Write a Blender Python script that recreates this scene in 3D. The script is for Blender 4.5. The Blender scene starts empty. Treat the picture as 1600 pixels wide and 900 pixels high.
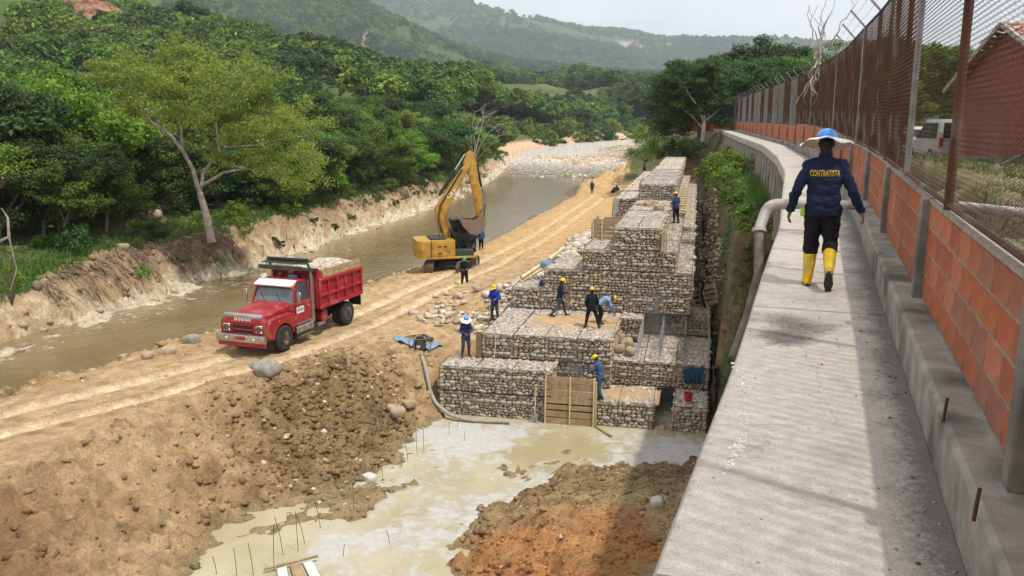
import bpy, bmesh, math, random
import numpy as np
from mathutils import Vector, Matrix, Euler, noise as mn
from mathutils.bvhtree import BVHTree
from mathutils.geometry import delaunay_2d_cdt
random.seed(7); rng = np.random.default_rng(7)
R = math.radians
sc = bpy.context.scene
COL = sc.collection
# ------------------------------------------------------------------ camera, world, sun, exposure
cam = bpy.data.objects.new('camera', bpy.data.cameras.new('camera')); COL.objects.link(cam)
PITCH = math.atan(255/1290)
cam.location = (0, 0, 1.75); cam.rotation_euler = (R(90)-PITCH, 0, 0)
cam.data.sensor_width = 36; cam.data.lens = 1290/1600*36
cam.data.clip_start = 0.05; cam.data.clip_end = 20000
sc.camera = cam
sc.view_settings.view_transform = 'Standard'; sc.view_settings.look = 'None'
sc.view_settings.exposure = 0.08; sc.view_settings.gamma = 1
SUN_EL, SUN_AZ = 65, 130            # azimuth clockwise from +Y (the view direction)
w = bpy.data.worlds.new('World'); sc.world = w; w.use_nodes = True
nt = w.node_tree; N = nt.nodes; L = nt.links
for n in list(N): N.remove(n)
out = N.new('ShaderNodeOutputWorld'); bg = N.new('ShaderNodeBackground'); bg.inputs[1].default_value = 0.085
sky = N.new('ShaderNodeTexSky'); sky.sky_type = 'NISHITA'; sky.sun_disc = False
sky.sun_elevation = R(SUN_EL); sky.sun_rotation = R(SUN_AZ); sky.dust_density = 3
tc = N.new('ShaderNodeTexCoord'); mp = N.new('ShaderNodeMapping'); mp.inputs['Scale'].default_value = (1, 1, 3.2)
nz = N.new('ShaderNodeTexNoise'); nz.inputs['Scale'].default_value = 2.6; nz.inputs['Detail'].default_value = 7; nz.inputs['Roughness'].default_value = .55
cr = N.new('ShaderNodeValToRGB'); cr.color_ramp.elements[0].position = .33; cr.color_ramp.elements[0].color = (10.8, 11.3, 12.0, 1)
cr.color_ramp.elements[1].position = .68; cr.color_ramp.elements[1].color = (15.2, 15.4, 15.6, 1)
mx = N.new('ShaderNodeMixRGB'); mx.inputs[0].default_value = .9
L.new(tc.outputs['Generated'], mp.inputs[0]); L.new(mp.outputs[0], nz.inputs['Vector']); L.new(nz.outputs[0], cr.inputs[0])
L.new(sky.outputs[0], mx.inputs[1]); L.new(cr.outputs[0], mx.inputs[2]); L.new(mx.outputs[0], bg.inputs[0]); L.new(bg.outputs[0], out.inputs[0])
sun = bpy.data.objects.new('sun', bpy.data.lights.new('sun', 'SUN')); COL.objects.link(sun)
sun.data.energy = 4.1; sun.data.angle = R(1.2); sun.data.color = (1, .95, .87)
_d = Vector((math.sin(R(SUN_AZ))*math.cos(R(SUN_EL)), math.cos(R(SUN_AZ))*math.cos(R(SUN_EL)), math.sin(R(SUN_EL))))
sun.rotation_euler = _d.to_track_quat('Z', 'Y').to_euler()

# ------------------------------------------------------------------ helpers
def tag(o, label=None, cat=None, group=None, kind=None):
    if label: o['label'] = label
    if cat: o['category'] = cat
    if group: o['group'] = group
    if kind: o['kind'] = kind
    return o
def empty(name, loc=(0, 0, 0), rz=0, label=None, cat=None, group=None):
    o = bpy.data.objects.new(name, None); COL.objects.link(o); o.location = loc; o.rotation_euler = (0, 0, rz)
    o.empty_display_size = .2
    return tag(o, label, cat, group)
def mesh_obj(name, me, mats, parent=None, loc=None, rot=None):
    o = bpy.data.objects.new(name, me); COL.objects.link(o)
    if mats is not None:
        for m in (mats if isinstance(mats, (list, tuple)) else [mats]): me.materials.append(m)
    if parent is not None: o.parent = parent
    if loc is not None: o.location = loc
    if rot is not None: o.rotation_euler = rot
    return o
def pydata(name, v, f, mats=None, parent=None, smooth=False, **k):
    me = bpy.data.meshes.new(name); me.from_pydata([tuple(map(float, p)) for p in v], [], f); me.update()
    if smooth: me.shade_smooth()
    return mesh_obj(name, me, mats, parent, **k)
def npmesh(name, V, F, smooth=False):
    V = np.asarray(V, dtype=np.float32); F = np.asarray(F, dtype=np.int32); k = F.shape[1]
    me = bpy.data.meshes.new(name); me.vertices.add(len(V)); me.vertices.foreach_set('co', V.ravel())
    me.loops.add(F.size); me.loops.foreach_set('vertex_index', F.ravel())
    me.polygons.add(len(F)); me.polygons.foreach_set('loop_start', np.arange(0, F.size, k, dtype=np.int32))
    me.polygons.foreach_set('loop_total', np.full(len(F), k, dtype=np.int32))
    if smooth: me.polygons.foreach_set('use_smooth', np.ones(len(F), dtype=bool))
    me.update(calc_edges=True); return me
class MB:
    """collects boxes, tubes, prisms; build() links them as one mesh object"""
    def __init__(s): s.v = []; s.f = []; s.m = []
    def add(s, v, f, mi=0):
        n = len(s.v); s.v += [tuple(p) for p in v]; s.f += [tuple(i+n for i in q) for q in f]; s.m += [mi]*len(f); return s
    def box(s, c, d, rot=None, mi=0, taper=1.0):
        x, y, z = d[0]/2, d[1]/2, d[2]/2
        v = [Vector((a*x*(taper if e > 0 else 1), b*y*(taper if e > 0 else 1), e*z)) for e in (-1, 1) for a, b in ((-1, -1), (1, -1), (1, 1), (-1, 1))]
        if rot is not None: v = [rot @ p for p in v]
        c = Vector(c); v = [p+c for p in v]
        return s.add(v, [(3, 2, 1, 0), (4, 5, 6, 7), (0, 1, 5, 4), (1, 2, 6, 5), (2, 3, 7, 6), (3, 0, 4, 7)], mi)
    def bar(s, p, q, w, h=None, mi=0, up=(0, 0, 1)):
        p = Vector(p); q = Vector(q); d = q-p; h = h or w
        z = d.normalized(); u = Vector(up)
        if abs(z.dot(u)) > .98: u = Vector((1, 0, 0))
        x = z.cross(u).normalized(); y = x.cross(z)
        return s.box((p+q)/2, (w, h, d.length), Matrix((x, y, z)).transposed(), mi)
    def tube(s, pts, r, n=8, mi=0, cap=True):
        pts = [Vector(p) for p in pts]; k = len(pts); rs = r if isinstance(r, (list, tuple)) else [r]*k
        v = []; up = None
        for i, p in enumerate(pts):
            d = (pts[min(i+1, k-1)]-pts[max(i-1, 0)]).normalized()
            if up is None: up = Vector((0, 0, 1)) if abs(d.z) < .9 else Vector((1, 0, 0))
            x = d.cross(up).normalized(); up = x.cross(d)
            for j in range(n):
                a = 2*math.pi*j/n; v.append(p+(x*math.cos(a)+up*math.sin(a))*rs[i])
        f = [(i*n+j, i*n+(j+1) % n, (i+1)*n+(j+1) % n, (i+1)*n+j) for i in range(k-1) for j in range(n)]
        if cap: f += [tuple(reversed(range(n))), tuple((k-1)*n+j for j in range(n))]
        return s.add(v, f, mi)
    def prism(s, poly, axis, a, b, mi=0):
        """extrude 2-D polygon along axis ('x','y','z') between a and b"""
        def P(u, w_, t): return {'x': (t, u, w_), 'y': (u, t, w_), 'z': (u, w_, t)}[axis]
        n = len(poly); v = [P(u, w_, a) for u, w_ in poly]+[P(u, w_, b) for u, w_ in poly]
        f = [tuple(range(n)), tuple(reversed(range(n, 2*n)))]+[(i, i+n, (i+1) % n+n, (i+1) % n) for i in range(n)]
        return s.add(v, f, mi)
    def cyl(s, c, axis, r, h, n=16, mi=0, r2=None):
        c = Vector(c); d = Vector(axis).normalized()*h/2
        return s.tube([c-d, c+d], [r, r if r2 is None else r2], n, mi)
    def lathe(s, prof, c=(0, 0, 0), axis='z', n=20, mi=0):
        v = []
        for r, h in prof:
            for j in range(n):
                a = 2*math.pi*j/n; x, y = r*math.cos(a), r*math.sin(a)
                p = {'z': (x, y, h), 'x': (h, x, y), 'y': (x, h, y)}[axis]; v.append(Vector(p)+Vector(c))
        f = [(i*n+j, i*n+(j+1) % n, (i+1)*n+(j+1) % n, (i+1)*n+j) for i in range(len(prof)-1) for j in range(n)]
        f += [tuple(reversed(range(n))), tuple((len(prof)-1)*n+j for j in range(n))]
        return s.add(v, f, mi)
    def build(s, name, mats, parent=None, bevel=0, smooth=False, fix=True, **k):
        me = bpy.data.meshes.new(name); me.from_pydata(s.v, [], s.f)
        me.polygons.foreach_set('material_index', s.m); me.update()
        if fix:
            bm = bmesh.new(); bm.from_mesh(me); bmesh.ops.recalc_face_normals(bm, faces=bm.faces)
            if bevel: bmesh.ops.bevel(bm, geom=[e for e in bm.edges if e.calc_face_angle(0) > .6], offset=bevel, segments=2 if bevel > .02 else 1, affect='EDGES', profile=.6, clamp_overlap=True)
            bm.to_mesh(me); bm.free()
        if smooth or bevel:
            me.shade_smooth()
            try: me.set_sharp_from_angle(angle=R(38))
            except Exception: pass
        return mesh_obj(name, me, mats, parent, **k)
def copy_tree(o, parent=None):
    c = o.copy(); COL.objects.link(c)
    if parent is not None: c.parent = parent
    for ch in o.children: copy_tree(ch, c)
    return c

# ------------------------------------------------------------------ materials
def NT(name):
    m = bpy.data.materials.new(name); m.use_nodes = True
    nt = m.node_tree; b = nt.nodes['Principled BSDF']; return m, nt, nt.nodes, nt.links, b
def mk(name, c1, c2=None, scale=4, rough=.8, bump=0, bscale=None, metal=0, island=None, detail=5, spec=.3, c3=None, c3s=1.0, c3r=(.55, .7), coat=0):
    """two-tone noise colour (+ a third, blotchy colour) + bump, optional per-island brightness variation"""
    m, nt, N, L, b = NT(name)
    b.inputs['Roughness'].default_value = rough; b.inputs['Metallic'].default_value = metal
    b.inputs['Specular IOR Level'].default_value = spec
    if coat: b.inputs['Coat Weight'].default_value = coat; b.inputs['Coat Roughness'].default_value = .15
    tc = N.new('ShaderNodeTexCoord'); co = tc.outputs['Object']
    c2 = c2 or tuple(c*.75 for c in c1)
    n1 = N.new('ShaderNodeTexNoise'); n1.inputs['Scale'].default_value = scale; n1.inputs['Detail'].default_value = detail; n1.inputs['Roughness'].default_value = .62
    L.new(co, n1.inputs['Vector'])
    r = N.new('ShaderNodeValToRGB'); r.color_ramp.elements[0].position = .36; r.color_ramp.elements[1].position = .66
    r.color_ramp.elements[0].color = (*c2, 1); r.color_ramp.elements[1].color = (*c1, 1); L.new(n1.outputs[0], r.inputs[0]); col = r.outputs[0]
    if c3:
        n3 = N.new('ShaderNodeTexNoise'); n3.inputs['Scale'].default_value = c3s; n3.inputs['Detail'].default_value = 6; L.new(co, n3.inputs['Vector'])
        r3 = N.new('ShaderNodeValToRGB'); r3.color_ramp.elements[0].position = c3r[0]; r3.color_ramp.elements[1].position = c3r[1]; L.new(n3.outputs[0], r3.inputs[0])
        m3 = N.new('ShaderNodeMixRGB'); m3.inputs[2].default_value = (*c3, 1); L.new(r3.outputs[0], m3.inputs[0]); L.new(col, m3.inputs[1]); col = m3.outputs[0]
    if island:
        g = N.new('ShaderNodeNewGeometry'); ri = N.new('ShaderNodeValToRGB')
        cr = ri.color_ramp; cr.interpolation = 'CONSTANT'
        for i, c in enumerate(island):
            e = cr.elements[i] if i < 2 else cr.elements.new(i/len(island)); e.position = i/len(island); e.color = (*c, 1)
        L.new(g.outputs['Random Per Island'], ri.inputs[0])
        mm = N.new('ShaderNodeMixRGB'); mm.blend_type = 'MULTIPLY'; mm.inputs[0].default_value = 1
        L.new(col, mm.inputs[1]); L.new(ri.outputs[0], mm.inputs[2]); col = mm.outputs[0]
    L.new(col, b.inputs['Base Color'])
    if bump:
        n2 = N.new('ShaderNodeTexNoise'); n2.inputs['Scale'].default_value = bscale or scale*4; n2.inputs['Detail'].default_value = 6; n2.inputs['Roughness'].default_value = .65
        L.new(co, n2.inputs['Vector']); bp = N.new('ShaderNodeBump'); bp.inputs['Strength'].default_value = 1; bp.inputs['Distance'].default_value = bump
        L.new(n2.outputs[0], bp.inputs['Height']); L.new(bp.outputs[0], b.inputs['Normal'])
    return m
def leafmat(name, c1, c2, trans=.35, scale=.35):
    m, nt, N, L, b = NT(name)
    tc = N.new('ShaderNodeTexCoord'); n1 = N.new('ShaderNodeTexNoise'); n1.inputs['Scale'].default_value = scale; n1.inputs['Detail'].default_value = 4
    L.new(tc.outputs['Object'], n1.inputs['Vector'])
    g = N.new('ShaderNodeNewGeometry'); oi = N.new('ShaderNodeObjectInfo')
    ad = N.new('ShaderNodeMath'); ad.operation = 'MULTIPLY_ADD'; ad.inputs[1].default_value = .5; L.new(g.outputs['Random Per Island'], ad.inputs[0])
    sb = N.new('ShaderNodeMath'); sb.operation = 'SUBTRACT'; sb.inputs[1].default_value = .25; L.new(n1.outputs[0], sb.inputs[0]); L.new(sb.outputs[0], ad.inputs[2])
    r = N.new('ShaderNodeValToRGB'); r.color_ramp.elements[0].position = .2; r.color_ramp.elements[1].position = .8
    r.color_ramp.elements[0].color = (*c2, 1); r.color_ramp.elements[1].color = (*c1, 1); L.new(ad.outputs[0], r.inputs[0])
    hs = N.new('ShaderNodeHueSaturation'); L.new(r.outputs[0], hs.inputs['Color'])
    mr = N.new('ShaderNodeMapRange'); mr.inputs[3].default_value = .7; mr.inputs[4].default_value = 1.25; L.new(oi.outputs['Random'], mr.inputs[0]); L.new(mr.outputs[0], hs.inputs['Value'])
    mh = N.new('ShaderNodeMapRange'); mh.inputs[3].default_value = .475; mh.inputs[4].default_value = .52; L.new(oi.outputs['Random'], mh.inputs[0]); L.new(mh.outputs[0], hs.inputs['Hue'])
    L.new(hs.outputs[0], b.inputs['Base Color']); b.inputs['Roughness'].default_value = .6; b.inputs['Specular IOR Level'].default_value = .25
    t = N.new('ShaderNodeBsdfTranslucent'); L.new(hs.outputs[0], t.inputs[0])
    mix = N.new('ShaderNodeMixShader'); mix.inputs[0].default_value = trans; L.new(b.outputs[0], mix.inputs[1]); L.new(t.outputs[0], mix.inputs[2])
    L.new(mix.outputs[0], N['Material Output'].inputs[0]); return m
def flat(name, c, rough=.5, metal=0, spec=.4, coat=0): return mk(name, c, tuple(x*.82 for x in c), 9, rough, metal=metal, spec=spec, coat=coat)

M = {}
M['concrete'] = mk('concrete_weathered', (.37, .335, .29), (.23, .21, .18), 4, .92, .010, 45, c3=(.11, .095, .08), c3s=1.8, c3r=(.48, .66), detail=9)
M['post'] = mk('concrete_post', (.25, .235, .20), (.14, .13, .11), 5, .9, .004, 50, c3=(.06, .058, .05), c3s=2.5, c3r=(.45, .62))
M['brick'] = mk('clay_block', (.56, .165, .07), (.40, .115, .05), 5, .85, .003, 60, c3=(.25, .12, .08), c3s=2.2, c3r=(.6, .8))
M['mortar'] = mk('mortar', (.36, .31, .26), (.24, .2, .17), 8, .95, .003, 60)
M['rust'] = mk('rusty_wire', (.13, .055, .03), (.075, .035, .022), 3, .75, metal=.35, c3=(.2, .18, .17), c3s=1.2)
M['galv'] = mk('galvanised_steel', (.33, .33, .33), (.2, .19, .18), 4, .5, metal=.6, c3=(.16, .09, .06), c3s=2)
M['netwire'] = mk('new_galvanised_wire', (.42, .43, .45), (.32, .33, .35), 4, .45, metal=.5)
M['stone'] = mk('river_stone', (.52, .445, .345), (.37, .31, .24), 3.5, .88, .008, 25, island=[(1, .95, .85), (.78, .72, .66), (1.12, 1.08, 1.0), (.9, .78, .64), (.62, .62, .62), (1.05, .92, .78), (.82, .84, .85)])
M['gravel'] = mk('broken_stone', (.56, .50, .435), (.42, .37, .32), 5, .92, .006, 30, island=[(1, .97, .92), (.82, .8, .78), (1.1, 1.05, 1.0), (.94, .82, .72), (.7, .7, .7), (1.02, .9, .8)])
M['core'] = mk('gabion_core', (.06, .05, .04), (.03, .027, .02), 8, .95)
M['boulder'] = mk('boulder', (.48, .41, .32), (.30, .25, .19), 2, .9, .02, 8, island=[(1, 1, 1), (.8, .76, .7), (1.15, 1.12, 1.05), (.9, .82, .72)])
M['wood'] = mk('formwork_wood', (.42, .31, .19), (.27, .19, .11), 3, .85, .003, 30, island=[(1, 1, 1), (.8, .78, .75), (1.1, 1.08, 1), (.9, .86, .8)])
M['wood_dark'] = mk('old_wood', (.24, .17, .11), (.14, .10, .065), 4, .9)
M['bamboo'] = mk('bamboo', (.62, .52, .30), (.5, .4, .22), 4, .6)
M['geotex'] = mk('black_geotextile', (.018, .018, .02), (.03, .03, .034), 4, .8, .02, 4)
M['bark'] = mk('bark_pale', (.36, .31, .26), (.22, .18, .15), 3, .9, .02, 14)
M['bark_d'] = mk('bark_dark', (.13, .10, .075), (.08, .06, .05), 3, .9)
M['deadwood'] = mk('dead_wood', (.42, .38, .33), (.27, .24, .2), 4, .9)
M['root'] = mk('root', (.22, .15, .10), (.13, .09, .06), 6, .95)
M['leaf'] = leafmat('leaf_green', (.15, .235, .03), (.045, .095, .015))
M['leaf_y'] = leafmat('leaf_yellow_green', (.27, .32, .035), (.11, .16, .02))
M['leaf_d'] = leafmat('leaf_dark', (.075, .14, .028), (.028, .06, .014))
M['leaf_b'] = leafmat('leaf_bright', (.21, .33, .035), (.09, .17, .018))
M['grass'] = leafmat('grass_blade', (.13, .20, .04), (.06, .11, .02))
M['steel'] = flat('bare_steel', (.35, .34, .33), .35, .8)
M['chrome'] = flat('chrome', (.75, .75, .76), .12, 1)
M['black'] = flat('black_rubberised', (.018, .018, .018), .6)
M['tyre'] = mk('dusty_tyre', (.045, .04, .035), (.02, .02, .02), 6, .85)
M['red'] = mk('truck_red', (.34, .010, .020), (.27, .009, .018), 1.5, .4, coat=.35, c3=(.27, .12, .08), c3s=3.2, c3r=(.52, .74))
M['red_body'] = mk('dump_bed_red', (.36, .016, .03), (.27, .014, .025), 2, .5, c3=(.32, .16, .12), c3s=2.2, c3r=(.55, .75))
M['glass'] = flat('window_glass', (.05, .07, .08), .06, 0, .8)
M['white'] = mk('white_paint', (.74, .74, .72), (.62, .61, .58), 4, .5)
M['yellow'] = mk('machine_yellow', (.50, .275, .04), (.36, .20, .035), 3, .5, c3=(.22, .14, .07), c3s=2.6, c3r=(.5, .72))
M['orange'] = flat('orange_plastic', (.75, .16, .02), .4)
M['helmet_y'] = flat('helmet_yellow', (.78, .52, .01), .35)
M['helmet_b'] = flat('helmet_blue', (.03, .22, .62), .28, coat=.5)
M['helmet_g'] = flat('helmet_green', (.02, .3, .2), .35)
M['helmet_r'] = flat('helmet_red', (.6, .07, .03), .35)
M['helmet_w'] = flat('helmet_white', (.75, .75, .75), .35)
M['cloth_w'] = mk('pale_cloth', (.62, .57, .53), (.50, .45, .42), 6, .9, .004, 30)
M['navy'] = mk('navy_cloth', (.010, .018, .055), (.006, .011, .035), 5, .85, .012, 12)
M['navy2'] = mk('dark_blue_cloth', (.03, .055, .14), (.02, .035, .10), 5, .9, .02, 10)
M['denim'] = mk('blue_denim', (.06, .12, .25), (.035, .08, .18), 6, .9, .02, 10)
M['royal'] = mk('royal_blue_cloth', (.015, .045, .32), (.01, .03, .22), 6, .9, .02, 10)
M['sky'] = mk('light_blue_cloth', (.22, .36, .55), (.15, .26, .42), 6, .9, .02, 10)
M['dark'] = mk('near_black_cloth', (.010, .011, .016), (.006, .006, .01), 6, .9, .01, 14)
M['greyt'] = mk('grey_trouser_cloth', (.06, .075, .09), (.035, .045, .055), 6, .9)
M['skin'] = mk('brown_skin', (.30, .145, .085), (.22, .10, .06), 8, .6)
M['hair'] = flat('black_hair', (.012, .01, .01), .6)
M['boot_y'] = mk('yellow_rubber_boot', (.75, .50, .012), (.66, .42, .01), 5, .35, c3=(.40, .29, .12), c3s=7, c3r=(.48, .7))
M['sole'] = flat('boot_sole', (.05, .05, .045), .8)
M['boot_d'] = flat('dark_boot', (.03, .028, .028), .7)
M['letter_y'] = flat('yellow_print', (.65, .42, .015), .7)
M['pipe'] = mk('weathered_pipe', (.42, .38, .36), (.30, .26, .24), 4, .55, .002, 40, c3=(.16, .12, .10), c3s=1.6)
M['hose'] = mk('grey_hose', (.36, .33, .28), (.26, .23, .19), 6, .7)
M['lime'] = flat('lime_vest', (.45, .62, .08), .8)
M['bucket_r'] = flat('red_bucket', (.55, .015, .03), .4)
M['tarp'] = mk('blue_tarp', (.015, .07, .13), (.01, .05, .09), 6, .7, .02, 12)
M['house'] = mk('house_brick', (.30, .11, .075), (.22, .085, .06), 5, .9, .01, 20)
M['roof'] = mk('roof_tile', (.42, .22, .15), (.30, .15, .11), 3, .9, island=[(1, 1, 1), (.8, .8, .8), (1.2, 1.15, 1.1)])
M['carwhite'] = flat('car_silver', (.55, .55, .56), .3, .2, coat=.5)
M['carred'] = flat('tail_light', (.45, .02, .02), .3)
M['bluebarrel'] = flat('faded_blue_plastic', (.18, .28, .42), .5)
exec_parts = []
# ------------------------------------------------------------------ layout curves
GA = R(12.5); GU = (math.cos(GA), -math.sin(GA)); GV = (math.sin(GA), math.cos(GA)); GO = (-2.84, 31.1)
def G(u, v, z=None):
    p = (GO[0]+u*GU[0]+v*GV[0], GO[1]+u*GU[1]+v*GV[1]); return p if z is None else (p[0], p[1], z)
WL = [(-3.3, -8, 0), (-.55, 0, 0), (.544, 2.98, 0), (1.71, 6.08, .01), (2.65, 8.71, .075), (3.39, 10.75, .115), (4.37, 13.4, .17), (5.7, 17.5, .25), (8.0, 24.4, .39), (10.3, 32.5, .55), (12.75, 42.7, .75), (16.5, 61, .89), (20.9, 82, 1.05), (25.2, 103, 1.2), (27.2, 114, 1.25)]
def wl(y):
    for a, b in zip(WL, WL[1:]):
        if y <= b[1] or b is WL[-1]:
            t = (y-a[1])/(b[1]-a[1]); return tuple(a[i]+(b[i]-a[i])*t for i in range(3))
_ws = [Vector(wl(y)) for y in np.arange(-8, 114, .5)]
for _k in range(4): _ws = [_ws[0]]+[(a+b*2+c)/4 for a, b, c in zip(_ws, _ws[1:], _ws[2:])]+[_ws[-1]]
_cum = [0]
for a, b in zip(_ws, _ws[1:]): _cum.append(_cum[-1]+(b-a).length)
def walk(s, off=0, z=0):
    """point at arc length s along the walkway's left edge, moved off metres to the right"""
    i = int(np.clip(np.searchsorted(_cum, s)-1, 0, len(_ws)-2)); t = (s-_cum[i])/(_cum[i+1]-_cum[i])
    p = _ws[i].lerp(_ws[i+1], t); d = (_ws[min(i+2, len(_ws)-1)]-_ws[max(i-1, 0)]); d.z = 0; d.normalize()
    return Vector((p.x+d.y*off, p.y-d.x*off, p.z+z))
def s_at_y(y): return float(np.interp(y, [p.y for p in _ws], _cum))
WLEN = _cum[-1]
NR = [(-60, -25), (-40, 2), (-30, 14), (-23, 23), (-18.6, 28.7), (-16.7, 31.4), (-14.0, 38.0), (-8.1, 51.4), (-4.6, 58.9), (-.6, 75), (5.6, 102.6), (13.6, 135.6), (31, 200), (58, 290), (110, 420), (200, 620)]
FR = [(-80, -15), (-48, 5), (-33, 19), (-26.5, 27.5), (-21.9, 34.1), (-21.1, 38.9), (-19.3, 46), (-18.9, 51.4), (-17.0, 56), (-14.6, 70), (-12.4, 83), (-9.2, 98.6), (-4.6, 135.6), (.5, 199), (4, 270), (22, 345), (70, 430), (150, 640)]
def line(P, step):
    o = []
    for a, b in zip(P, P[1:]):
        n = max(1, int(math.dist(a[:2], b[:2])/step))
        o += [tuple(a[i]+(b[i]-a[i])*k/n for i in range(len(a))) for k in range(n)]
    return o+[tuple(P[-1])]
def zwat(y): return -8+max(0, y-140)*.0105
def offs(P, d, dz):
    """offset a plan polyline to its right by d, height from the water level plus dz"""
    o = []
    for i, p in enumerate(P):
        a = P[max(i-1, 0)]; b = P[min(i+1, len(P)-1)]; l = math.dist(a, b)
        o.append((p[0]+(b[1]-a[1])/l*d, p[1]-(b[0]-a[0])/l*d, zwat(p[1])+dz))
    return o
pts = []
def bl(P, step=2.0): pts.extend(line(P, step))
bl(offs(NR, -2.2, -.9), 4); bl(offs(NR, 0, 0)); bl(offs(NR, 1.0, .45)); bl(offs(NR, 2.0, .85))
bl(offs(FR, 2.0, -.9), 4); bl(offs(FR, 0, .0)); bl(offs(FR, -.9, .35)); bl([p for p in offs(FR, -2.1, 1.9) if p[1] < 210]); bl([p for p in offs(FR, -3.4, 2.7) if p[1] < 210])
bl([p for p in offs(FR, -4, 1.0) if p[1] > 210], 6); bl([p for p in offs(FR, -8, 2.6) if p[1] > 210], 6)
bl([p for p in offs(FR, -14, 3.6) if p[1] > 5], 6); bl([p for p in offs(FR, -34, 6.0) if p[1] > 8], 8); bl([p for p in offs(FR, -70, 9) if p[1] > 0], 15)
# construction road (near side of the river)
bl([(-30, 8, -6.9), (-16.5, 24.2, -7), (-14.2, 30.5, -7), (-11.2, 37, -7), (-5.5, 51, -6.95), (-1.2, 60, -6.9), (2.6, 74, -6.9), (9.6, 103, -6.8), (18, 136, -6.7), (36, 196, -6.0)])
bl([(-22, 6, -6.9), (-13.1, 19.8, -7), (-9.6, 28.4, -7), (-7.3, 32.2, -7.0), (-5.2, 35.0, -7.05), (-3.4, 35.2, -7.1)])
bl([G(-.6, 4, -7.15), G(.6, 6.4, -6.95), G(.9, 10, -6.6), G(2.4, 14, -6.3), G(3.2, 30, -6.2), G(3.6, 60, -6.0), G(3.6, 100, -5.5), G(3.0, 150, -4.5)])
bl([G(-2.2, 1.5, -7.3), G(-1.6, -.5, -7.8), G(-.7, -1.5, -8.9), G(-.4, .3, -8.7), G(-.35, 1.6, -7.65), G(.9, 2.2, -7.35), G(1.0, 5, -7.1)], 1)
# under the gabions
bl([G(.3, .4, -9.6), G(5, .4, -9.6), G(10.2, .4, -9.6)], 1); bl([G(1.6, 2.2, -9.6), G(6, 2.2, -9.6), G(10.2, 2.2, -9.6)], 1)
bl([G(1.8, 7, -8), G(9.4, 7, -9)], 1.5); bl([G(4, 30, -7.5), G(9, 30, -7.5)], 2); bl([G(4, 70, -7), G(9, 70, -7)], 2); bl([G(4, 150, -5), G(9, 150, -5)], 2)
# trench and the excavated face below the walkway
bl([G(10.5, -1, -9.6), G(10.7, 3, -9.5), G(10.6, 7, -9.2), G(10.2, 11, -8.2), G(10.2, 16, -7.4), G(10.3, 30, -6.8), G(10.6, 45, -6.2), G(10.9, 62, -5.0), G(10.6, 78, -3.4), G(10.6, 90, -1.0)], 1)
bl([G(9.4, 11, -8.2), G(9.4, 30, -7), G(9.4, 60, -6)], 2)
bl([(wl(y)[0]-.55, y, wl(y)[2]-1.9-max(0, (34-y))*.16) for y in (16, 20, 25, 30, 36, 42, 48, 54, 60, 70, 82)], 1.2)
bl([(wl(y)[0]-1.5, y, wl(y)[2]-3.0-max(0, (34-y))*.12) for y in (26, 30, 36, 42, 48, 54, 60, 70, 82)], 1.2)
bl([(wl(y)[0]-.1, y, wl(y)[2]-.8-(1.0 if 12 < y < 70 else 0)) for y in (34, 42, 50, 60, 70)], 1.5)
bl([(wl(y)[0]-.1, y, wl(y)[2]-.5) for y in (78, 90, 103, 116)], 3)
bl([G(10.5, 92, .3), G(8, 97, .4), G(2, 103, -1), G(-4, 112, -4.5), G(-8, 125, -6.2)], 2)
bl([G(9, 112, .8), G(4, 124, -.5), G(0, 150, -2), G(4, 190, -1)], 3)
for y, zz in ((-8, -4), (0, -5.5), (5, -6.3), (9, -6.8), (13, -7.0)): pts.append((wl(y)[0]-.45, y, zz)); 
bl([(5.4, 16.5, -7.2), (6.5, 20, -7.7), (7.6, 24, -8.4), (8.3, 27, -9.2)], 1)
# pit
bl([(-8.2, 14, -9.62), (-7.7, 19, -9.5), (-7.9, 20, -9.45), (-7.0, 22.7, -9.45), (-5.4, 23.9, -9.45), (-3.9, 25.4, -9.45), (-3.75, 28.6, -9.45), (-2.9, 30.3, -9.45)], .7)
bl([(-2.5, 14, -9.62), (-1.94, 18.9, -9.45), (-.75, 23, -9.45), (1.25, 25.0, -9.45), (5.1, 25.3, -9.45), (6.4, 26, -9.45), (7.6, 28, -9.5)], .7)
bl([(-5.5, 12, -9.85), (-4.8, 19, -9.85), (-3.2, 23.5, -9.7), (-1, 27, -9.68), (3, 28, -9.7), (6, 28, -9.65)], 1)
bl([(-5.9, 22.0, -9.36), (-5.0, 22.2, -9.32), (-4.1, 23.0, -9.30), (-3.4, 24.4, -9.36)], .4)
bl([(-.9, 19.2, -8.9), (.3, 22.2, -8.75), (2.0, 24.0, -8.7), (4.6, 24.3, -8.5), (5.6, 23.6, -8.4)], 1)
bl([(-.3, 17, -8.5), (1.2, 20.5, -8.15), (3.4, 21.6, -7.9), (5.4, 20.6, -7.8)], 1)
bl([(-.6, 12, -8.2), (1.2, 15.5, -7.4), (3.4, 16.5, -7.1)], 1); bl([(0, 4, -7), (1.5, 9, -6.9)], 2)
bl([(-11.4, 14, -9.1), (-9.9, 19, -8.7), (-8.9, 22.6, -8.6), (-7.1, 25.4, -8.6), (-5.6, 26.6, -8.7), (-4.8, 28.6, -8.75), (-4.2, 30.4, -8.5), (-3.0, 31.9, -8.1)], 1)
bl([(-13.6, 14, -8.3), (-11.6, 18.6, -8.0), (-10.2, 23.2, -7.75), (-8.3, 26.9, -7.55), (-6.8, 29.2, -7.35), (-5.6, 31, -7.5), (-4.6, 32.4, -7.5)], 1)
bl([(-8.5, 4, -9), (-6, -4, -9)], 3); bl([(-20, -10, -7), (-10, -12, -7)], 5)
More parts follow.
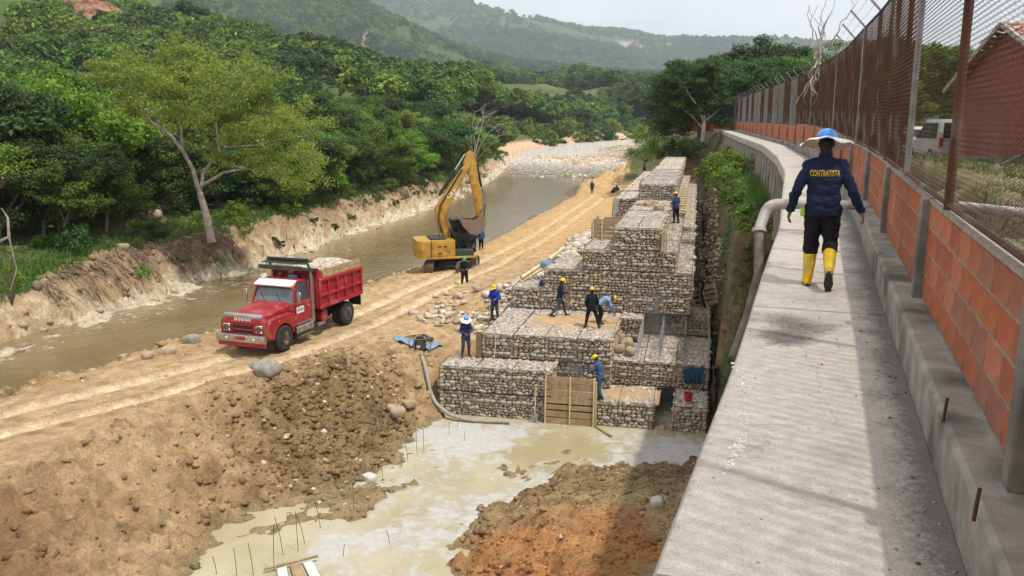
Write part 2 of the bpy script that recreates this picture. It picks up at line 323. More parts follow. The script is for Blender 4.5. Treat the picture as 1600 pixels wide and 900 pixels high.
# yard behind the fence
for y in (-8, 0, 6, 12, 20, 30, 45, 60, 80, 103, 125, 160, 220):
    s_ = s_at_y(min(y, 112)); 
    for o in (1.9, 4, 10, 25, 60, 120): 
        p = walk(s_, o); pts.append((p.x, p.y+(y-112 if y > 112 else 0), p.z+.2+(.0 if o < 25 else .3)))
for y in (-60,): pts += [(x, y, -6) for x in (-250, -100, -20)]+[(30, y, .3), (200, y, .3)]
pts += [(-300, y, -3+y*.01) for y in (-20, 100, 250, 450, 700)]+[(300, y, 1) for y in (0, 150, 300, 500, 700)]+[(-150, 120, 2), (-110, 260, 4), (-80, 430, 5), (0, 700, 3), (60, 700, 2)]
_P = np.array(pts, dtype=float)
_tri = delaunay_2d_cdt([Vector((a, b)) for a, b in _P[:, :2]], [], [], 0, 1e-4, True)
_tv = np.array([tuple(v) for v in _tri[0]]); _orig = _tri[3]
_tz = np.array([_P[o[0], 2] if len(o) else 0 for o in _orig])
def axis(segs):
    o = [segs[0][0]]
    for a, b, st0, st1 in segs:
        n = max(1, int((b-a)/((st0+st1)/2)))
        t = np.linspace(0, 1, n+1)[1:]; o += list(a+(b-a)*(t*st0+t*t*(st1-st0)/2)/((st0+st1)/2))
    return np.array(o)
GX = axis([(-290, -60, 8, 1.0), (-60, -25, 1.0, .24), (-25, 14, .15, .15), (14, 30, .15, .8), (30, 290, .9, 9)])
GY = axis([(-55, 0, 5, 1.0), (0, 13, .8, .15), (13, 40, .13, .16), (40, 75, .17, .42), (75, 150, .45, .9), (150, 690, 1.2, 8)])
HX, HY = np.meshgrid(GX, GY, indexing='ij'); HZ = np.full(HX.shape, -6.0)
for t in _tri[2]:
    a, b, c = (_tv[i] for i in t[:3]); z = _tz[list(t[:3])]
    x0, x1 = min(a[0], b[0], c[0]), max(a[0], b[0], c[0]); y0, y1 = min(a[1], b[1], c[1]), max(a[1], b[1], c[1])
    i0, i1 = np.searchsorted(GX, [x0, x1]); j0, j1 = np.searchsorted(GY, [y0, y1])
    if i0 == i1 or j0 == j1: continue
    X = HX[i0:i1, j0:j1]; Y = HY[i0:i1, j0:j1]
    d = (b[0]-a[0])*(c[1]-a[1])-(c[0]-a[0])*(b[1]-a[1])
    if abs(d) < 1e-9: continue
    l1 = ((b[0]-X)*(c[1]-Y)-(c[0]-X)*(b[1]-Y))/d; l2 = ((c[0]-X)*(a[1]-Y)-(a[0]-X)*(c[1]-Y))/d; l3 = 1-l1-l2
    ok = (l1 > -1e-6) & (l2 > -1e-6) & (l3 > -1e-6)
    HZ[i0:i1, j0:j1][ok] = (l1*z[0]+l2*z[1]+l3*z[2])[ok]
_K = rng.random((4096,)); _perm = rng.permutation(4096)
def vnoise(x, y, seed=0):
    xi = np.floor(x).astype(int); yi = np.floor(y).astype(int); fx = x-xi; fy = y-yi; fx = fx*fx*(3-2*fx); fy = fy*fy*(3-2*fy)
    def h(a, b): return _K[(_perm[(a+seed*131) & 4095]+b*57+seed*17) & 4095]
    return (h(xi, yi)*(1-fx)+h(xi+1, yi)*fx)*(1-fy)+(h(xi, yi+1)*(1-fx)+h(xi+1, yi+1)*fx)*fy
def fbm(x, y, sc_, o=4, seed=0, gain=.5):
    s = 0; a = 1; t = 0
    for k in range(o):
        s = s+a*(vnoise(x*sc_, y*sc_, seed+k*7)-.5); t += a; a *= gain; sc_ = sc_*2.03
    return s/t*2
def dist_poly(P, X, Y):
    D = np.full(X.shape, 1e9)
    for a, b in zip(P, P[1:]):
        dx, dy = b[0]-a[0], b[1]-a[1]; t = np.clip(((X-a[0])*dx+(Y-a[1])*dy)/(dx*dx+dy*dy), 0, 1)
        D = np.minimum(D, (X-a[0]-t*dx)**2+(Y-a[1]-t*dy)**2)
    return np.sqrt(D)
def sstep(a, b, x): t = np.clip((x-a)/(b-a), 0, 1); return t*t*(3-2*t)
GUc = (HX-GO[0])*GU[0]+(HY-GO[1])*GU[1]; GVc = (HX-GO[0])*GV[0]+(HY-GO[1])*GV[1]
frx = np.interp(HY, [p[1] for p in FR], [p[0] for p in FR]); nrx = np.interp(HY, [p[1] for p in NR], [p[0] for p in NR])
dF = HX-frx; dN = HX-nrx                     # + : river side of the far bank / road side of the near bank
wlx = np.interp(HY, [p[1] for p in WL], [p[0] for p in WL])
# smooth the TIN a little where it is not vertical
for _k in range(2):
    S = HZ.copy(); S[1:-1, 1:-1] = (HZ[1:-1, 1:-1]*4+HZ[:-2, 1:-1]+HZ[2:, 1:-1]+HZ[1:-1, :-2]+HZ[1:-1, 2:])/8; HZ = S
yard = (HX > wlx-.3)
road = (dN > .6) & (~yard)
trackA = [(-40, 6), (-22, 16.8), (-15.6, 22.9), (-12.4, 26.7), (-9.2, 31.2), (-6.9, 36.6), (-4.7, 42.5), (-1.5, 50), (2.0, 62), (5, 75), (10.8, 100)]
tw = lambda o: [(x+o*.75, y-o*.62) for x, y in trackA]
dT = np.minimum(dist_poly(tw(-1.0), HX, HY), dist_poly(tw(1.0), HX, HY)); dT2 = np.minimum(dist_poly([(x-1.4, y+1.3) for x, y in tw(-1.2)], HX, HY), dist_poly([(x-1.2, y+.9) for x, y in tw(.9)], HX, HY))
droad = dist_poly(trackA, HX, HY)
roadm = sstep(3.2, 1.6, droad)*road
far = dF < 0
face = sstep(.2, -.6, dF)*sstep(-4.2, -2.6, dF)         # eroded far bank
slope = np.zeros_like(HZ); gx_, gy_ = np.gradient(HZ, GX, GY); slope = np.hypot(gx_, gy_)
A = .05+.10*sstep(.25, .8, slope)+.06*(~road & ~yard)
A = A*(1-.55*roadm); A = np.where(yard, .05, A)
pitside = road & (HY < 34) & (GUc < 10.6) & (HZ < -7.05)
A = np.where(pitside, A+.10, A)
n1 = fbm(HX, HY, .55, 4, 1); n2 = fbm(HX, HY, 2.1, 4, 2, .6); n3 = fbm(HX, HY, 6.5, 2, 3)
HZ0 = HZ.copy()
HZ = HZ+np.where(pitside, (.30*fbm(HX, HY, .42, 3, 81)+.22*(1-np.abs(fbm(HX+HY*.5, HY*.6-HX*.3, .8, 4, 82, .55))-.8))*sstep(.1, .35, slope), 0)+A*(n1*1.7+n2*1.5)+A*.45*n3+np.where(pitside, .09*fbm(HX, HY, 4.2, 3, 17, .7), 0)
ridg = 1-np.abs(fbm(HX*1.2, HY*1.2+HZ0*1.5, 1.0, 4, 9, .6))
HZ = HZ+np.where(face > .01, face*((ridg-.95)*1.1+fbm(HX, HY, .35, 3, 12)*.8+.35*fbm(HX, HY, 1.7, 3, 13, .6)), 0)
cl_ = 1-np.abs(fbm(HX, HY, 1.1, 5, 14, .62)); HZ = HZ+np.where(pitside, ((cl_-.8)*.75+(1-np.abs(fbm(HX, HY, 3.4, 3, 15, .6))-.8)*.28)*sstep(.1, .4, slope), 0)
HZ = HZ-.11*sstep(.32, .05, dT)*roadm-.05*sstep(.3, .05, dT2)*roadm+.04*sstep(.75, .45, dT)*sstep(.25, .45, dT)*roadm
# heap of spoil beside the dirt track, by the river; excavator work heap
def heap(cx, cy, r, h, sx=1.0):
    global HZ
    d = np.hypot((HX-cx)/sx, HY-cy)/r; HZ = HZ+h*np.clip(1-d, 0, 1)**1.2*(1+.5*n1)
heap(10.9, 119, 6.0, 1.8); heap(14.5, 127, 7.0, 1.7); heap(2.2, 52, 3.5, .35); heap(-9.2, 26.8, 1.6, .5); heap(-6.6, 30.2, 1.4, .35); heap(-16.4, 27.9, .9, .35); heap(-14.6, 30.8, .9, .3)
HZ = HZ-1.15*np.exp(-(((HX+24)/4.0)**2+((HY-35.5)/6)**2))*(dF < -.5); heap(-1.2, 41, 2.2, .4)
# keep the ground under slabs, below baskets and inside the pool basin where it belongs
inG = (GUc > .15) & (GUc < 10.25) & (GVc > .1) & (GVc < 2.3); HZ = np.where(inG, np.minimum(HZ, -9.55), HZ)
low = np.interp(HY, [-20, 0, 9, 16, 20, 24, 27.5], [-3, -5.5, -6.8, -7.2, -7.7, -8.4, -9.2]); dwl = wlx-HX
nearcut = (HY < 33) & (dwl > -.55) & (dwl < np.interp(HY, [0, 26, 31], [5.5, 5.5, 2.2])); lw = np.where(HY > 27.5, -9.2+(HY-27.5)*1.05, low)
HZ = np.where(nearcut, np.minimum(HZ, lw+.25*n1+np.clip(dwl, 0, 9)*-.05), HZ)
wlz = np.interp(HY, [p[1] for p in WL], [p[2] for p in WL]); under = (dwl < .35) & (dwl > -2.0); HZ = np.where(under, np.minimum(HZ, wlz-.42), HZ)
# colours
def C3(*c): return np.array(c)
col = np.zeros(HX.shape+(3,)); 
def lay(c, m): global col; m = np.clip(m, 0, 1)[..., None]; col = col*(1-m)+np.array(c)*m
m1 = sstep(-.25, .3, n1+.5*n2); m2 = sstep(-.2, .35, fbm(HX, HY, .28, 4, 21)); m4 = sstep(.0, .4, fbm(HX, HY, 3.1, 4, 31, .65))
lay((.42, .30, .18), np.ones_like(HX)); lay((.52, .39, .25), m1*.8); lay((.31, .205, .115), m4*.75); lay((.22, .15, .09), pitside*sstep(.25, .6, fbm(HX, HY, 1.6, 5, 41, .7))*.8)
lay((.52, .39, .25), roadm*.75*(1-.5*m4)); lay((.66, .54, .40), sstep(.36, .12, dT+.12*n2)*roadm*.95); lay((.60, .48, .34), sstep(.3, .1, dT2+.1*n2)*roadm*.8); lay((.33, .22, .12), sstep(.40, .46, dT)*sstep(.85, .5, dT)*roadm*.75*(.5+m4)); lay((.35, .23, .12), (dN > .5)*(dN < 3.2)*road*m4*.7)
# tan earth bench by the gabions
lay((.55, .37, .19), sstep(44, 60, HY)*road*.7*(1-.5*m4))
# wetter, darker tip of clay in the middle of the pit side
dk = np.exp(-(((HX+6.3)/2.3)**2+((HY-27.0)/3.8)**2)); dk2 = np.exp(-(((HX-2.6)/3.4)**2+((HY-23.0)/2.3)**2)); dk3 = np.exp(-(((HX+12.6)/2.4)**2+((HY-16.5)/3.0)**2))
lay((.205, .135, .074), pitside*np.clip(dk*1.9, 0, 1)*(.65+.5*m4)); lay((.14, .115, .085), pitside*np.clip(dk*1.4-.3, 0, 1)*m2); lay((.21, .145, .085), pitside*np.clip(dk2*1.5, 0, 1)*(.6+.5*m4)); lay((.22, .13, .075), pitside*np.clip(dk3*1.2, 0, 1)*.8)
og = pitside & (HX > -3) & (HX < 7) & (HY < 21.5); lay((.50, .235, .10), og*sstep(21.0, 18.5, HY+n1*1.5)*.85*(1-.5*m4))
# shoreline wet rims
lay((.30, .25, .17), pitside*sstep(-9.15, -9.4, HZ)*.8)
col[..., 0] *= 1.06; col[..., 2] *= .86
# far bank
lay((.53, .42, .28), face*.9); lay((.40, .27, .15), face*sstep(-.15, .3, n1+n2)*.85); lay((.30, .20, .12), face*sstep(-6.7, -6.0, HZ+n2*.4)*.8); lay((.66, .58, .44), ((dF < .6) & (dF > -1.2))*.7*(1-m4*.5))
bank = sstep(-3.0, -4.0, dF+n2*.6)*(HY < 900); lay((.10, .12, .04), bank); lay((.16, .12, .07), bank*m1*.6)
lawn = np.exp(-(((HX+24.5)/3.6)**2+((HY-37.5)/6)**2)); lay((.09, .17, .035), np.clip(lawn*1.8, 0, 1)*bank)
# river bed, boulder bar far up the valley
wet = (dF > .2) & (dN < .4); lay((.20, .155, .10), wet); lay((.66, .54, .42), (wet | (np.abs(dF) < 6))*sstep(150, 200, HY)*(.6+.4*m1)*sstep(-16, 0, dF)); lay((.5, .36, .22), far*sstep(190, 240, HY)*sstep(-10, -6, dF)*.8)
HZ = HZ+np.where(wet, sstep(155, 210, HY)*(.95+.9*fbm(HX, HY, .07, 3, 91)+.3*n1)*(.25+.75*sstep(.30, .62, dF/np.maximum(nrx-frx, 1)+.12*fbm(HX, HY, .03, 2, 92))), 0)
zb_ = -8+np.maximum(0, HY-140)*.0105; HZ = np.where(wet & (HY > 150), np.minimum(HZ, zb_+.35+.12*n1), HZ)
lay((.62, .40, .27), (dF < 1)*(dF > -7)*sstep(225, 260, HY)*.8)
# trench and right bank
tr = (GUc > 9.4) & (HX < wlx-.0) & (GVc > -6); lay((.26, .165, .10), tr*1.0); lay((.18, .115, .07), tr*m4*.8); lay((.40, .29, .19), tr*m1*.5)
vg = tr & (wlx-HX < 1.9) & (HY > 26); lay((.09, .13, .04), vg*sstep(-.3, .2, n1)*.85)
rb = (GVc > 90) & (HX > nrx+6) & (HX < wlx); lay((.10, .12, .05), rb*.9)
lay((.30, .235, .14), yard); lay((.13, .16, .05), yard*m2*.8); lay((.45, .42, .38), yard*((HX-wlx > 1.5) & (HX-wlx < 3.1))*.6)
nx_, ny_ = HX.shape
idx = np.arange(nx_*ny_).reshape(nx_, ny_)
F = np.stack([idx[:-1, :-1], idx[1:, :-1], idx[1:, 1:], idx[:-1, 1:]], -1).reshape(-1, 4)
me = npmesh('ground', np.stack([HX, HY, HZ], -1).reshape(-1, 3), F, True)
ca = me.color_attributes.new('tint', 'FLOAT_COLOR', 'POINT'); ca.data.foreach_set('color', np.concatenate([col, np.ones(HX.shape+(1,))], -1).astype(np.float32).ravel())
def groundmat(name, bump=.05):
    m, nt, N, L, b = NT(name); b.inputs['Roughness'].default_value = .95; b.inputs['Specular IOR Level'].default_value = .15
    at = N.new('ShaderNodeAttribute'); at.attribute_name = 'tint'; tc = N.new('ShaderNodeTexCoord')
    def noise(s, d, r=.6):
        n = N.new('ShaderNodeTexNoise'); n.inputs['Scale'].default_value = s; n.inputs['Detail'].default_value = d; n.inputs['Roughness'].default_value = r; L.new(tc.outputs['Object'], n.inputs['Vector']); return n
    n1 = noise(2.2, 8, .7); r = N.new('ShaderNodeMapRange'); r.inputs[1].default_value = .3; r.inputs[2].default_value = .7; r.inputs[3].default_value = .62; r.inputs[4].default_value = 1.28; L.new(n1.outputs[0], r.inputs[0])
    mm = N.new('ShaderNodeMixRGB'); mm.blend_type = 'MULTIPLY'; mm.inputs[0].default_value = 1; L.new(at.outputs['Color'], mm.inputs[1]); L.new(r.outputs[0], mm.inputs[2])
    v = N.new('ShaderNodeTexVoronoi'); v.inputs['Scale'].default_value = 7; v.inputs['Randomness'].default_value = 1; L.new(tc.outputs['Object'], v.inputs['Vector'])
    lt = N.new('ShaderNodeMath'); lt.operation = 'LESS_THAN'; lt.inputs[1].default_value = .17; L.new(v.outputs['Distance'], lt.inputs[0])
    vs = N.new('ShaderNodeSeparateColor'); L.new(v.outputs['Color'], vs.inputs[0]); gt = N.new('ShaderNodeMath'); gt.operation = 'GREATER_THAN'; gt.inputs[1].default_value = .72; L.new(vs.outputs[0], gt.inputs[0])
    mu = N.new('ShaderNodeMath'); mu.operation = 'MULTIPLY'; L.new(lt.outputs[0], mu.inputs[0]); L.new(gt.outputs[0], mu.inputs[1])
    m5 = N.new('ShaderNodeMath'); m5.operation = 'MULTIPLY'; m5.inputs[1].default_value = .45; L.new(mu.outputs[0], m5.inputs[0])
    m3 = N.new('ShaderNodeMixRGB'); m3.inputs[2].default_value = (.52, .45, .36, 1); L.new(m5.outputs[0], m3.inputs[0]); L.new(mm.outputs[0], m3.inputs[1]); L.new(m3.outputs[0], b.inputs['Base Color'])
    n6 = noise(13, 8, .75); r6 = N.new('ShaderNodeMapRange'); r6.inputs[1].default_value = .33; r6.inputs[2].default_value = .67; r6.inputs[3].default_value = .66; r6.inputs[4].default_value = 1.22; L.new(n6.outputs[0], r6.inputs[0])
    m6 = N.new('ShaderNodeMixRGB'); m6.blend_type = 'MULTIPLY'; m6.inputs[0].default_value = 1; L.new(m3.outputs[0], m6.inputs[1]); L.new(r6.outputs[0], m6.inputs[2]); L.new(m6.outputs[0], b.inputs['Base Color'])
    n2 = noise(5, 10, .76); bp = N.new('ShaderNodeBump'); bp.inputs['Distance'].default_value = bump*3.0; L.new(n2.outputs[0], bp.inputs['Height']); L.new(bp.outputs[0], b.inputs['Normal']); return m
M['ground'] = groundmat('earth')
tag(mesh_obj('ground', me, M['ground']), kind='structure')
def gz(x, y):
    i = int(np.clip(np.searchsorted(GX, x)-1, 0, nx_-2)); j = int(np.clip(np.searchsorted(GY, y)-1, 0, ny_-2))
    a = (x-GX[i])/(GX[i+1]-GX[i]); b = (y-GY[j])/(GY[j+1]-GY[j])
    return float((HZ[i, j]*(1-a)+HZ[i+1, j]*a)*(1-b)+(HZ[i, j+1]*(1-a)+HZ[i+1, j+1]*a)*b)
# pebbly plain that carries the valley floor on to the horizon
ring = MB(); 
for a in range(48):
    t0, t1 = 2*math.pi*a/48, 2*math.pi*(a+1)/48
    ring.add([(200*math.sin(t), 260+200*math.cos(t), -12) for t in (t0, t1)]+[(9000*math.sin(t), 260+9000*math.cos(t), -12) for t in (t1, t0)], [(0, 1, 2, 3)])
tag(ring.build('plain', mk('far_plain', (.12, .15, .06), (.2, .18, .1), .02, .95)), kind='structure')

# ------------------------------------------------------------------ water
def watermat(name, c1, c2, rough, bs, bd, scum=None, depth=.0):
    m, nt, N, L, b = NT(name); tc = N.new('ShaderNodeTexCoord')
    b.inputs['Roughness'].default_value = rough; b.inputs['Specular IOR Level'].default_value = .5; b.inputs['IOR'].default_value = 1.33
    n = N.new('ShaderNodeTexNoise'); n.inputs['Scale'].default_value = .35; n.inputs['Detail'].default_value = 5; L.new(tc.outputs['Object'], n.inputs['Vector'])
    r = N.new('ShaderNodeValToRGB'); r.color_ramp.elements[0].position = .38; r.color_ramp.elements[1].position = .62; r.color_ramp.elements[0].color = (*c1, 1); r.color_ramp.elements[1].color = (*c2, 1); L.new(n.outputs[0], r.inputs[0]); colr = r.outputs[0]
    n2 = N.new('ShaderNodeTexNoise'); n2.inputs['Scale'].default_value = bs; n2.inputs['Detail'].default_value = 5; n2.inputs['Roughness'].default_value = .55
    mpn = N.new('ShaderNodeMapping'); mpn.inputs['Rotation'].default_value = (0, 0, R(-28)); mpn.inputs['Scale'].default_value = (1.9, .8, 1); L.new(tc.outputs['Object'], mpn.inputs[0]); L.new(mpn.outputs[0], n2.inputs['Vector'])
    bp = N.new('ShaderNodeBump'); bp.inputs['Distance'].default_value = bd; L.new(n2.outputs[0], bp.inputs['Height']); L.new(bp.outputs[0], b.inputs['Normal'])
    if scum:
        at = N.new('ShaderNodeAttribute'); at.attribute_name = 'scum'; na = N.new('ShaderNodeTexNoise'); na.inputs['Scale'].default_value = 1.5; na.inputs['Detail'].default_value = 10; na.inputs['Roughness'].default_value = .70; na.inputs['Distortion'].default_value = .35
        L.new(tc.outputs['Object'], na.inputs['Vector'])
        ad = N.new('ShaderNodeMath'); ad.operation = 'ADD'; L.new(at.outputs['Fac'], ad.inputs[0]); L.new(na.outputs[0], ad.inputs[1])
        mr = N.new('ShaderNodeMapRange'); mr.inputs[1].default_value = .955; mr.inputs[2].default_value = 1.10; L.new(ad.outputs[0], mr.inputs[0])
        nb = N.new('ShaderNodeTexNoise'); nb.inputs['Scale'].default_value = 6; nb.inputs['Detail'].default_value = 6; L.new(tc.outputs['Object'], nb.inputs['Vector'])
        rs = N.new('ShaderNodeValToRGB'); rs.color_ramp.elements[0].position = .3; rs.color_ramp.elements[0].color = (*[c*.82 for c in scum], 1); rs.color_ramp.elements[1].position = .7; rs.color_ramp.elements[1].color = (*scum, 1); L.new(nb.outputs[0], rs.inputs[0])
        mm = N.new('ShaderNodeMixRGB'); L.new(mr.outputs[0], mm.inputs[0]); L.new(colr, mm.inputs[1]); L.new(rs.outputs[0], mm.inputs[2]); colr = mm.outputs[0]
        rr = N.new('ShaderNodeMapRange'); rr.inputs[3].default_value = rough; rr.inputs[4].default_value = .8; L.new(mr.outputs[0], rr.inputs[0]); L.new(rr.outputs[0], b.inputs['Roughness'])
        b2 = N.new('ShaderNodeBump'); b2.inputs['Distance'].default_value = .008; L.new(mr.outputs[0], b2.inputs['Height']); L.new(bp.outputs[0], b2.inputs['Normal']); L.new(b2.outputs[0], b.inputs['Normal'])
    L.new(colr, b.inputs['Base Color']); return m
v = []; f = []; sc_at = []
ys = list(np.arange(-20, 150, 1.5))+list(np.arange(150, 600, 6))
for y in ys:
    xn = float(np.interp(y, [p[1] for p in NR], [p[0] for p in NR]))+2.2; xf = float(np.interp(y, [p[1] for p in FR], [p[0] for p in FR]))-1.6
    for k in range(9):
        x = xf+(xn-xf)*k/8; v.append((x, y, zwat(y)))
        s = .30
        if y > 150: s = .40+.14*min(1, (y-150)/60)
        elif y > 130: s = .34
        elif y < 70: s = .30+(.10 if k in (1, 2) else 0)
        sc_at.append(s)
for i in range(len(ys)-1):
    for k in range(8): f.append((i*9+k, i*9+k+1, (i+1)*9+k+1, (i+1)*9+k))
M['river'] = watermat('river_water', (.165, .115, .058), (.20, .145, .08), .06, 1.5, .045, (.62, .58, .52))
o = pydata('river', v, f, M['river'], smooth=True); a = o.data.attributes.new('scum', 'FLOAT', 'POINT'); a.data.foreach_set('value', np.array(sc_at, dtype=np.float32)); tag(o, kind='structure')
v = []; f = []; sc_at = []
xs = np.arange(-12, 10.6, .3); yz = np.arange(9, 34.2, .3)
for x in xs:
    for y in yz:
        v.append((x, y, -9.43))
        s = .475
        du = min(((x+1.6)/2.6)**2+((y-28.3)/2.2)**2, 3); s += .22*max(0, 1-du)                       # pale froth below the first tier
        s += .13*math.exp(-((y-22.3-(x+1.5)*.62)/1.0)**2)-.16*math.exp(-(((x-1.7)/2.0)**2+((y-27.3)/1.2)**2))
        s += .1*math.exp(-(((x-5)/2.6)**2+((y-27.0)/1.6)**2))
        s -= .30*max(0, min(1, (-5.3-x)/1.0))
        s += .03*math.sin(x*1.3)*math.sin(y*1.1); sc_at.append(s)
n_ = len(yz)
for i in range(len(xs)-1):
    for j in range(n_-1): f.append((i*n_+j, (i+1)*n_+j, (i+1)*n_+j+1, i*n_+j+1))
M['pool'] = watermat('pit_water', (.31, .255, .145), (.40, .345, .23), .14, 3, .010, (.44, .425, .39))
o = pydata('pit_water', v, f, M['pool'], smooth=True); a = o.data.attributes.new('scum', 'FLOAT', 'POINT'); a.data.foreach_set('value', np.array(sc_at, dtype=np.float32)); tag(o, kind='structure')
# ------------------------------------------------------------------ walkway, kerb, brick wall, fence
def ribbon_piece(s0, s1, prof, step=.5):
    """solid following the walkway between s0 and s1; prof = closed list of (offset, height)"""
    n = max(1, int(round((s1-s0)/step))); v = []; k = len(prof)
    for i in range(n+1):
        s = s0+(s1-s0)*i/n; v += [walk(s, o, z) for o, z in prof]
    f = [(i*k+j, i*k+(j+1) % k, (i+1)*k+(j+1) % k, (i+1)*k+j) for i in range(n) for j in range(k)]+[tuple(reversed(range(k))), tuple(n*k+j for j in range(k))]
    return v, f
W = 1.17
def curb(s): return .31 if s < S_STEP else .17
S_STEP = s_at_y(38); S0 = 6.2
def pathmat(name):
    m = mk(name, (.56, .51, .45), (.44, .39, .34), 9, .93, .010, 55, detail=9, c3=(.30, .27, .24), c3s=.75, c3r=(.60, .80)); return m
M['path'] = pathmat('walkway_concrete')
nt = M['path'].node_tree; N, L = nt.nodes, nt.links; b_ = N['Principled BSDF']; at_ = N.new('ShaderNodeAttribute'); at_.attribute_name = 'grime'; tcn = N.new('ShaderNodeTexCoord')
ng_ = N.new('ShaderNodeTexNoise'); ng_.inputs['Scale'].default_value = 24; ng_.inputs['Detail'].default_value = 8; ng_.inputs['Roughness'].default_value = .75; L.new(tcn.outputs['Object'], ng_.inputs['Vector'])
mg = N.new('ShaderNodeMath'); mg.operation = 'MULTIPLY_ADD'; mg.inputs[1].default_value = 1.0; L.new(at_.outputs['Fac'], mg.inputs[0]); sb_ = N.new('ShaderNodeMath'); sb_.operation = 'MULTIPLY_ADD'; sb_.inputs[1].default_value = 1.4; sb_.inputs[2].default_value = -.72; L.new(ng_.outputs[0], sb_.inputs[0]); L.new(sb_.outputs[0], mg.inputs[2])
mr_ = N.new('ShaderNodeMapRange'); mr_.inputs[1].default_value = .12; mr_.inputs[2].default_value = .75; mr_.inputs[4].default_value = .85; L.new(mg.outputs[0], mr_.inputs[0])
mm_ = N.new('ShaderNodeMixRGB'); mm_.inputs[2].default_value = (.105, .09, .078, 1); src = b_.inputs['Base Color'].links[0].from_socket; L.new(src, mm_.inputs[1]); L.new(mr_.outputs[0], mm_.inputs[0])
# aggregate speckle, hairline cracks and a lattice of float marks
vo = N.new('ShaderNodeTexVoronoi'); vo.inputs['Scale'].default_value = 85; L.new(tcn.outputs['Object'], vo.inputs['Vector']); rv_ = N.new('ShaderNodeMapRange'); rv_.inputs[1].default_value = .0; rv_.inputs[2].default_value = .55; rv_.inputs[3].default_value = .68; rv_.inputs[4].default_value = 1.12; L.new(vo.outputs['Distance'], rv_.inputs[0])
m2_ = N.new('ShaderNodeMixRGB'); m2_.blend_type = 'MULTIPLY'; m2_.inputs[0].default_value = .8; L.new(mm_.outputs[0], m2_.inputs[1]); L.new(rv_.outputs[0], m2_.inputs[2])
vc = N.new('ShaderNodeTexVoronoi'); vc.feature = 'DISTANCE_TO_EDGE'; vc.inputs['Scale'].default_value = .42; nd = N.new('ShaderNodeTexNoise'); nd.inputs['Scale'].default_value = 3; nd.inputs['Detail'].default_value = 6; L.new(tcn.outputs['Object'], nd.inputs['Vector'])
mxv = N.new('ShaderNodeMixRGB'); mxv.inputs[0].default_value = .12; L.new(tcn.outputs['Object'], mxv.inputs[1]); L.new(nd.outputs['Color'], mxv.inputs[2]); L.new(mxv.outputs[0], vc.inputs['Vector'])
lc = N.new('ShaderNodeMath'); lc.operation = 'LESS_THAN'; lc.inputs[1].default_value = .0011; L.new(vc.outputs['Distance'], lc.inputs[0]); lm = N.new('ShaderNodeMath'); lm.operation = 'MULTIPLY'; lm.inputs[1].default_value = .35; L.new(lc.outputs[0], lm.inputs[0])
m4_ = N.new('ShaderNodeMixRGB'); m4_.inputs[2].default_value = (.12, .105, .09, 1); L.new(lm.outputs[0], m4_.inputs[0]); L.new(m2_.outputs[0], m4_.inputs[1]); L.new(m4_.outputs[0], b_.inputs['Base Color'])
STAINS = [(1.62+.83, 6.95, .42, .85), (2.15, 6.5, .22, .5), (3.1, 9.9, .35, .35), (1.35, 4.3, .2, .3), (4.3, 12.3, .4, .4), (2.9, 8.0, .3, .3), (6.4, 18, .5, .4), (9.3, 26.5, .7, .5), (1.55, 3.7, .25, .25)]
wk = empty('walkway', (0, 0, 0)); tag(wk, kind='structure')
s = S0; k = 0
while s < WLEN-.5:
    e = min(s+2.62+.25*math.sin(k*2.1), WLEN)
    h = random.uniform(-.004, .004)
    ofs = [.02, .10, .2, .32, .44, .56, .68, .8, .9, .98, 1.05, 1.11, W]
    v, f = ribbon_piece(s+.006, e-.006, [(0, h-.03)]+[(o_, h+.004*mn.noise(Vector((o_*4, s, 0)))) for o_ in ofs]+[(W, -.34), (0, -.34)], .13 if s < 25 else .5)
    sl = pydata('slab', v, f, M['path'], wk); kk = len(ofs)+3; dv = []
    for i, p in enumerate(v):
        j = i % kk; o_ = 0 if j in (0, kk-1) else W if j == kk-2 else ofs[j-1]; nn = mn.fractal(Vector((p.x*2.2, p.y*2.2, 0)), .9, 2, 4)
        q = max(0, 1-(W-o_)/(.30+.14*nn))*.95+max(0, 1-o_/.10)*.25
        for (sx, sy, sr, sa) in STAINS: q += sa*max(0, 1-math.hypot(p.x-sx, (p.y-sy)*.8)/(sr*(1+.7*nn)))**.6 if math.hypot(p.x-sx, p.y-sy) < sr*2 else 0
        dv.append(min(1, q+.10*max(0, nn)))
    at_ = sl.data.attributes.new('grime', 'FLOAT', 'POINT'); at_.data.foreach_set('value', np.array(dv, dtype=np.float32)); s = e; k += 1
kb = empty('kerb', (0, 0, 0)); tag(kb, kind='structure'); s = S0
while s < WLEN-.5:
    e = min(s+4.2, WLEN); 
    if s < S_STEP < e: e = S_STEP
    c = curb(s+.1)
    for q in (0,):
        v, f = ribbon_piece(s+.003, e-.003, [(W+.003, c-.02), (W+.03, c), (W+.58, c), (W+.58, -.3), (W+.003, -.3)], .5)
    pydata('kerb_stone', v, f, M['concrete'], kb); s = e
rw = empty('retaining_wall', (0, 0, 0), 0, 'grey streaked concrete retaining wall under the curved walkway edge', 'retaining wall'); s = S0
M['retain'] = mk('stained_retaining_concrete', (.36, .34, .29), (.20, .18, .15), 2.2, .93, .01, 30, c3=(.10, .09, .07), c3s=1.1, c3r=(.5, .75))
while s < s_at_y(104):
    e = s+3.4; y0 = walk(s).y; jog = .0 if y0 < 42 else .12
    dz = -8.6 if y0 < 27 else -2.9
    v, f = ribbon_piece(s+.012, e-.012, [(.035+jog, -.345), (.30+jog, -.345), (.34+jog, dz), (-.02+jog, dz)], .6)
    pydata('wall_panel', v, f, M['retain'], rw); s = e
for s in (s_at_y(20)+i*2.1 for i in range(12)):                      # shallow buttress ribs on the exposed face
    v, f = ribbon_piece(s, s+.13, [(-.03, -.36), (.03, -.36), (.03, -2.9), (-.07, -2.9)], .2); pydata('rib', v, f, M['retain'], rw)
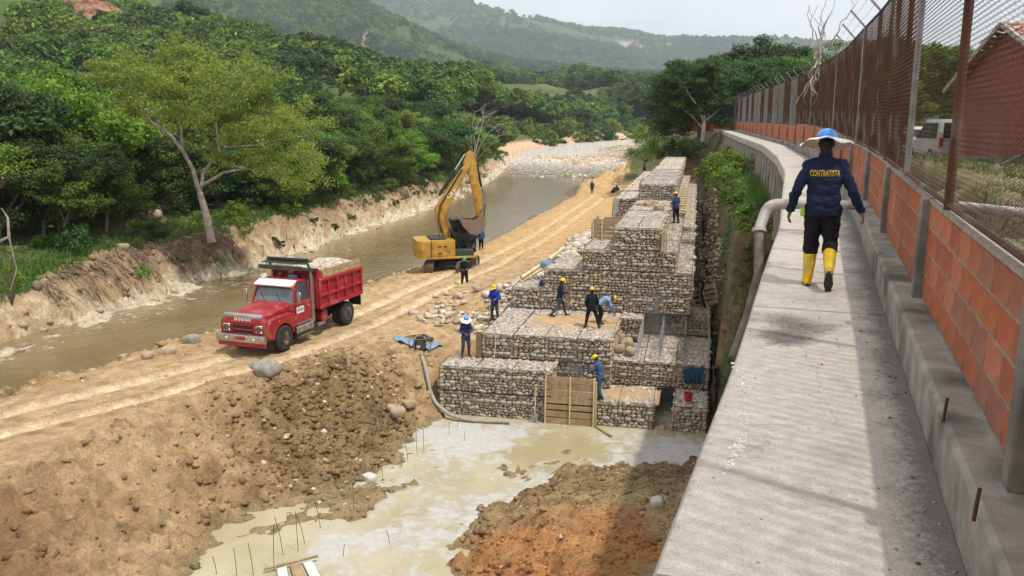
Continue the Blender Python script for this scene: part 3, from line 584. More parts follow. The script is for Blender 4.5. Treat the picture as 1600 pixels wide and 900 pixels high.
# brick wall: bays of hollow clay blocks between concrete posts
bw = empty('brick_wall', (0, 0, 0), 0, 'low orange clay block wall with grey concrete posts along the walkway', 'wall')
OFFW = W+.20; BAY = 3.84; sP = s_at_y(3.1+.49); sp = sP-BAY; nb = 0; bay = 0
unit = MB().box((0, 0, 0), (.385, .09, .182)).build('clay_block', M['brick'], bw, bevel=.006); ume = unit.data; bpy.data.objects.remove(unit)
bvar = []
def ribbed(m):
    nt = m.node_tree; N, L = nt.nodes, nt.links; b = N['Principled BSDF']; tc = N.new('ShaderNodeTexCoord'); wv = N.new('ShaderNodeTexWave'); wv.bands_direction = 'X'; wv.inputs['Scale'].default_value = 9; wv.inputs['Distortion'].default_value = .4
    L.new(tc.outputs['Object'], wv.inputs[0]); bp = N.new('ShaderNodeBump'); bp.inputs['Distance'].default_value = .004; L.new(wv.outputs[1], bp.inputs['Height']); old = b.inputs['Normal'].links[0].from_socket; L.new(old, bp.inputs['Normal']); L.new(bp.outputs[0], b.inputs['Normal']); return m
for i, (c1, c2) in enumerate([((.47, .15, .07), (.33, .10, .05)), ((.42, .135, .065), (.29, .09, .045)), ((.53, .19, .10), (.40, .13, .07)), ((.38, .15, .095), (.27, .11, .07)), ((.49, .14, .06), (.36, .10, .04))]):
    m_ = ume.copy(); m_.materials.clear(); m_.materials.append(ribbed(mk('clay_block_%s' % 'abcde'[i], c1, c2, 5, .85, .004, 45, c3=(.24, .15, .11), c3s=4, c3r=(.55, .72)))); bvar.append(m_)
posts_s = []
stuff = MB()
while sp < WLEN-1:
    e = min(sp+BAY, WLEN); c = curb(sp+.5); posts_s.append(sp)
    p = walk(sp, OFFW+.02, 0); d = walk(sp+.2, OFFW)-walk(sp-.2, OFFW); ang = math.atan2(d.y, d.x)
    if e <= WLEN-1:
        po = MB().box((0, 0, .405), (.13, .17, .83)).build('wall_post', M['post'], bw, bevel=.012, loc=(p.x, p.y, p.z+c), rot=(0, 0, ang))
    lift = c
    v, f = ribbon_piece(sp+.065, e-.065, [(OFFW+.007, lift), (OFFW+.09, lift), (OFFW+.09, lift+.785), (OFFW+.007, lift+.785)], .6); pydata('mortar_bed', v, f, M['mortar'], bw)
    L_ = e-sp-.13
    for r_ in range(4):
        x = -.39*(.5 if r_ % 2 else 0)
        while x < L_-.03:
            a0 = max(x, 0); a1 = min(x+.39, L_); x += .395
            if a1-a0 < .06: continue
            sm = sp+.065+(a0+a1)/2; q = walk(sm, OFFW+.045+random.uniform(-.003, .003), lift+.1+r_*.196)
            dd = walk(sm+.2, OFFW)-walk(sm-.2, OFFW); an = math.atan2(dd.y, dd.x)
            if nb < 288 and sm > 2.5 and bay < 8:
                b_ = bpy.data.objects.new('clay_block', random.choice(bvar)); COL.objects.link(b_); b_.parent = bw; b_.location = q; b_.rotation_euler = (0, math.atan2(-dd.z, .4), an); b_.scale = ((a1-a0-.013)/.385, 1, 1); nb += 1
            else: stuff.box(q, ((a1-a0-.008), .09, .188), Matrix.Rotation(an, 3, 'Z'))
    sp = e; bay += 1
o = stuff.build('distant_clay_blocks', M['brick'], bw); tag(o, kind='stuff')
v, f = ribbon_piece(S0, WLEN, [(OFFW-.005, .3+.787), (OFFW+.1, .3+.787), (OFFW+.1, .3+.815), (OFFW-.005, .3+.815)], 1)
n_k = 4; vv = []
for i, p in enumerate(v):
    s_i = S0+(WLEN-S0)*(i//4)/(len(v)//4-1); vv.append(p+Vector((0, 0, curb(s_i)-.3)))
pydata('mortar_cap', vv, f, M['mortar'], bw)
# end wall that turns away at the far end
e_ = walk(WLEN-.3, OFFW); MB().box((e_.x-3.4, e_.y+.6, e_.z+.35), (7.5, .2, 1.5)).build('end_panel', M['brick'], bw)
# chain-link fence
fn = empty('chain_link_fence', (0, 0, 0), 0, 'tall rusty chain link fence with angled arms on top of the low brick wall', 'fence')
PW = 3.0; PH = 2.28
def mesh_panel(cw, ch, r, mat, name='mesh_panel', w=PW, h=PH):
    nc = int(w/cw); nr = int(h/(ch/2)); V = []; Fq = []
    offs3 = [(r*math.cos(a), r*math.sin(a)) for a in (math.pi/2, math.pi*7/6, math.pi*11/6)]
    for c in range(nc):
        base = len(V)
        for k_ in range(nr+1):
            x = (c+.5)*cw+(cw/2*1.02 if k_ % 2 else -cw/2*1.02); z = k_*ch/2; y = .0022 if k_ % 2 else -.0022
            for a, b_ in offs3: V.append((x+a, y+b_, z))
        for k_ in range(nr):
            for j in range(3): Fq.append((base+k_*3+j, base+k_*3+(j+1) % 3, base+k_*3+3+(j+1) % 3, base+k_*3+3+j))
    me = npmesh(name, V, Fq); me.materials.append(mat); return me
pmw = mesh_panel(.115, .036, .0031, M['rust']); pm = mesh_panel(.05, .05, .0027, M['rust']); pm2 = pm.copy(); pm2.materials.clear(); pm2.materials.append(M['galv'])
s = s_at_y(5.95+.5)-2*PW; k = 0
while s < WLEN-PW:
    a = walk(s, OFFW+.03); b_ = walk(s+PW, OFFW+.03); d = b_-a; z0 = curb(s+1)+.83; L3 = d.length
    o = bpy.data.objects.new('mesh_panel', pmw if a.y < 8 else pm if (a.y < 36 or k % 5 in (0, 3)) else pm2); COL.objects.link(o); o.parent = fn
    an = math.atan2(d.y, d.x); dxy = math.hypot(d.x, d.y)
    o.matrix_local = Matrix(((d.x/PW, -d.y/dxy, 0, a.x), (d.y/PW, d.x/dxy, 0, a.y), (d.z/PW, 0, 1, a.z+z0), (0, 0, 0, 1)))
    m_ = M['rust'] if k % 3 else M['galv']
    top = a+Vector((0, 0, z0+PH)); MB().tube([a+Vector((0, 0, z0-.05)), top], .032, 10).build('fence_post', m_, fn, smooth=True)
    out_ = Vector((-d.y, d.x, 0)).normalized()
    MB().bar(top, top+out_*.30+Vector((0, 0, .34)), .035, .035).build('fence_arm', M['galv'], fn)
    MB().tube([top+Vector((0, 0, .0)), b_+Vector((0, 0, curb(s+PW+1)+.83+PH))], .022, 8).build('top_rail', M['rust'], fn, smooth=True)
    MB().tube([a+Vector((0, 0, z0+.02)), b_+Vector((0, 0, curb(s+PW+1)+.85))], .02, 6).build('bottom_rail', M['rust'], fn, smooth=True)
    if 8 < a.y < 14:
        q = walk(s+1.35, OFFW+.05, z0); MB().tube([q, q+Vector((0, 0, PH))], .03, 10).build('fence_post', M['rust'], fn, smooth=True)
    for h_ in (.12, .24, .34):
        c0 = top+out_*.30*h_/.34+Vector((0, 0, h_)); c1 = b_+Vector((0, 0, curb(s+PW+1)+.83+PH))+out_*.30*h_/.34+Vector((0, 0, h_))
        MB().tube([c0, (c0+c1)/2+Vector((0, 0, -.03)), c1], .0035, 4).build('barbed_wire', M['galv'], fn)
    s += PW; k += 1

# ------------------------------------------------------------------ gabions
ICO = None
def _ico(n):
    bm = bmesh.new(); bmesh.ops.create_icosphere(bm, subdivisions=n, radius=1); V = np.array([v.co[:] for v in bm.verts]); F = np.array([[v.index for v in f.verts] for f in bm.faces]); bm.free(); return V, F
ICO1 = _ico(1); ICO2 = _ico(2)
def stone_verts(c, d, box=.45, seed=None, rough=.14, ico=ICO1):
    """rounded irregular stone: ellipsoid pushed towards a box"""
    V = ico[0].copy(); p = np.abs(V)**(1-box)*np.sign(V); V = p*(1+rng.normal(0, rough, (len(V), 1)))
    a = rng.uniform(-.35, .35); ca, sa = math.cos(a), math.sin(a)
    V = V*np.array(d)/2
    V = np.stack([V[:, 0]*ca-V[:, 2]*sa, V[:, 1], V[:, 0]*sa+V[:, 2]*ca], 1)
    return V+np.array(c)
class NB:
    def __init__(s): s.V = []; s.F = []; s.n = 0
    def add(s, V, F): s.V.append(V); s.F.append(F+s.n); s.n += len(V)
    def mesh(s, name, mat, smooth=True):
        me = npmesh(name, np.concatenate(s.V), np.concatenate(s.F), smooth); me.materials.append(mat); return me
def pack_face(w, h, lo=.10, hi=.20):
    """irregular coursed packing of w x h : list of (cx, cz, width, height)"""
    o = []; z = 0
    while z < h-.03:
        ch = min(random.uniform(lo, hi*.82), h-z)
        if h-z-ch < .06: ch = h-z
        x = -random.uniform(0, .1)
        while x < w-.02:
            sw = random.uniform(.9, 2.1)*ch; x1 = min(x+sw, w+.02)
            if w-x1 < .06: x1 = w
            if ch > .13 and random.random() < .22:
                o += [((x+x1)/2, z+ch*.27, x1-x, ch*.52), ((x+x1)/2, z+ch*.78, x1-x, ch*.46)]
            else: o.append(((x+x1)/2, z+ch/2+random.uniform(-.015, .015), x1-x, ch))
            x = x1
        z += ch
    return o
def basket_meshes(w, d, h, big=True):
    """front / sides / top stone shells of one basket, origin at its front lower left corner"""
    nb_ = NB(); bigs = []
    for cx, cz, sw, sh in pack_face(w, h):
        if big and sw*sh > .034 and len(bigs) < 9: bigs.append((cx, cz, sw, sh)); continue
        nb_.add(stone_verts((cx, .05+random.uniform(-.012, .012), cz), (sw*1.04, .19, sh*1.06)), ICO1[1])
    for side in (0, 1):
        for cy, cz, sw, sh in pack_face(d, h, .13, .25):
            V = stone_verts((0, 0, 0), (.19, sw*1.04, sh*1.06)); nb_.add(V+np.array([(.05 if side == 0 else w-.05), cy, cz]), ICO1[1])
    tp = NB()
    st = .135; 
    for i in range(int(w/st)+1):
        for j in range(int(d/st)+1):
            x = (i+.5+random.uniform(-.45, .45))*st; y = (j+.5+random.uniform(-.45, .45))*st
            if x > w or y > d: continue
            sz = random.uniform(.10, .24)
            V = stone_verts((0, 0, 0), (sz*random.uniform(.8, 1.5), sz*random.uniform(.7, 1.1), sz*.6), .5, rough=.2)
            a = random.uniform(0, 3.1); V = np.stack([V[:, 0]*math.cos(a)-V[:, 1]*math.sin(a), V[:, 0]*math.sin(a)+V[:, 1]*math.cos(a), V[:, 2]], 1)
            tp.add(V+np.array([x, y, h-.05+random.uniform(-.02, .025)]), ICO1[1])
    return nb_.mesh('stone_fill', M['stone']), tp.mesh('rubble_top', M['gravel']), bigs
def net_mesh(quads, cell=.11, r=.0028):
    """hexagonal-ish wire net on planar quads given as (origin, edge a, edge b)"""
    V = []; Fq = []
    def seg(p, q):
        d = (q-p); l = d.length
        if l < 1e-5: return
        z = d/l; u = Vector((0, 0, 1)) if abs(z.z) < .9 else Vector((1, 0, 0)); x = z.cross(u).normalized()*r; y = z.cross(x).normalized()*r; n = len(V)
        for e in (p, q):
            V.extend([tuple(e+x), tuple(e-x*.5+y*.87), tuple(e-x*.5-y*.87)])
        Fq.extend([(n+j, n+(j+1) % 3, n+3+(j+1) % 3, n+3+j) for j in range(3)])
    for o, a, b in quads:
        o, a, b = Vector(o), Vector(a), Vector(b); la, lb = a.length, b.length; ua, ub = a/la, b/lb
        nc, nr = max(1, int(la/cell)), max(1, int(lb/cell))
        for i in range(nc+1):
            for j in range(nr):
                x0 = (i+(.5 if j % 2 else 0))*cell; 
                if x0 > la: continue
                p = o+ua*x0+ub*(j*cell); seg(p, p+ub*cell*.45)
                for sgn in (-1, 1):
                    x1 = x0+sgn*cell/2
                    if 0 <= x1 <= la: seg(p+ub*cell*.45, o+ua*x1+ub*((j+1)*cell))
        for p, q in ((o, o+a), (o+a, o+a+b), (o+a+b, o+b), (o+b, o)): seg(p, q); 
    return npmesh('wire_net', V, Fq)
_bk = {}
def basket_kind(w, d, h, net=True):
    key = (round(w, 2), round(d, 2), round(h, 2), net)
    if key not in _bk:
        _bk[key] = []
        for _ in range(2 if w < 3 else 1):
            st, tp, bigs = basket_meshes(w, d, h)
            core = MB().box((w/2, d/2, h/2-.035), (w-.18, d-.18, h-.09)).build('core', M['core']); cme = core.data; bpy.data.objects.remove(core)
            nm = net_mesh([((0, -.055, 0), (w, 0, 0), (0, 0, h)), ((0, -.05, h+.03), (w, 0, 0), (0, d, 0))], .12, .0022); nm.materials.append(M['netwire'])
            fr = MB()
            for p, q in (((0, -.06, 0), (0, -.06, h)), ((w, -.06, 0), (w, -.06, h)), ((0, -.06, h+.02), (w, -.06, h+.02)), ((0, -.06, .01), (w, -.06, .01)), ((0, 0, h+.03), (0, d, h+.03)), ((w, 0, h+.03), (w, d, h+.03))): fr.bar(p, q, .016)
            fo = fr.build('selvedge_wire', M['core']); fme = fo.data; bpy.data.objects.remove(fo)
            bm_ = []
            for cx, cz, sw, sh in bigs:
                n_ = NB(); n_.add(stone_verts((0, 0, 0), (sw*1.05, .22, sh*1.08), .5, ico=ICO2, rough=.035), ICO2[1]); bm_.append((n_.mesh('stone', M['stone']), (cx, .04, cz)))
            _bk[key].append((st, tp, cme, nm, fme, bm_))
    return random.choice(_bk[key])
def basket(u, v, z, w, d, h, label, group=None, near=True, rz=0):
    p = G(u, v+random.uniform(-.03, .02), z); t = empty('gabion_basket', p, -GA+rz+random.uniform(-.010, .010), label, 'gabion', group); t.scale = (1, 1, random.uniform(.975, 1.005))
    st, tp, cme, nm, fme, bigs = basket_kind(w, d, h)
    for nm_, me in (('stone_fill', st), ('rubble_top', tp)):
        o = bpy.data.objects.new(nm_, me); COL.objects.link(o); o.parent = t; o['kind'] = 'stuff'
    for nm_, me in (('core', cme), ('selvedge_wire', fme)) + ((('wire_net', nm),) if near else ()):
        o = bpy.data.objects.new(nm_, me); COL.objects.link(o); o.parent = t
    for me, c in bigs:
        o = bpy.data.objects.new('stone', me); COL.objects.link(o); o.parent = t; o.location = c
    return t
ordi = ['first', 'second', 'third', 'fourth', 'fifth', 'sixth', 'seventh', 'eighth', 'ninth', 'tenth', 'eleventh', 'twelfth', 'thirteenth', 'fourteenth', 'fifteenth', 'sixteenth']
GG = 'stone filled gabion baskets of the stepped wall'
def row(u0, u1, n, v, z, d, h, where, near=True):
    w = (u1-u0)/n
    for i in range(n):
        basket(u0+i*w, v, z, w, d, h, 'stone filled basket, %s from left %s' % (ordi[i], where), GG, near)
row(0, 4.4, 3, 0, -9.45, 1.5, .98, 'in the lower left front block layer')
row(0, 4.4, 3, 0, -8.46, 1.5, .98, 'in the upper left front block layer')
row(4.42, 8.3, 3, 0, -9.45, 2.2, .98, 'of the low front tier by the pool')
basket(9.05, 0, -9.45, 1.2, 2.2, .98, 'narrow stone basket at the right pool corner carrying the red bucket', GG)
row(1.35, 6.5, 4, 1.5, -7.45, 4.9, .98, 'of the tier the workers stand on')
row(4.42, 6.5, 2, 1.52, -8.46, 3.0, .98, 'in the recess behind leaning formwork')
row(6.52, 10.3, 3, 2.22, -8.46, 4.55, .98, 'in the tier behind the red bucket')
basket(6.52, 5.3, -7.46, .95, 1.3, .98, 'small stone basket beside the workers, right end of the trodden tier', GG)
row(8.5, 10.35, 2, 6.8, -7.45, 2.2, .98, 'below the slanting wooden panel')
row(6.55, 8.5, 2, 6.8, -7.45, 1.0, .98, 'behind the empty wire cages')
CL = [(-6.46, .91), (-5.54, .93), (-4.6, .92)]
row(1.5, 9.5, 6, 6.42, -6.46, 2.4, .91, 'in the bottom course of the tall face')
row(3.0, 9.5, 5, 6.45, -5.54, 3.6, .93, 'in the second course of the tall face')
row(4.75, 8.75, 3, 6.47, -4.6, 3.6, .92, 'in the third course of the tall face')
row(6.05, 8.1, 2, 6.5, -3.67, 4.6, .97, 'in the top course of the tall face')
for i in range(3): basket(6.05, 11.1+i*3.24, -3.67, 2.05, 3.2, .97, 'basket behind the top course, %s one back under loose boulders' % ordi[i], GG)
for i in range(12): basket(8.12, 10.1+i*4.4, -4.6, .68, 4.38, .92, 'long narrow basket of the walked strip, %s from the front' % ordi[i], GG, i < 3)
for i in range(13): basket(8.82, 6.5+i*4.4, -5.54, .70, 4.38, .93, 'outer low strip basket beside the trench, %s from the front' % ordi[i], GG, i < 3)
def wide(): pass
k = 0; vv_ = 20.8
while vv_ < 74:
    basket(6.2, vv_, -2.72, 2.07, 4.4, .95, 'grey topped basket of the long upper wall, %s one back' % ordi[k], GG, k < 4); vv_ += 4.45; k += 1
for k in range(7): basket(5.2+.0*k, 75+k*10, -1.9, 3.4, 9.8, .95, 'pale basket of the far raised stretch, %s one back' % ordi[k], GG, False)
for k in range(5): basket(4.5, 23+k*6, -5.4+.02*k, 1.7, 5.9, 2.6, 'lower river side basket under the long wall, %s one back' % ordi[k], GG, False)
for k in range(2): basket(4.75, 10.1+k*5.4, -5.9, 1.3, 5.3, 2.0, 'river side basket behind the wooden formwork, %s one back' % ordi[k], GG, False)
# ------------------------------------------------------------------ trees
def ratio(y): # pixel row of the photo -> slope of the sight line (used only to read off heights)
    return (-(y-450)*math.cos(PITCH)-1290*math.sin(PITCH))/(1290*math.cos(PITCH)-(y-450)*math.sin(PITCH))
def at(x, y, Y):
    ry = 1290*math.cos(PITCH)-(y-450)*math.sin(PITCH); return Vector(((x-800)/ry*Y, Y, 1.75+ratio(y)*Y))
def leaves(centres, per, size, flat=.55, up=.6, seed=1):
    """centres: list of (x,y,z,r). scatter small rhombic leaf sprays through flattened clumps"""
    g = np.random.default_rng(seed); C = np.array(centres); K = len(C); n = K*per; idx = np.repeat(np.arange(K), per)
    d = g.normal(size=(n, 3)); d /= np.linalg.norm(d, axis=1)[:, None]; rad = g.random(n)**.45
    P = C[idx, :3]+d*rad[:, None]*C[idx, 3:4]*np.array([1, 1, flat])
    nrm = d*.8+g.normal(size=(n, 3))*.55+np.array([0, 0, up]); nrm /= np.linalg.norm(nrm, axis=1)[:, None]
    t = np.cross(nrm, g.normal(size=(n, 3))); t /= np.linalg.norm(t, axis=1)[:, None]; b = np.cross(nrm, t)
    s = size*(.6+.8*g.random(n))[:, None]; droop = np.array([0, 0, -.25])
    V = np.stack([P-t*s, P-b*s*.45, P+t*s+droop*s, P+b*s*.45], 1).reshape(-1, 3); F = np.arange(n*4).reshape(-1, 4)
    return npmesh('crown', V, F)
def limb(mb, p, d, L, r, depth, ends, g, bend=.35, lift=.12, n=4):
    pts_ = [Vector(p)]; rs = [r]; d = Vector(d).normalized()
    for i in range(n):
        d = (d+Vector((g.uniform(-bend, bend), g.uniform(-bend, bend), g.uniform(-bend*.5, bend*.5)+lift))*.55).normalized()
        pts_.append(pts_[-1]+d*L/n); rs.append(r*(1-.55*(i+1)/n))
    mb.tube(pts_, rs, 6 if r > .05 else 4, cap=False)
    if depth == 0: ends.append(pts_[-1]); ends.append(pts_[-2]); return
    k = g.choice([2, 3, 3])
    for i in range(k):
        q = pts_[-1] if i < 2 else pts_[-2]
        a = g.uniform(0, 6.28); s_ = Vector((math.cos(a), math.sin(a), g.uniform(-.15, .45)))
        limb(mb, q, (d+s_*g.uniform(.6, 1.0)), L*g.uniform(.6, .8), rs[-1]*1.0, depth-1, ends, g, bend, lift)
    ends.append(pts_[-1])
def tree_kind(seed, H=9, spread=1.0, trunk=.3, limbs=5, leafm='leaf', per=150, size=.125, cl=1.0, bark='bark_d', flatc=.55, extra=None):
    g = random.Random(seed); mb = MB(); ends = []
    top = Vector((g.uniform(-.5, .5), g.uniform(-.5, .5), H*trunk)); r0 = H*.022
    mb.tube([(0, 0, -.6), (g.uniform(-.1, .1), 0, H*trunk*.5), top], [r0*1.25, r0, r0*.8], 8, cap=False)
    for i in range(limbs):
        a = 6.283*i/limbs+g.uniform(-.4, .4); e = g.uniform(.35, 1.3)
        limb(mb, top*g.uniform(.75, 1), (math.cos(a)*spread, math.sin(a)*spread, e), H*.30, r0*.55, 2, ends, g)
    zm = max(p.z for p in ends); f = (H-.6)/zm if zm > H else 1
    cs = [(p.x, p.y, p.z*f, g.uniform(.55, 1.15)*cl*H/9) for p in ends]
    cs = [c for c in cs if g.random() < .95]
    for i in range(int(limbs*5)): a = g.uniform(0, 6.28); rr = g.uniform(.1, .42)*H; cs.append((math.cos(a)*rr, math.sin(a)*rr, g.uniform(.16, .80)*H, g.uniform(.6, 1.15)*cl*H/9))
    cm = leaves(cs, per, size*H/9, flatc, seed=seed); cm.materials.append(M[leafm])
    to = mb.build('trunk', M[bark], smooth=True, fix=False); tm = to.data; bpy.data.objects.remove(to)
    return tm, cm
TK = [tree_kind(11, 9, 1.0, .2, 6, 'leaf'), tree_kind(12, 9.5, 1.1, .18, 6, 'leaf_d'), tree_kind(13, 8.5, 1.25, .2, 6, 'leaf_b'), tree_kind(14, 9, .9, .2, 6, 'leaf'), tree_kind(15, 8, 1.3, .2, 7, 'leaf_y', 130, .11), tree_kind(16, 10, .8, .18, 6, 'leaf_d'), tree_kind(17, 9, 1.1, .16, 7, 'leaf_b')]
def tree_at(x, y, z, k, s, label, group=None, name='forest_tree'):
    t = empty(name, (x, y, z), random.uniform(0, 6.28), label, 'tree', group); t.scale = (s*random.uniform(.9, 1.15), s*random.uniform(.9, 1.15), s)
    for nm_, me in (('trunk', TK[k][0]), ('crown', TK[k][1])):
        o = bpy.data.objects.new(nm_, me); COL.objects.link(o); o.parent = t
    return t
# dense riverside forest on the far bank
rt_ = random.Random(5); placed = []
def frx_(y): return float(np.interp(y, [p[1] for p in FR], [p[0] for p in FR]))
TG = 'trees of the dense riverside forest on the left bank'
names3 = {0: 'mid green leafy tree in the dense forest across the river', 1: 'dark green rounded tree in the dense forest across the river', 2: 'bright green feathery tree in the dense forest across the river', 3: 'mid green leafy tree in the dense forest across the river', 4: 'yellow green airy tree in the dense forest across the river', 5: 'dark green rounded tree in the dense forest across the river', 6: 'bright green feathery tree in the dense forest across the river'}
rows = []
for y in np.arange(40, 330, 4.6):
    for j in range(9):
        dd = 5.6+j*5.0+rt_.uniform(-1.6, 1.6)
        if y < 66: dd += 4.5
        x = frx_(y)-dd; yy = y+rt_.uniform(-2.2, 2.2)
        if abs(x)/yy > .78 or yy < 38: continue
        if j > 4+ (y > 120) and rt_.random() < .3: continue
        if math.hypot(x+21, yy-52) < 5: continue
        if (x+24)**2+(yy-38)**2 < 50: continue
        rows.append((x, yy, dd))
rows.sort(key=lambda p: p[1]+p[2]*.5)
for i, (x, y, dd) in enumerate(rows[:250]):
    k = rt_.choice([0, 1, 3, 5, 0, 1, 2, 4, 6]) if dd < 30 else rt_.choice([0, 1, 5, 1, 3, 2])
    s_ = rt_.uniform(.85, 1.25)*(.85 if dd < 12 else 1.1)
    px_ = 800+1290*x/y; zone = 'left of the pale leaning tree' if px_ < 240 else 'behind the pale leaning tree' if px_ < 420 else 'between the leaning tree and the excavator' if px_ < 660 else 'behind the excavator arm' if px_ < 800 else 'at the far river bend'
    dep = 'front row' if dd < 10 else 'second row' if dd < 16 else 'deeper in the forest'
    if y > 200: dep = 'small with distance'
    kd = {0: 'mid green leafy tree', 1: 'dark green rounded tree', 2: 'bright green feathery tree', 3: 'mid green slender tree', 4: 'yellow green airy tree', 5: 'dark green tall tree', 6: 'fresh green low branching tree'}[k]
    tree_at(x, y, gz(x, y)-.3, k, s_, '%s %s, %s' % (kd, zone, dep), TG)
print('trees', len(rows))

# hills -------------------------------------------------------------
def hill(name, ridge, Y0, Y1, Y2, base, c1, c2, amp, bumpd, nt_=140, ny=70, c3=None, seed=3, gul=1.0):
    t0, t1 = -1.35, .95; T = np.linspace(t0, t1, nt_); Yv = np.linspace(Y0, Y2, ny)
    px = T*1316+800; ry = np.interp(px, [r[0] for r in ridge], [ratio(r[1]) for r in ridge]); 
    TT, YY = np.meshgrid(T, Yv, indexing='ij'); hr = (1.75+ry*Y1)[:, None]
    u = np.clip((YY-Y0)/(Y1-Y0), 0, 1); prof = np.where(YY <= Y1, u**1.15*(2-u)**.35, 1-((YY-Y1)/(Y2-Y1))**1.5*.8)
    X = TT*YY; Z = base+(hr-base)*prof
    nz_ = fbm(X, YY, 2.2/(Y1-Y0), 5, seed, .55); gl = np.abs(fbm(X+YY*.3, YY*.35, 3.2/(Y1-Y0), 4, seed+5, .5))
    Z = Z+amp*(nz_*.8-gl*gul+.28)*np.clip(u*3, 0, 1)*np.where(YY > Y1*.93, .25, 1)
    idx = np.arange(nt_*ny).reshape(nt_, ny); F = np.stack([idx[:-1, :-1], idx[1:, :-1], idx[1:, 1:], idx[:-1, 1:]], -1).reshape(-1, 4)
    xr = np.interp(YY, [p[1] for p in FR], [p[0] for p in FR])-22; bad = ((X > xr) & (YY < 560)).ravel(); F = F[~bad[F].any(1)]
    me = npmesh(name, np.stack([X, YY, Z], -1).reshape(-1, 3), F, True)
    m = mk(name+'_cover', c1, c2, 14/(Y1-Y0), .95, bumpd, 90/(Y1-Y0), c3=c3, c3s=5/(Y1-Y0), c3r=(.58, .66), detail=9, spec=.1)
    o = mesh_obj(name, me, m); tag(o, kind='structure'); return X, YY, Z, T, Yv
HA = hill('near_hill', [(-900, -260), (-300, -120), (0, -25), (130, 22), (230, 26), (330, 42), (400, 62), (470, 84), (530, 98), (600, 122), (700, 142), (780, 152), (850, 168), (1000, 196), (2100, 200)], 150, 340, 460, -4, (.10, .14, .04), (.05, .085, .025), 14, 1.2, c3=(.34, .24, .13), seed=3)
HB = hill('middle_hill', [(-900, 60), (300, 120), (560, 140), (640, 122), (700, 116), (760, 112), (820, 122), (900, 114), (960, 120), (1010, 128), (1100, 150), (1250, 160), (2100, 170)], 400, 720, 950, -4, (.17, .17, .07), (.08, .10, .035), 26, 2.0, c3=(.36, .27, .16), seed=8)
HC = hill('forested_mountain', [(-900, -500), (-300, -260), (200, -90), (400, -40), (560, 0), (620, 32), (700, 72), (800, 100), (900, 112), (1000, 119), (1200, 128), (2100, 140)], 900, 1700, 2300, 0, (.075, .115, .035), (.045, .08, .025), 70, 6, 200, 120, c3=(.30, .24, .15), seed=14)
HD = hill('far_mountain', [(-900, -420), (300, -150), (560, -50), (690, -1), (760, 18), (870, 42), (920, 50), (960, 54), (1040, 70), (1100, 68), (1190, 65), (1300, 72), (1500, 84), (2100, 90)], 2000, 3600, 4700, 0, (.08, .12, .04), (.05, .085, .03), 90, 12, 220, 120, c3=(.36, .30, .22), seed=22)
# far-off wood as one mass: crowns scattered with geometry nodes
def scatter(name, pts_, scales, kinds, meshes):
    """one stuff object: points carrying crowns"""
    me = bpy.data.meshes.new(name); me.from_pydata([tuple(map(float, p)) for p in pts_], [], [])
    a = me.attributes.new('size', 'FLOAT', 'POINT'); a.data.foreach_set('value', np.array(scales, dtype=np.float32))
    a = me.attributes.new('pick', 'INT', 'POINT'); a.data.foreach_set('value', np.array(kinds, dtype=np.int32))
    o = bpy.data.objects.new(name, me); COL.objects.link(o)
    pc = bpy.data.collections.new(name+'_crowns')
    for i, m_ in enumerate(meshes): pc.objects.link(bpy.data.objects.new('crown_%02d' % i, m_))
    ng = bpy.data.node_groups.new(name, 'GeometryNodeTree'); ng.interface.new_socket('Geometry', in_out='INPUT', socket_type='NodeSocketGeometry'); ng.interface.new_socket('Geometry', in_out='OUTPUT', socket_type='NodeSocketGeometry')
    n = ng.nodes; l = ng.links; gi = n.new('NodeGroupInput'); go = n.new('NodeGroupOutput'); ip = n.new('GeometryNodeInstanceOnPoints'); ci = n.new('GeometryNodeCollectionInfo')
    ci.inputs['Collection'].default_value = pc; ci.inputs['Separate Children'].default_value = True; ci.inputs['Reset Children'].default_value = True
    def attr(nm_, t):
        q = n.new('GeometryNodeInputNamedAttribute'); q.data_type = t; q.inputs[0].default_value = nm_; return next(s for s in q.outputs if s.enabled)
    l.new(gi.outputs[0], ip.inputs['Points']); l.new(ci.outputs[0], ip.inputs['Instance']); ip.inputs['Pick Instance'].default_value = True
    l.new(attr('pick', 'INT'), ip.inputs['Instance Index']); l.new(attr('size', 'FLOAT'), ip.inputs['Scale'])
    rv = n.new('FunctionNodeRandomValue'); rv.data_type = 'FLOAT_VECTOR'; rv.inputs[0].default_value = (0, 0, 0); rv.inputs[1].default_value = (.1, .1, 6.28); l.new(rv.outputs[0], ip.inputs['Rotation'])
    l.new(ip.outputs[0], go.inputs[0]); md = o.modifiers.new('scatter', 'NODES'); md.node_group = ng
    o['kind'] = 'stuff'; return o
def clump(seed, lm, n=14, per=26, size=.5, H=6):
    g = random.Random(seed); cs = []
    for i in range(n):
        a = g.uniform(0, 6.28); r_ = g.uniform(0, 2.6); cs.append((math.cos(a)*r_, math.sin(a)*r_, H*.30+(1-(r_/3)**2)*H*.45*g.uniform(.6, 1.1), g.uniform(.9, 1.6)))
    for i in range(5): a = g.uniform(0, 6.28); cs.append((math.cos(a)*1.8, math.sin(a)*1.8, H*.15, 1.4))
    m_ = leaves(cs, per, size, .7, .8, seed); m_.materials.append(M[lm]); return m_
CK = [clump(31, 'leaf'), clump(32, 'leaf_d'), clump(33, 'leaf_d'), clump(34, 'leaf'), clump(35, 'leaf_b'), clump(36, 'leaf_y')]
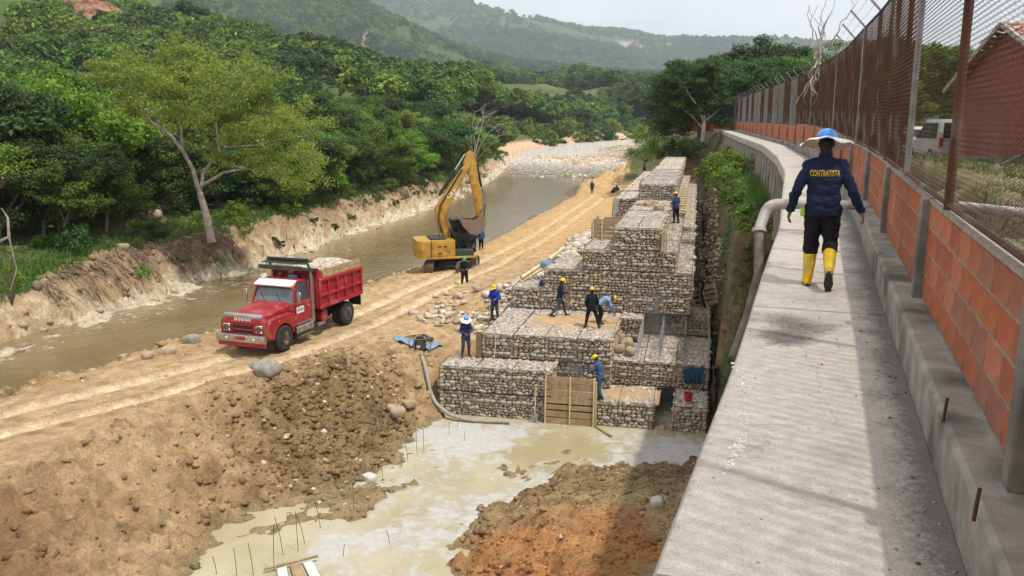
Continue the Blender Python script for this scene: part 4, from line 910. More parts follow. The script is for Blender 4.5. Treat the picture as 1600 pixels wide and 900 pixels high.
def on_hill(Hh, n, smin, smax, dens, seed, ykeep=1.0):
    X, Y, Z, T, Yv = Hh; g = np.random.default_rng(seed); P = []; S = []; K = []
    tt = g.uniform(-.75, .66, n*3); yy = Yv[0]+(Yv[-1]*ykeep-Yv[0])*g.random(n*3)
    ii = np.clip(((tt-T[0])/(T[1]-T[0])).astype(int), 0, len(T)-2); fi = (tt-T[0])/(T[1]-T[0])-ii
    jj = np.clip(((yy-Yv[0])/(Yv[1]-Yv[0])).astype(int), 0, len(Yv)-2); fj = (yy-Yv[0])/(Yv[1]-Yv[0])-jj
    zz = (Z[ii, jj]*(1-fi)+Z[ii+1, jj]*fi)*(1-fj)+(Z[ii, jj+1]*(1-fi)+Z[ii+1, jj+1]*fi)*fj; xx = tt*yy
    d = fbm(xx, yy, dens, 3, seed); ok = (d > (-.22 if dens > .008 else -.45)) & (zz > -3.5) & ~((xx > np.interp(yy, [p[1] for p in FR], [p[0] for p in FR])-18) & (yy < 560)); ok &= g.random(n*3) < np.clip(.35+d*2.0+.5, .2, 1)
    # keep the bare bluff and grassy patches open
    for cx, cy, rx, ry_ in BARE: ok &= ((xx-cx)/rx)**2+((yy-cy)/ry_)**2 > 1
    i = np.where(ok)[0][:n]; P = np.stack([xx[i], yy[i], zz[i]-.4], 1); S = smin+(smax-smin)*g.random(len(i))**1.5
    cb = fbm(xx[i], yy[i], dens*.7, 2, seed+4); K = np.where(g.random(len(i)) < .5+cb, g.choice([0, 3, 4, 5], len(i)), g.choice([1, 2, 0, 1], len(i)))
    return P, S, K
b0 = at(90, 8, 285); b1 = at(250, 50, 320); BARE = [(at(95, 5, 290).x, 285, 12, 60), (at(640, 75, 340).x, 340, 10, 60), (at(245, 70, 320).x, 320, 8, 30), (at(290, 62, 325).x, 325, 7, 22), (at(480, 78, 330).x, 330, 16, 28), (at(545, 92, 330).x, 330, 9, 20), (at(860, 118, 700).x, 690, 18, 50), (at(960, 120, 700).x, 700, 22, 40), (at(660, 125, 700).x, 680, 8, 40)]
P1, S1, K1 = on_hill(HA, 7500, .75, 1.6, .03, 41, .9); o = scatter('hillside_wood', P1, S1, K1, CK)
P1, S1, K1 = on_hill(HB, 7000, 1.1, 2.2, .014, 42, .9); scatter('distant_wood', P1, S1, K1, CK)
P1, S1, K1 = on_hill(HC, 26000, 1.3, 2.8, .006, 43, .78); scatter('mountain_wood', P1, S1, K1, CK)
P1, S1, K1 = on_hill(HD, 34000, 2.2, 4.8, .003, 44, .78); scatter('far_mountain_wood', P1, S1, K1, CK)
P1, S1, K1 = on_hill(HA, 9000, .16, .42, 1e-9, 51, .95); scatter('hill_scrub', P1, S1, K1, CK)
P1, S1, K1 = on_hill(HB, 9000, .3, .7, 1e-9, 52, .95); scatter('distant_scrub', P1, S1, K1, CK)
# valley floor wood between the riverside trees and the hills
g = np.random.default_rng(77); P = []; S = []; K = []
while len(P) < 2600:
    y = 60+g.random()**.8*520; x = -y*.72+g.random()*y*(.72+.62)
    dl = frx_(y)-x; 
    if dl < (10 if y > 200 else 42) and dl > -200 and x < frx_(y)+ (0 if y < 300 else -5): continue
    if x > frx_(y) and y < 480: continue
    P.append((x, y, gz(x, y)-.5)); S.append(g.uniform(.9, 1.5)); K.append(g.choice([0, 1, 2, 3, 4, 5]))
scatter('valley_wood', P, S, K, CK)
# reddish cliff high on the left hill
def bluff(name, px, py, Y, wpx, hpx, label, c1, c2, seed):
    c = at(px, py, Y); W_ = wpx/1316*Y; H_ = hpx/1316*Y; nU, nV = 90, 44; v = []; f = []
    for i in range(nU+1):
        for j in range(nV+1):
            u = i/nU*2-1; q = j/nV; e = math.sqrt(max(0, 1-abs(u)**2.2))
            x = c.x+u*W_/2; z = c.z-H_/2*e+H_*q*e; y = Y+(q-.5)*H_*1.1+u*u*H_*.8
            nn = mn.fractal(Vector((x*.25, z*.4, seed)), .9, 2.1, 5)+.9*abs(mn.noise(Vector((x*.35, z*.08, seed+3))))
            n2_ = mn.fractal(Vector((x*1.1, z*.5, seed+9)), .8, 2.2, 5); v.append((x+nn*.5, y-nn*H_*.14-n2_*H_*.07, z+nn*.4+n2_*.35))
    for i in range(nU):
        for j in range(nV): f.append((i*(nV+1)+j, (i+1)*(nV+1)+j, (i+1)*(nV+1)+j+1, i*(nV+1)+j+1))
    # give it depth: a back skin
    n0 = len(v); v += [(a, b+H_*.8, cc) for a, b, cc in v]; f += [tuple(n0+k_ for k_ in reversed(q)) for q in list(f)]
    o = pydata(name, v, f, mk(name+'_rock', c1, c2, .25, .95, .4, .9), smooth=True); tag(o, kind='structure')
bluff('red_cliff', 92, 14, 262, 104, 52, '', (.40, .20, .13), (.20, .095, .06), 2)
bluff('bare_slope', 482, 72, 318, 60, 34, '', (.34, .28, .15), (.2, .19, .09), 5)
bluff('bare_scar', 545, 93, 318, 44, 16, '', (.42, .33, .2), (.26, .2, .12), 7)
bluff('river_cliff', 905, 213, 395, 150, 18, '', (.62, .47, .33), (.42, .30, .2), 9)
# ------------------------------------------------------------------ single trees, bushes, dead wood
def skel_tree(name, Y, trunk_px, limbs_px, z_depth, leafm, label, crown_px, barkm, per=120, size=.11, r0=.22, seed=1, clr=.9, extra_branches=True, mpx=None, cdy=0):
    """tree whose main limbs follow polylines read off the photo, given real depth and thickness"""
    g = random.Random(seed); b0 = at(trunk_px[0][0], trunk_px[0][1], Y); t = empty(name, tuple(b0), 0, label, 'tree')
    mb = MB(); ends = []
    def P(x, y, dy=0): return at(x, y, Y+dy)-b0
    mb.tube([P(*p[:2])+Vector((0, 0, -.5 if i == 0 else 0)) for i, p in enumerate(trunk_px)], [r0*(1.3-.6*i/len(trunk_px)) for i in range(len(trunk_px))], 9, cap=False)
    for k, lp in enumerate(limbs_px):
        dy = g.uniform(-z_depth, z_depth); pts_ = [P(p[0], p[1], dy*i/max(1, len(lp)-1)) for i, p in enumerate(lp)]
        fine = []
        for a, b in zip(pts_, pts_[1:]):
            for q in (0, .5): fine.append(a.lerp(b, q)+Vector((g.uniform(-.06, .06), g.uniform(-.06, .06), g.uniform(-.06, .06))))
        fine.append(pts_[-1]); fine[0] = pts_[0]
        rr = r0*.62*(lp[0][2] if len(lp[0]) > 2 else 1)
        mb.tube(fine, [rr*(1-.75*i/(len(fine)-1)) for i in range(len(fine))], 7, cap=False); ends.append(fine[-1])
        if extra_branches:
            for q in fine[len(fine)//2:]:
                for _ in range(2):
                    a = g.uniform(0, 6.28); limb(mb, q, (math.cos(a), math.sin(a), g.uniform(0, .6)), g.uniform(.9, 1.7), rr*.3, 1, ends, g)
    to = mb.build('trunk', M[barkm], t, smooth=True, fix=False)
    if crown_px:
        cs = []
        mpp = Y/1316
        for x, y, rx, ry_, n in crown_px:
            for _ in range(n):
                a = g.uniform(0, 6.28); q = math.sqrt(g.random()); p = P(x+math.cos(a)*q*rx, y+math.sin(a)*q*ry_, cdy+g.uniform(-1, 1)*z_depth*1.3); cs.append((p.x, p.y, p.z, g.uniform(.5, 1.15)*clr))
        cs += [(p.x, p.y, p.z, g.uniform(.4, .8)*clr) for p in ends]
        cm = leaves(cs, per, size, .5, .7, seed); cm.materials.append(M[leafm]); mesh_obj('crown', cm, None, t)
    return t
M['leaf_f'] = leafmat('leaf_feathery', (.30, .36, .06), (.13, .19, .03), .45, .5)
skel_tree('spreading_tree', 50.5, [(330, 366), (322, 335), (312, 300)],
  [[(312, 300, 1.2), (300, 262), (268, 212), (236, 190), (205, 152), (188, 125)], [(312, 300, 1), (318, 270), (345, 232), (372, 215), (398, 190), (430, 165)], [(314, 290, .9), (350, 270), (385, 262), (410, 272)], [(285, 235, .8), (283, 190), (292, 160), (258, 120), (253, 95)], [(342, 236, .7), (338, 190), (345, 150), (360, 120)], [(248, 196, .5), (246, 170), (258, 150), (256, 110)], [(350, 230, .5), (400, 225), (455, 215)]],
  3.2, 'leaf_f', 'wide spreading tree with pale leaning trunk and feathery yellow green crown on the bank', [(330, 120, 120, 28, 60), (390, 165, 90, 45, 45), (440, 205, 60, 40, 26), (250, 115, 70, 25, 22), (300, 170, 80, 30, 14), (455, 250, 55, 30, 22), (210, 150, 35, 25, 8), (480, 285, 45, 18, 12)], 'bark', 85, .08, .20, 3, 1.05)
skel_tree('bare_tree', 121, [(738, 272), (740, 255)], [[(740, 255, 1), (733, 230), (725, 200), (722, 180)], [(740, 255, 1), (742, 225), (738, 195), (742, 175)], [(740, 255, 1), (752, 225), (765, 205), (780, 195)], [(740, 255, .8), (748, 215), (756, 185), (752, 170)], [(740, 255, .8), (735, 215), (748, 190), (762, 178)], [(740, 255, .8), (758, 235), (775, 215), (786, 210)]],
  2.5, None, 'leafless grey tree with fan of bare twigs behind the excavator arm', None, 'deadwood', r0=.16, seed=5)
for i, (px, py, h) in enumerate([(66, 372, 60), (100, 378, 75), (165, 360, 62), (662, 268, 50), (505, 275, 60)]):
    Y = -6.6/ratio(py) if py > 300 else 116
    skel_tree('slender_tree', Y, [(px, py), (px+2, py-h*.4)], [[(px+2, py-h*.4, 1), (px-8, py-h*.7), (px-14, py-h)], [(px+2, py-h*.4, 1), (px+9, py-h*.75), (px+12, py-h*1.1)], [(px+1, py-h*.3, .8), (px+16, py-h*.6)]], 1, 'leaf', 'slender pale stemmed tree at the forest edge, %s from the left' % ordi[i], [(px, py-h*1.1, 26, 14, 12)], 'bark', 110, .1, .09, 20+i, .8)
# right-hand group by the end of the fence
RT = 'leaf_d'
skel_tree('broad_tree', 92, [(1098, 214), (1100, 190)], [[(1100, 190, 1), (1090, 165), (1075, 145), (1068, 130)], [(1100, 190, 1), (1102, 160), (1098, 140), (1102, 118)], [(1098, 200, .8), (1080, 180), (1062, 168)], [(1100, 190, .7), (1118, 175), (1130, 165)], [(1100, 150, .5), (1115, 135), (1122, 120)]],
  2.4, RT, 'broad dark green tree with bare white branches at the fence end', [(1085, 105, 45, 14, 42), (1060, 135, 45, 22, 50), (1110, 125, 50, 22, 55), (1035, 160, 26, 30, 32), (1080, 165, 60, 26, 45), (1045, 195, 34, 18, 24), (1130, 170, 26, 26, 26)], 'deadwood', 150, .13, .2, 7, 1.15, cdy=3.6)
for i, (x, y, s_, k) in enumerate([(27.5, 103, 1.15, 5), (31.5, 108, 1.35, 1), (37, 106, 1.3, 0), (42, 98, 1.45, 3), (34, 96, 1.2, 1), (47, 108, 1.6, 0), (38, 120, 1.6, 5), (30, 119, 1.4, 1), (53, 96, 1.4, 6), (25, 112, 1.2, 1), (45, 84, 1.25, 3), (57, 118, 1.6, 1)]):
    z = 1.2; tree_at(x, y, z-.4, k, s_, '%s tree of the tall clump behind the far fence, %s from the left' % (['mid green', 'dark green', 'bright green', 'leafy green', 'yellow green', 'dense green', 'fresh green'][k], ordi[[0, 2, 5, 7, 4, 10, 6, 1, 9, 0, 8, 11][i]]), 'trees behind the far end of the fence', 'yard_tree')
for i, (x, y, k, s_) in enumerate([(20.5, 30, 0, .42), (26, 38, 1, .55), (20, 46, 3, .6), (33, 52, 0, .8)]): tree_at(x, y, .2, k, s_, 'small leafy tree in the yard seen through the mesh, %s from the walkway' % ordi[i], 'yard trees', 'yard_tree')
def bush(x, y, z, r, h, lm, label, group=None, n=16, seed=1, per=110, size=.07, name='bush', cat='bush'):
    g = random.Random(seed); t = empty(name, (x, y, z), 0, label, cat, group); mb = MB(); cs = []
    for i in range(n):
        a = g.uniform(0, 6.28); q = math.sqrt(g.random())*r; p = Vector((math.cos(a)*q, math.sin(a)*q, h*g.uniform(.25, 1)*(1-.5*(q/r)**2))); cs.append((*p, g.uniform(.25, .5)*r*.8))
        mb.tube([(0, 0, -.2), p*.5+Vector((0, 0, .05)), p], [.025, .016, .006], 4, cap=False)
    mb.build('stems', M['bark_d'], t, smooth=True, fix=False); m_ = leaves(cs, per, size, .75, .6, seed); m_.name = 'foliage'; m_.materials.append(M[lm]); mesh_obj('foliage', m_, None, t); return t
for i, (px, py, Y, r, h, lm, lb) in enumerate([(1133, 246, 49, 1.5, 1.9, 'leaf_b', 'round bright green bush against the far retaining wall'), (1150, 275, 44, 1.3, 1.2, 'leaf_b', 'low green bush spilling below the retaining wall'), (1165, 300, 38, 1.0, .9, 'leaf', 'green bush under the exposed concrete ribs'), (1187, 345, 31, .8, .7, 'leaf_b', 'small bush left of the pipe elbow'), (1178, 420, 33, .7, .7, 'leaf', 'weedy bush below the standing pipe'), (1172, 330, 34, .7, .8, 'leaf_b', 'leafy bush between pipe and retaining wall'),
    (1130, 548, 33.2, .42, .5, 'leaf_b', 'fresh green sprig over the black trench lining'), (1035, 222, 99, 2.6, 2.6, 'leaf_b', 'light green bush at the riverside below the broad tree'), (1010, 235, 108, 2.6, 2.2, 'leaf', 'low bush by the river rocks'), (1062, 230, 96, 2.2, 2.2, 'leaf_d', 'dark bush beside the far gabion end'), (1020, 205, 120, 3.2, 3.2, 'leaf_b', 'yellowish green bush behind the riverside bushes'), (1082, 222, 93, 1.6, 1.8, 'leaf', 'bush at the foot of the white branched tree')]):
    p = at(px, py, Y); bush(p.x, p.y, p.z-h*.6, r, h, lm, lb, None, int(14+r*6), 50+i, 120, .055+.018*r)
for i in range(60):                                   # undergrowth along the top of the far bank
    g = random.Random(900+i); y = 31+i*2.9+g.uniform(-.9, .9)
    if 34 < y < 43: continue
    dd = g.uniform(2.4, 6.0)+(1.5 if y < 60 else 0); x = frx_(y)-dd
    px_ = 800+1290*x/y
    wh = 'near the lawn' if px_ < 250 else 'by the leaning tree' if px_ < 450 else 'behind the excavator' if px_ < 800 else 'at the bend'
    bush(x, y, gz(x, y)-.2, g.uniform(1.0, 2.0), g.uniform(.9, 2.3), g.choice(['leaf', 'leaf_d', 'leaf_b', 'leaf_d']), 'green undergrowth bush on the far bank edge %s' % wh, 'undergrowth bushes along the far bank', 14, 900+i, 110, .085)
for i in range(26):
    g = random.Random(1300+i); y = 44+i*3.2; dd = g.uniform(8.5, 12); x = frx_(y)-dd
    bush(x, y, gz(x, y)-.2, g.uniform(1.6, 2.6), g.uniform(2, 3.6), g.choice(['leaf', 'leaf_d', 'leaf_d']), 'tall shady shrub between the forest trunks', 'shrubs between the forest trunks', 16, 1300+i, 120, .1, 'shrub', 'shrub')
for i in range(26):
    g = random.Random(1700+i); y = 46+i*3.9+g.uniform(-1.5, 1.5); dd = g.uniform(1.3, 2.6); x = frx_(y)-dd
    bush(x, y, gz(x, y)-.1, g.uniform(.5, 1.1), g.uniform(.5, 1.1), g.choice(['leaf', 'leaf_b', 'leaf_d']), 'small bush clinging to the eroded face of the far bank', 'bushes on the face of the far bank', 9, 1700+i, 90, .06)
# sprig and bare branch that reach in at the left edge
p = at(12, 420, 26); bush(p.x, p.y, p.z-1.0, .55, 1.9, 'leaf_b', 'thin leafy shrub hanging over the bank at the left edge', None, 14, 71, 60, .05)
p = at(12, 250, 24); bush(p.x-.3, p.y, p.z-.6, .9, 1.2, 'leaf_b', 'light green leafy branch tip at the left edge', None, 16, 72, 60, .055)
mb = MB(); q = [at(-30, 400, 25), at(-8, 380, 25), at(14, 370, 25), at(12, 340, 25), at(2, 325, 25)]; mb.tube(q, [.06, .05, .045, .03, .015], 6); mb.tube([at(14, 370, 25), at(26, 420, 25), at(16, 455, 25)], [.03, .02, .01], 5)
o = mb.build('dead_branch', M['deadwood'], smooth=True); tag(o, 'bare grey branch reaching in at the left edge above the bank', 'branch')
# dead creeper caught in the fence
mb = MB(); g = random.Random(4); s_ = s_at_y(33); B = walk(s_, OFFW-.05, 3.5)
for i in range(16):
    a = B+Vector((g.uniform(-.15, .15), g.uniform(-.2, .2), g.uniform(-.2, .4))); pts_ = [a]
    for k in range(7): pts_.append(pts_[-1]+Vector((g.uniform(-.22, .2), g.uniform(-.25, .25), -.22 if i < 8 else g.uniform(.15, .4))))
    mb.tube(pts_, [.035*(1-k/9) for k in range(8)], 5, cap=False)
tag(mb.build('dead_creeper', M['deadwood'], smooth=True, fix=False), 'dry whitish creeper tangled over the top of the fence', 'dead creeper')
mb = MB(); g = random.Random(9)
for i in range(3):
    a = walk(s_at_y(14+i*2.5), OFFW+.0, 2.2+g.random()); pts_ = [a]
    for k in range(8): pts_.append(pts_[-1]+Vector((g.uniform(-.03, .03), g.uniform(-.06, .1), -.16)))
    mb.tube(pts_, .006, 4, cap=False)
tag(mb.build('dry_vine', M['root'], fix=False), 'thin dry vines hanging inside the rusty mesh', 'vine')
# roots hanging from the eroded bank under the spreading tree
mb = MB(); g = random.Random(12)
for i in range(300):
    y = g.uniform(40.5, 56); x = frx_(y)-2.5+g.uniform(-.5, .2); z = gz(x-.9, y)+g.uniform(-.35, .1); pts_ = [Vector((x-.2, y, z))]
    dx = g.uniform(.12, .38)
    for k in range(6): pts_.append(pts_[-1]+Vector((dx+g.uniform(-.1, .1), g.uniform(-.15, .15), g.uniform(-.4, .0)-.05*k)))
    mb.tube(pts_, [g.uniform(.02, .05)*(1-k/8) for k in range(7)], 4, cap=False)
tag(mb.build('exposed_roots', M['root'], fix=False, smooth=True), 'tangled brown roots hanging from the bank under the leaning tree', 'roots')
# grass and weeds
def blades(n, sampler, seed, h=.22, wid=.02):
    g = np.random.default_rng(seed); P = np.array([sampler(g) for _ in range(n)]); P = P[~np.isnan(P[:, 0])]; n = len(P)*5; P = np.repeat(P, 5, 0)+g.normal(0, .05, (n, 3))*np.array([1, 1, 0])
    a = g.uniform(0, 6.28, n); H_ = h*(.5+g.random(n)); lean = np.stack([np.cos(a)*H_*.45, np.sin(a)*H_*.45, H_], 1); s = np.stack([-np.sin(a), np.cos(a), np.zeros(n)], 1)*wid
    V = np.stack([P-s, P+s, P+lean], 1).reshape(-1, 3); return npmesh('grass', V, np.arange(n*3).reshape(-1, 3))
def samp_bank(g):
    y = 30+g.random()**1.4*110; x = frx_(y)-3.1-abs(g.normal(0, 1.8)); return (x, y, gz(x, y)-.03)
def samp_lawn(g):
    x, y = -24.5+g.normal(0, 3.2), 37.5+g.normal(0, 4.0)
    return (x, y, gz(x, y)-.02) if x < frx_(y)-3.2 else (np.nan,)*3
def samp_right(g):
    y = 28+g.random()*44; w_ = wl(y); x = w_[0]-.2-abs(g.normal(0, .55)); return (x, y, gz(x, y)-.05)
def samp_yard(g):
    y = 2+g.random()*40; q = walk(s_at_y(y), 1.8+g.random()*9); return (q.x, q.y, gz(q.x, q.y)-.02) if fbm(np.array(q.x), np.array(q.y), .3, 2, 5) > -.05 else (np.nan,)*3
for nm_, n, sm, sd, h_, wd in (('bank_grass', 8000, samp_bank, 1, .30, .022), ('lawn_grass', 9000, samp_lawn, 2, .10, .016), ('slope_weeds', 3500, samp_right, 3, .34, .02), ('yard_grass', 7000, samp_yard, 4, .18, .012)):
    me = blades(n, sm, sd, h_, wd); me.materials.append(M['grass']); tag(mesh_obj(nm_, me, None), kind='stuff')
# ------------------------------------------------------------------ people
class Blob:
    """overlapping tapered pieces fused into one continuous surface"""
    def __init__(s): s.mb = MB()
    def cap(s, p, q, r0, r1, n=12):
        p, q = Vector(p), Vector(q); d = (q-p); l = d.length; u = d.normalized() if l > 1e-6 else Vector((0, 0, 1)); P = []; Rr = []
        for a in (-80, -50, -20): P.append(p+u*r0*math.sin(R(a))); Rr.append(r0*math.cos(R(a)))
        for t in (.0, .5, 1.0): P.append(p+d*t); Rr.append(r0+(r1-r0)*t)
        for a in (20, 50, 80): P.append(q+u*r1*math.sin(R(a))); Rr.append(r1*math.cos(R(a)))
        s.mb.tube(P, Rr, n); return s
    def chain(s, pts_, rs):
        for a, b, ra, rb in zip(pts_, pts_[1:], rs, rs[1:]): s.cap(a, b, ra, rb)
        return s
    def ell(s, c, r, rot=None, n=14):
        v = []; m = 8
        for i in range(1, m):
            th = math.pi*i/m
            for j in range(n):
                a = 2*math.pi*j/n; v.append(Vector((r[0]*math.sin(th)*math.cos(a), r[1]*math.sin(th)*math.sin(a), r[2]*math.cos(th))))
        f = [(i*n+j, (i+1)*n+j, (i+1)*n+(j+1) % n, i*n+(j+1) % n) for i in range(m-2) for j in range(n)]
        v.append(Vector((0, 0, r[2]))); v.append(Vector((0, 0, -r[2]))); t, b = len(v)-2, len(v)-1
        f += [(j, (j+1) % n, t)[::-1] for j in range(n)]+[((m-2)*n+j, (m-2)*n+(j+1) % n, b) for j in range(n)]
        if rot is not None: v = [rot @ p for p in v]
        s.mb.add([p+Vector(c) for p in v], f); return s
    def loft(s, secs, right, n=16):
        """secs: (centre, half width, half depth); right: unit vector across the body"""
        x = Vector(right).normalized(); v = []; k = len(secs)
        for i, (c, a, b) in enumerate(secs):
            d = (Vector(secs[min(i+1, k-1)][0])-Vector(secs[max(i-1, 0)][0])).normalized(); y = d.cross(x).normalized()
            for j in range(n):
                t = 2*math.pi*j/n; ct, st = math.cos(t), math.sin(t)
                v.append(Vector(c)+x*a*abs(ct)**.85*(1 if ct > 0 else -1)+y*b*abs(st)**.9*(1 if st > 0 else -1))
        f = [(i*n+j, i*n+(j+1) % n, (i+1)*n+(j+1) % n, (i+1)*n+j) for i in range(k-1) for j in range(n)]+[tuple(reversed(range(n))), tuple((k-1)*n+j for j in range(n))]
        s.mb.add(v, f); return s
    def build(s, name, mat, parent, vox, smooth=2, wrinkle=0, cut=None):
        o = s.mb.build(name, None); md = o.modifiers.new('r', 'REMESH'); md.mode = 'VOXEL'; md.voxel_size = vox
        if smooth: sm = o.modifiers.new('s', 'SMOOTH'); sm.iterations = smooth; sm.factor = .5
        dg = bpy.context.evaluated_depsgraph_get(); me = bpy.data.meshes.new_from_object(o.evaluated_get(dg)); old = o.data; bpy.data.objects.remove(o); bpy.data.meshes.remove(old)
        if wrinkle:
            n = len(me.vertices); co = np.empty(n*3, dtype=np.float32); me.vertices.foreach_get('co', co); co = co.reshape(-1, 3); no = np.empty(n*3, dtype=np.float32); me.vertices.foreach_get('normal', no); no = no.reshape(-1, 3)
            q = np.abs(fbm(co[:, 0]*9+co[:, 2]*5, co[:, 2]*11-co[:, 1]*6, 1.0, 3, 5)); co += no*(q[:, None]-.25)*wrinkle; me.vertices.foreach_set('co', co.ravel())
        me.name = name; me.shade_smooth(); me.materials.clear(); return mesh_obj(name, me, mat, parent)
POSES = {
 'stand': dict(pel=(0, 0, .90), che=(0, .01, 1.27), nek=(0, .01, 1.44), hed=(0, .03, 1.58), sh=((-.18, 0, 1.39), (.18, 0, 1.39)), el=((-.24, -.04, 1.12), (.24, -.04, 1.12)), ha=((-.24, .08, .87), (.24, .08, .87)), kn=((-.10, .03, .49), (.10, .03, .49)), an=((-.11, -.02, .09), (.11, -.02, .09)), to=((-.13, .15, .04), (.13, .15, .04))),
 'hold': dict(pel=(0, 0, .90), che=(0, .03, 1.27), nek=(0, .04, 1.44), hed=(0, .08, 1.57), sh=((-.18, .02, 1.39), (.18, .02, 1.39)), el=((-.25, .06, 1.12), (.25, .06, 1.12)), ha=((-.12, .32, 1.08), (.12, .32, 1.05)), kn=((-.12, .04, .49), (.12, .03, .49)), an=((-.14, -.02, .09), (.15, -.04, .09)), to=((-.17, .15, .04), (.20, .13, .04))),
 'walk': dict(pel=(0, 0, .87), che=(0, .05, 1.24), nek=(0, .08, 1.41), hed=(0, .12, 1.54), sh=((-.18, .06, 1.36), (.18, .04, 1.36)), el=((-.24, .02, 1.10), (.24, .08, 1.10)), ha=((-.20, .22, .95), (.16, .34, 1.08)), kn=((-.09, .22, .50), (.10, -.06, .48)), an=((-.10, .30, .09), (.11, -.38, .16)), to=((-.12, .47, .05), (.12, -.24, .05))),
 'wide': dict(pel=(0, 0, .86), che=(0, .03, 1.23), nek=(0, .03, 1.40), hed=(0, .05, 1.53), sh=((-.18, .02, 1.35), (.18, .02, 1.35)), el=((-.25, .0, 1.08), (.25, .02, 1.08)), ha=((-.22, .14, .86), (.20, .16, .90)), kn=((-.17, .04, .47), (.20, .06, .47)), an=((-.24, -.02, .09), (.30, -.02, .09)), to=((-.28, .15, .04), (.36, .13, .04))),
 'bend': dict(pel=(0, -.12, .84), che=(0, .22, 1.06), nek=(0, .38, 1.08), hed=(0, .52, 1.07), sh=((-.18, .32, 1.04), (.18, .32, 1.04)), el=((-.22, .38, .78), (.22, .38, .78)), ha=((-.12, .50, .56), (.12, .50, .54)), kn=((-.12, .04, .47), (.12, .03, .47)), an=((-.13, -.06, .09), (.13, -.08, .09)), to=((-.15, .11, .04), (.15, .09, .04))),
 'lean': dict(pel=(0, 0, .88), che=(0, .08, 1.24), nek=(0, .14, 1.40), hed=(0, .22, 1.52), sh=((-.18, .12, 1.35), (.18, .12, 1.35)), el=((-.26, .24, 1.12), (.24, .18, 1.10)), ha=((-.24, .46, .98), (.12, .42, .95)), kn=((-.12, .06, .48), (.10, .10, .49)), an=((-.14, -.10, .09), (.10, .06, .09)), to=((-.16, .07, .04), (.10, .24, .04))),
 'squat': dict(pel=(0, -.10, .34), che=(0, .12, .66), nek=(0, .22, .82), hed=(0, .30, .94), sh=((-.18, .18, .77), (.18, .18, .77)), el=((-.24, .32, .56), (.24, .32, .56)), ha=((-.10, .52, .46), (.10, .52, .44)), kn=((-.18, .30, .50), (.18, .30, .50)), an=((-.15, .02, .09), (.15, .02, .09)), to=((-.18, .18, .04), (.18, .18, .04))),
 'sit': dict(pel=(0, -.05, .12), che=(0, .06, .48), nek=(0, .12, .65), hed=(0, .18, .78), sh=((-.18, .08, .60), (.18, .08, .60)), el=((-.25, .18, .38), (.25, .18, .38)), ha=((-.14, .38, .36), (.14, .38, .34)), kn=((-.16, .34, .42), (.16, .36, .40)), an=((-.15, .58, .09), (.15, .60, .09)), to=((-.17, .74, .06), (.17, .76, .06))),
 'main': dict(pel=(0.0, 0, .87), che=(-.01, .02, 1.22), nek=(-.01, .04, 1.38), hed=(-.01, .07, 1.52), sh=((-.185, .01, 1.32), (.175, .03, 1.32)), el=((-.27, -.06, 1.05), (.28, -.02, 1.04)), ha=((-.33, .05, .80), (.38, .03, .82)), kn=((-.09, .08, .47), (.10, .06, .46)), an=((-.105, .02, .10), (.095, -.27, .23)), to=((-.12, .20, .045), (.10, -.24, .055))),
}
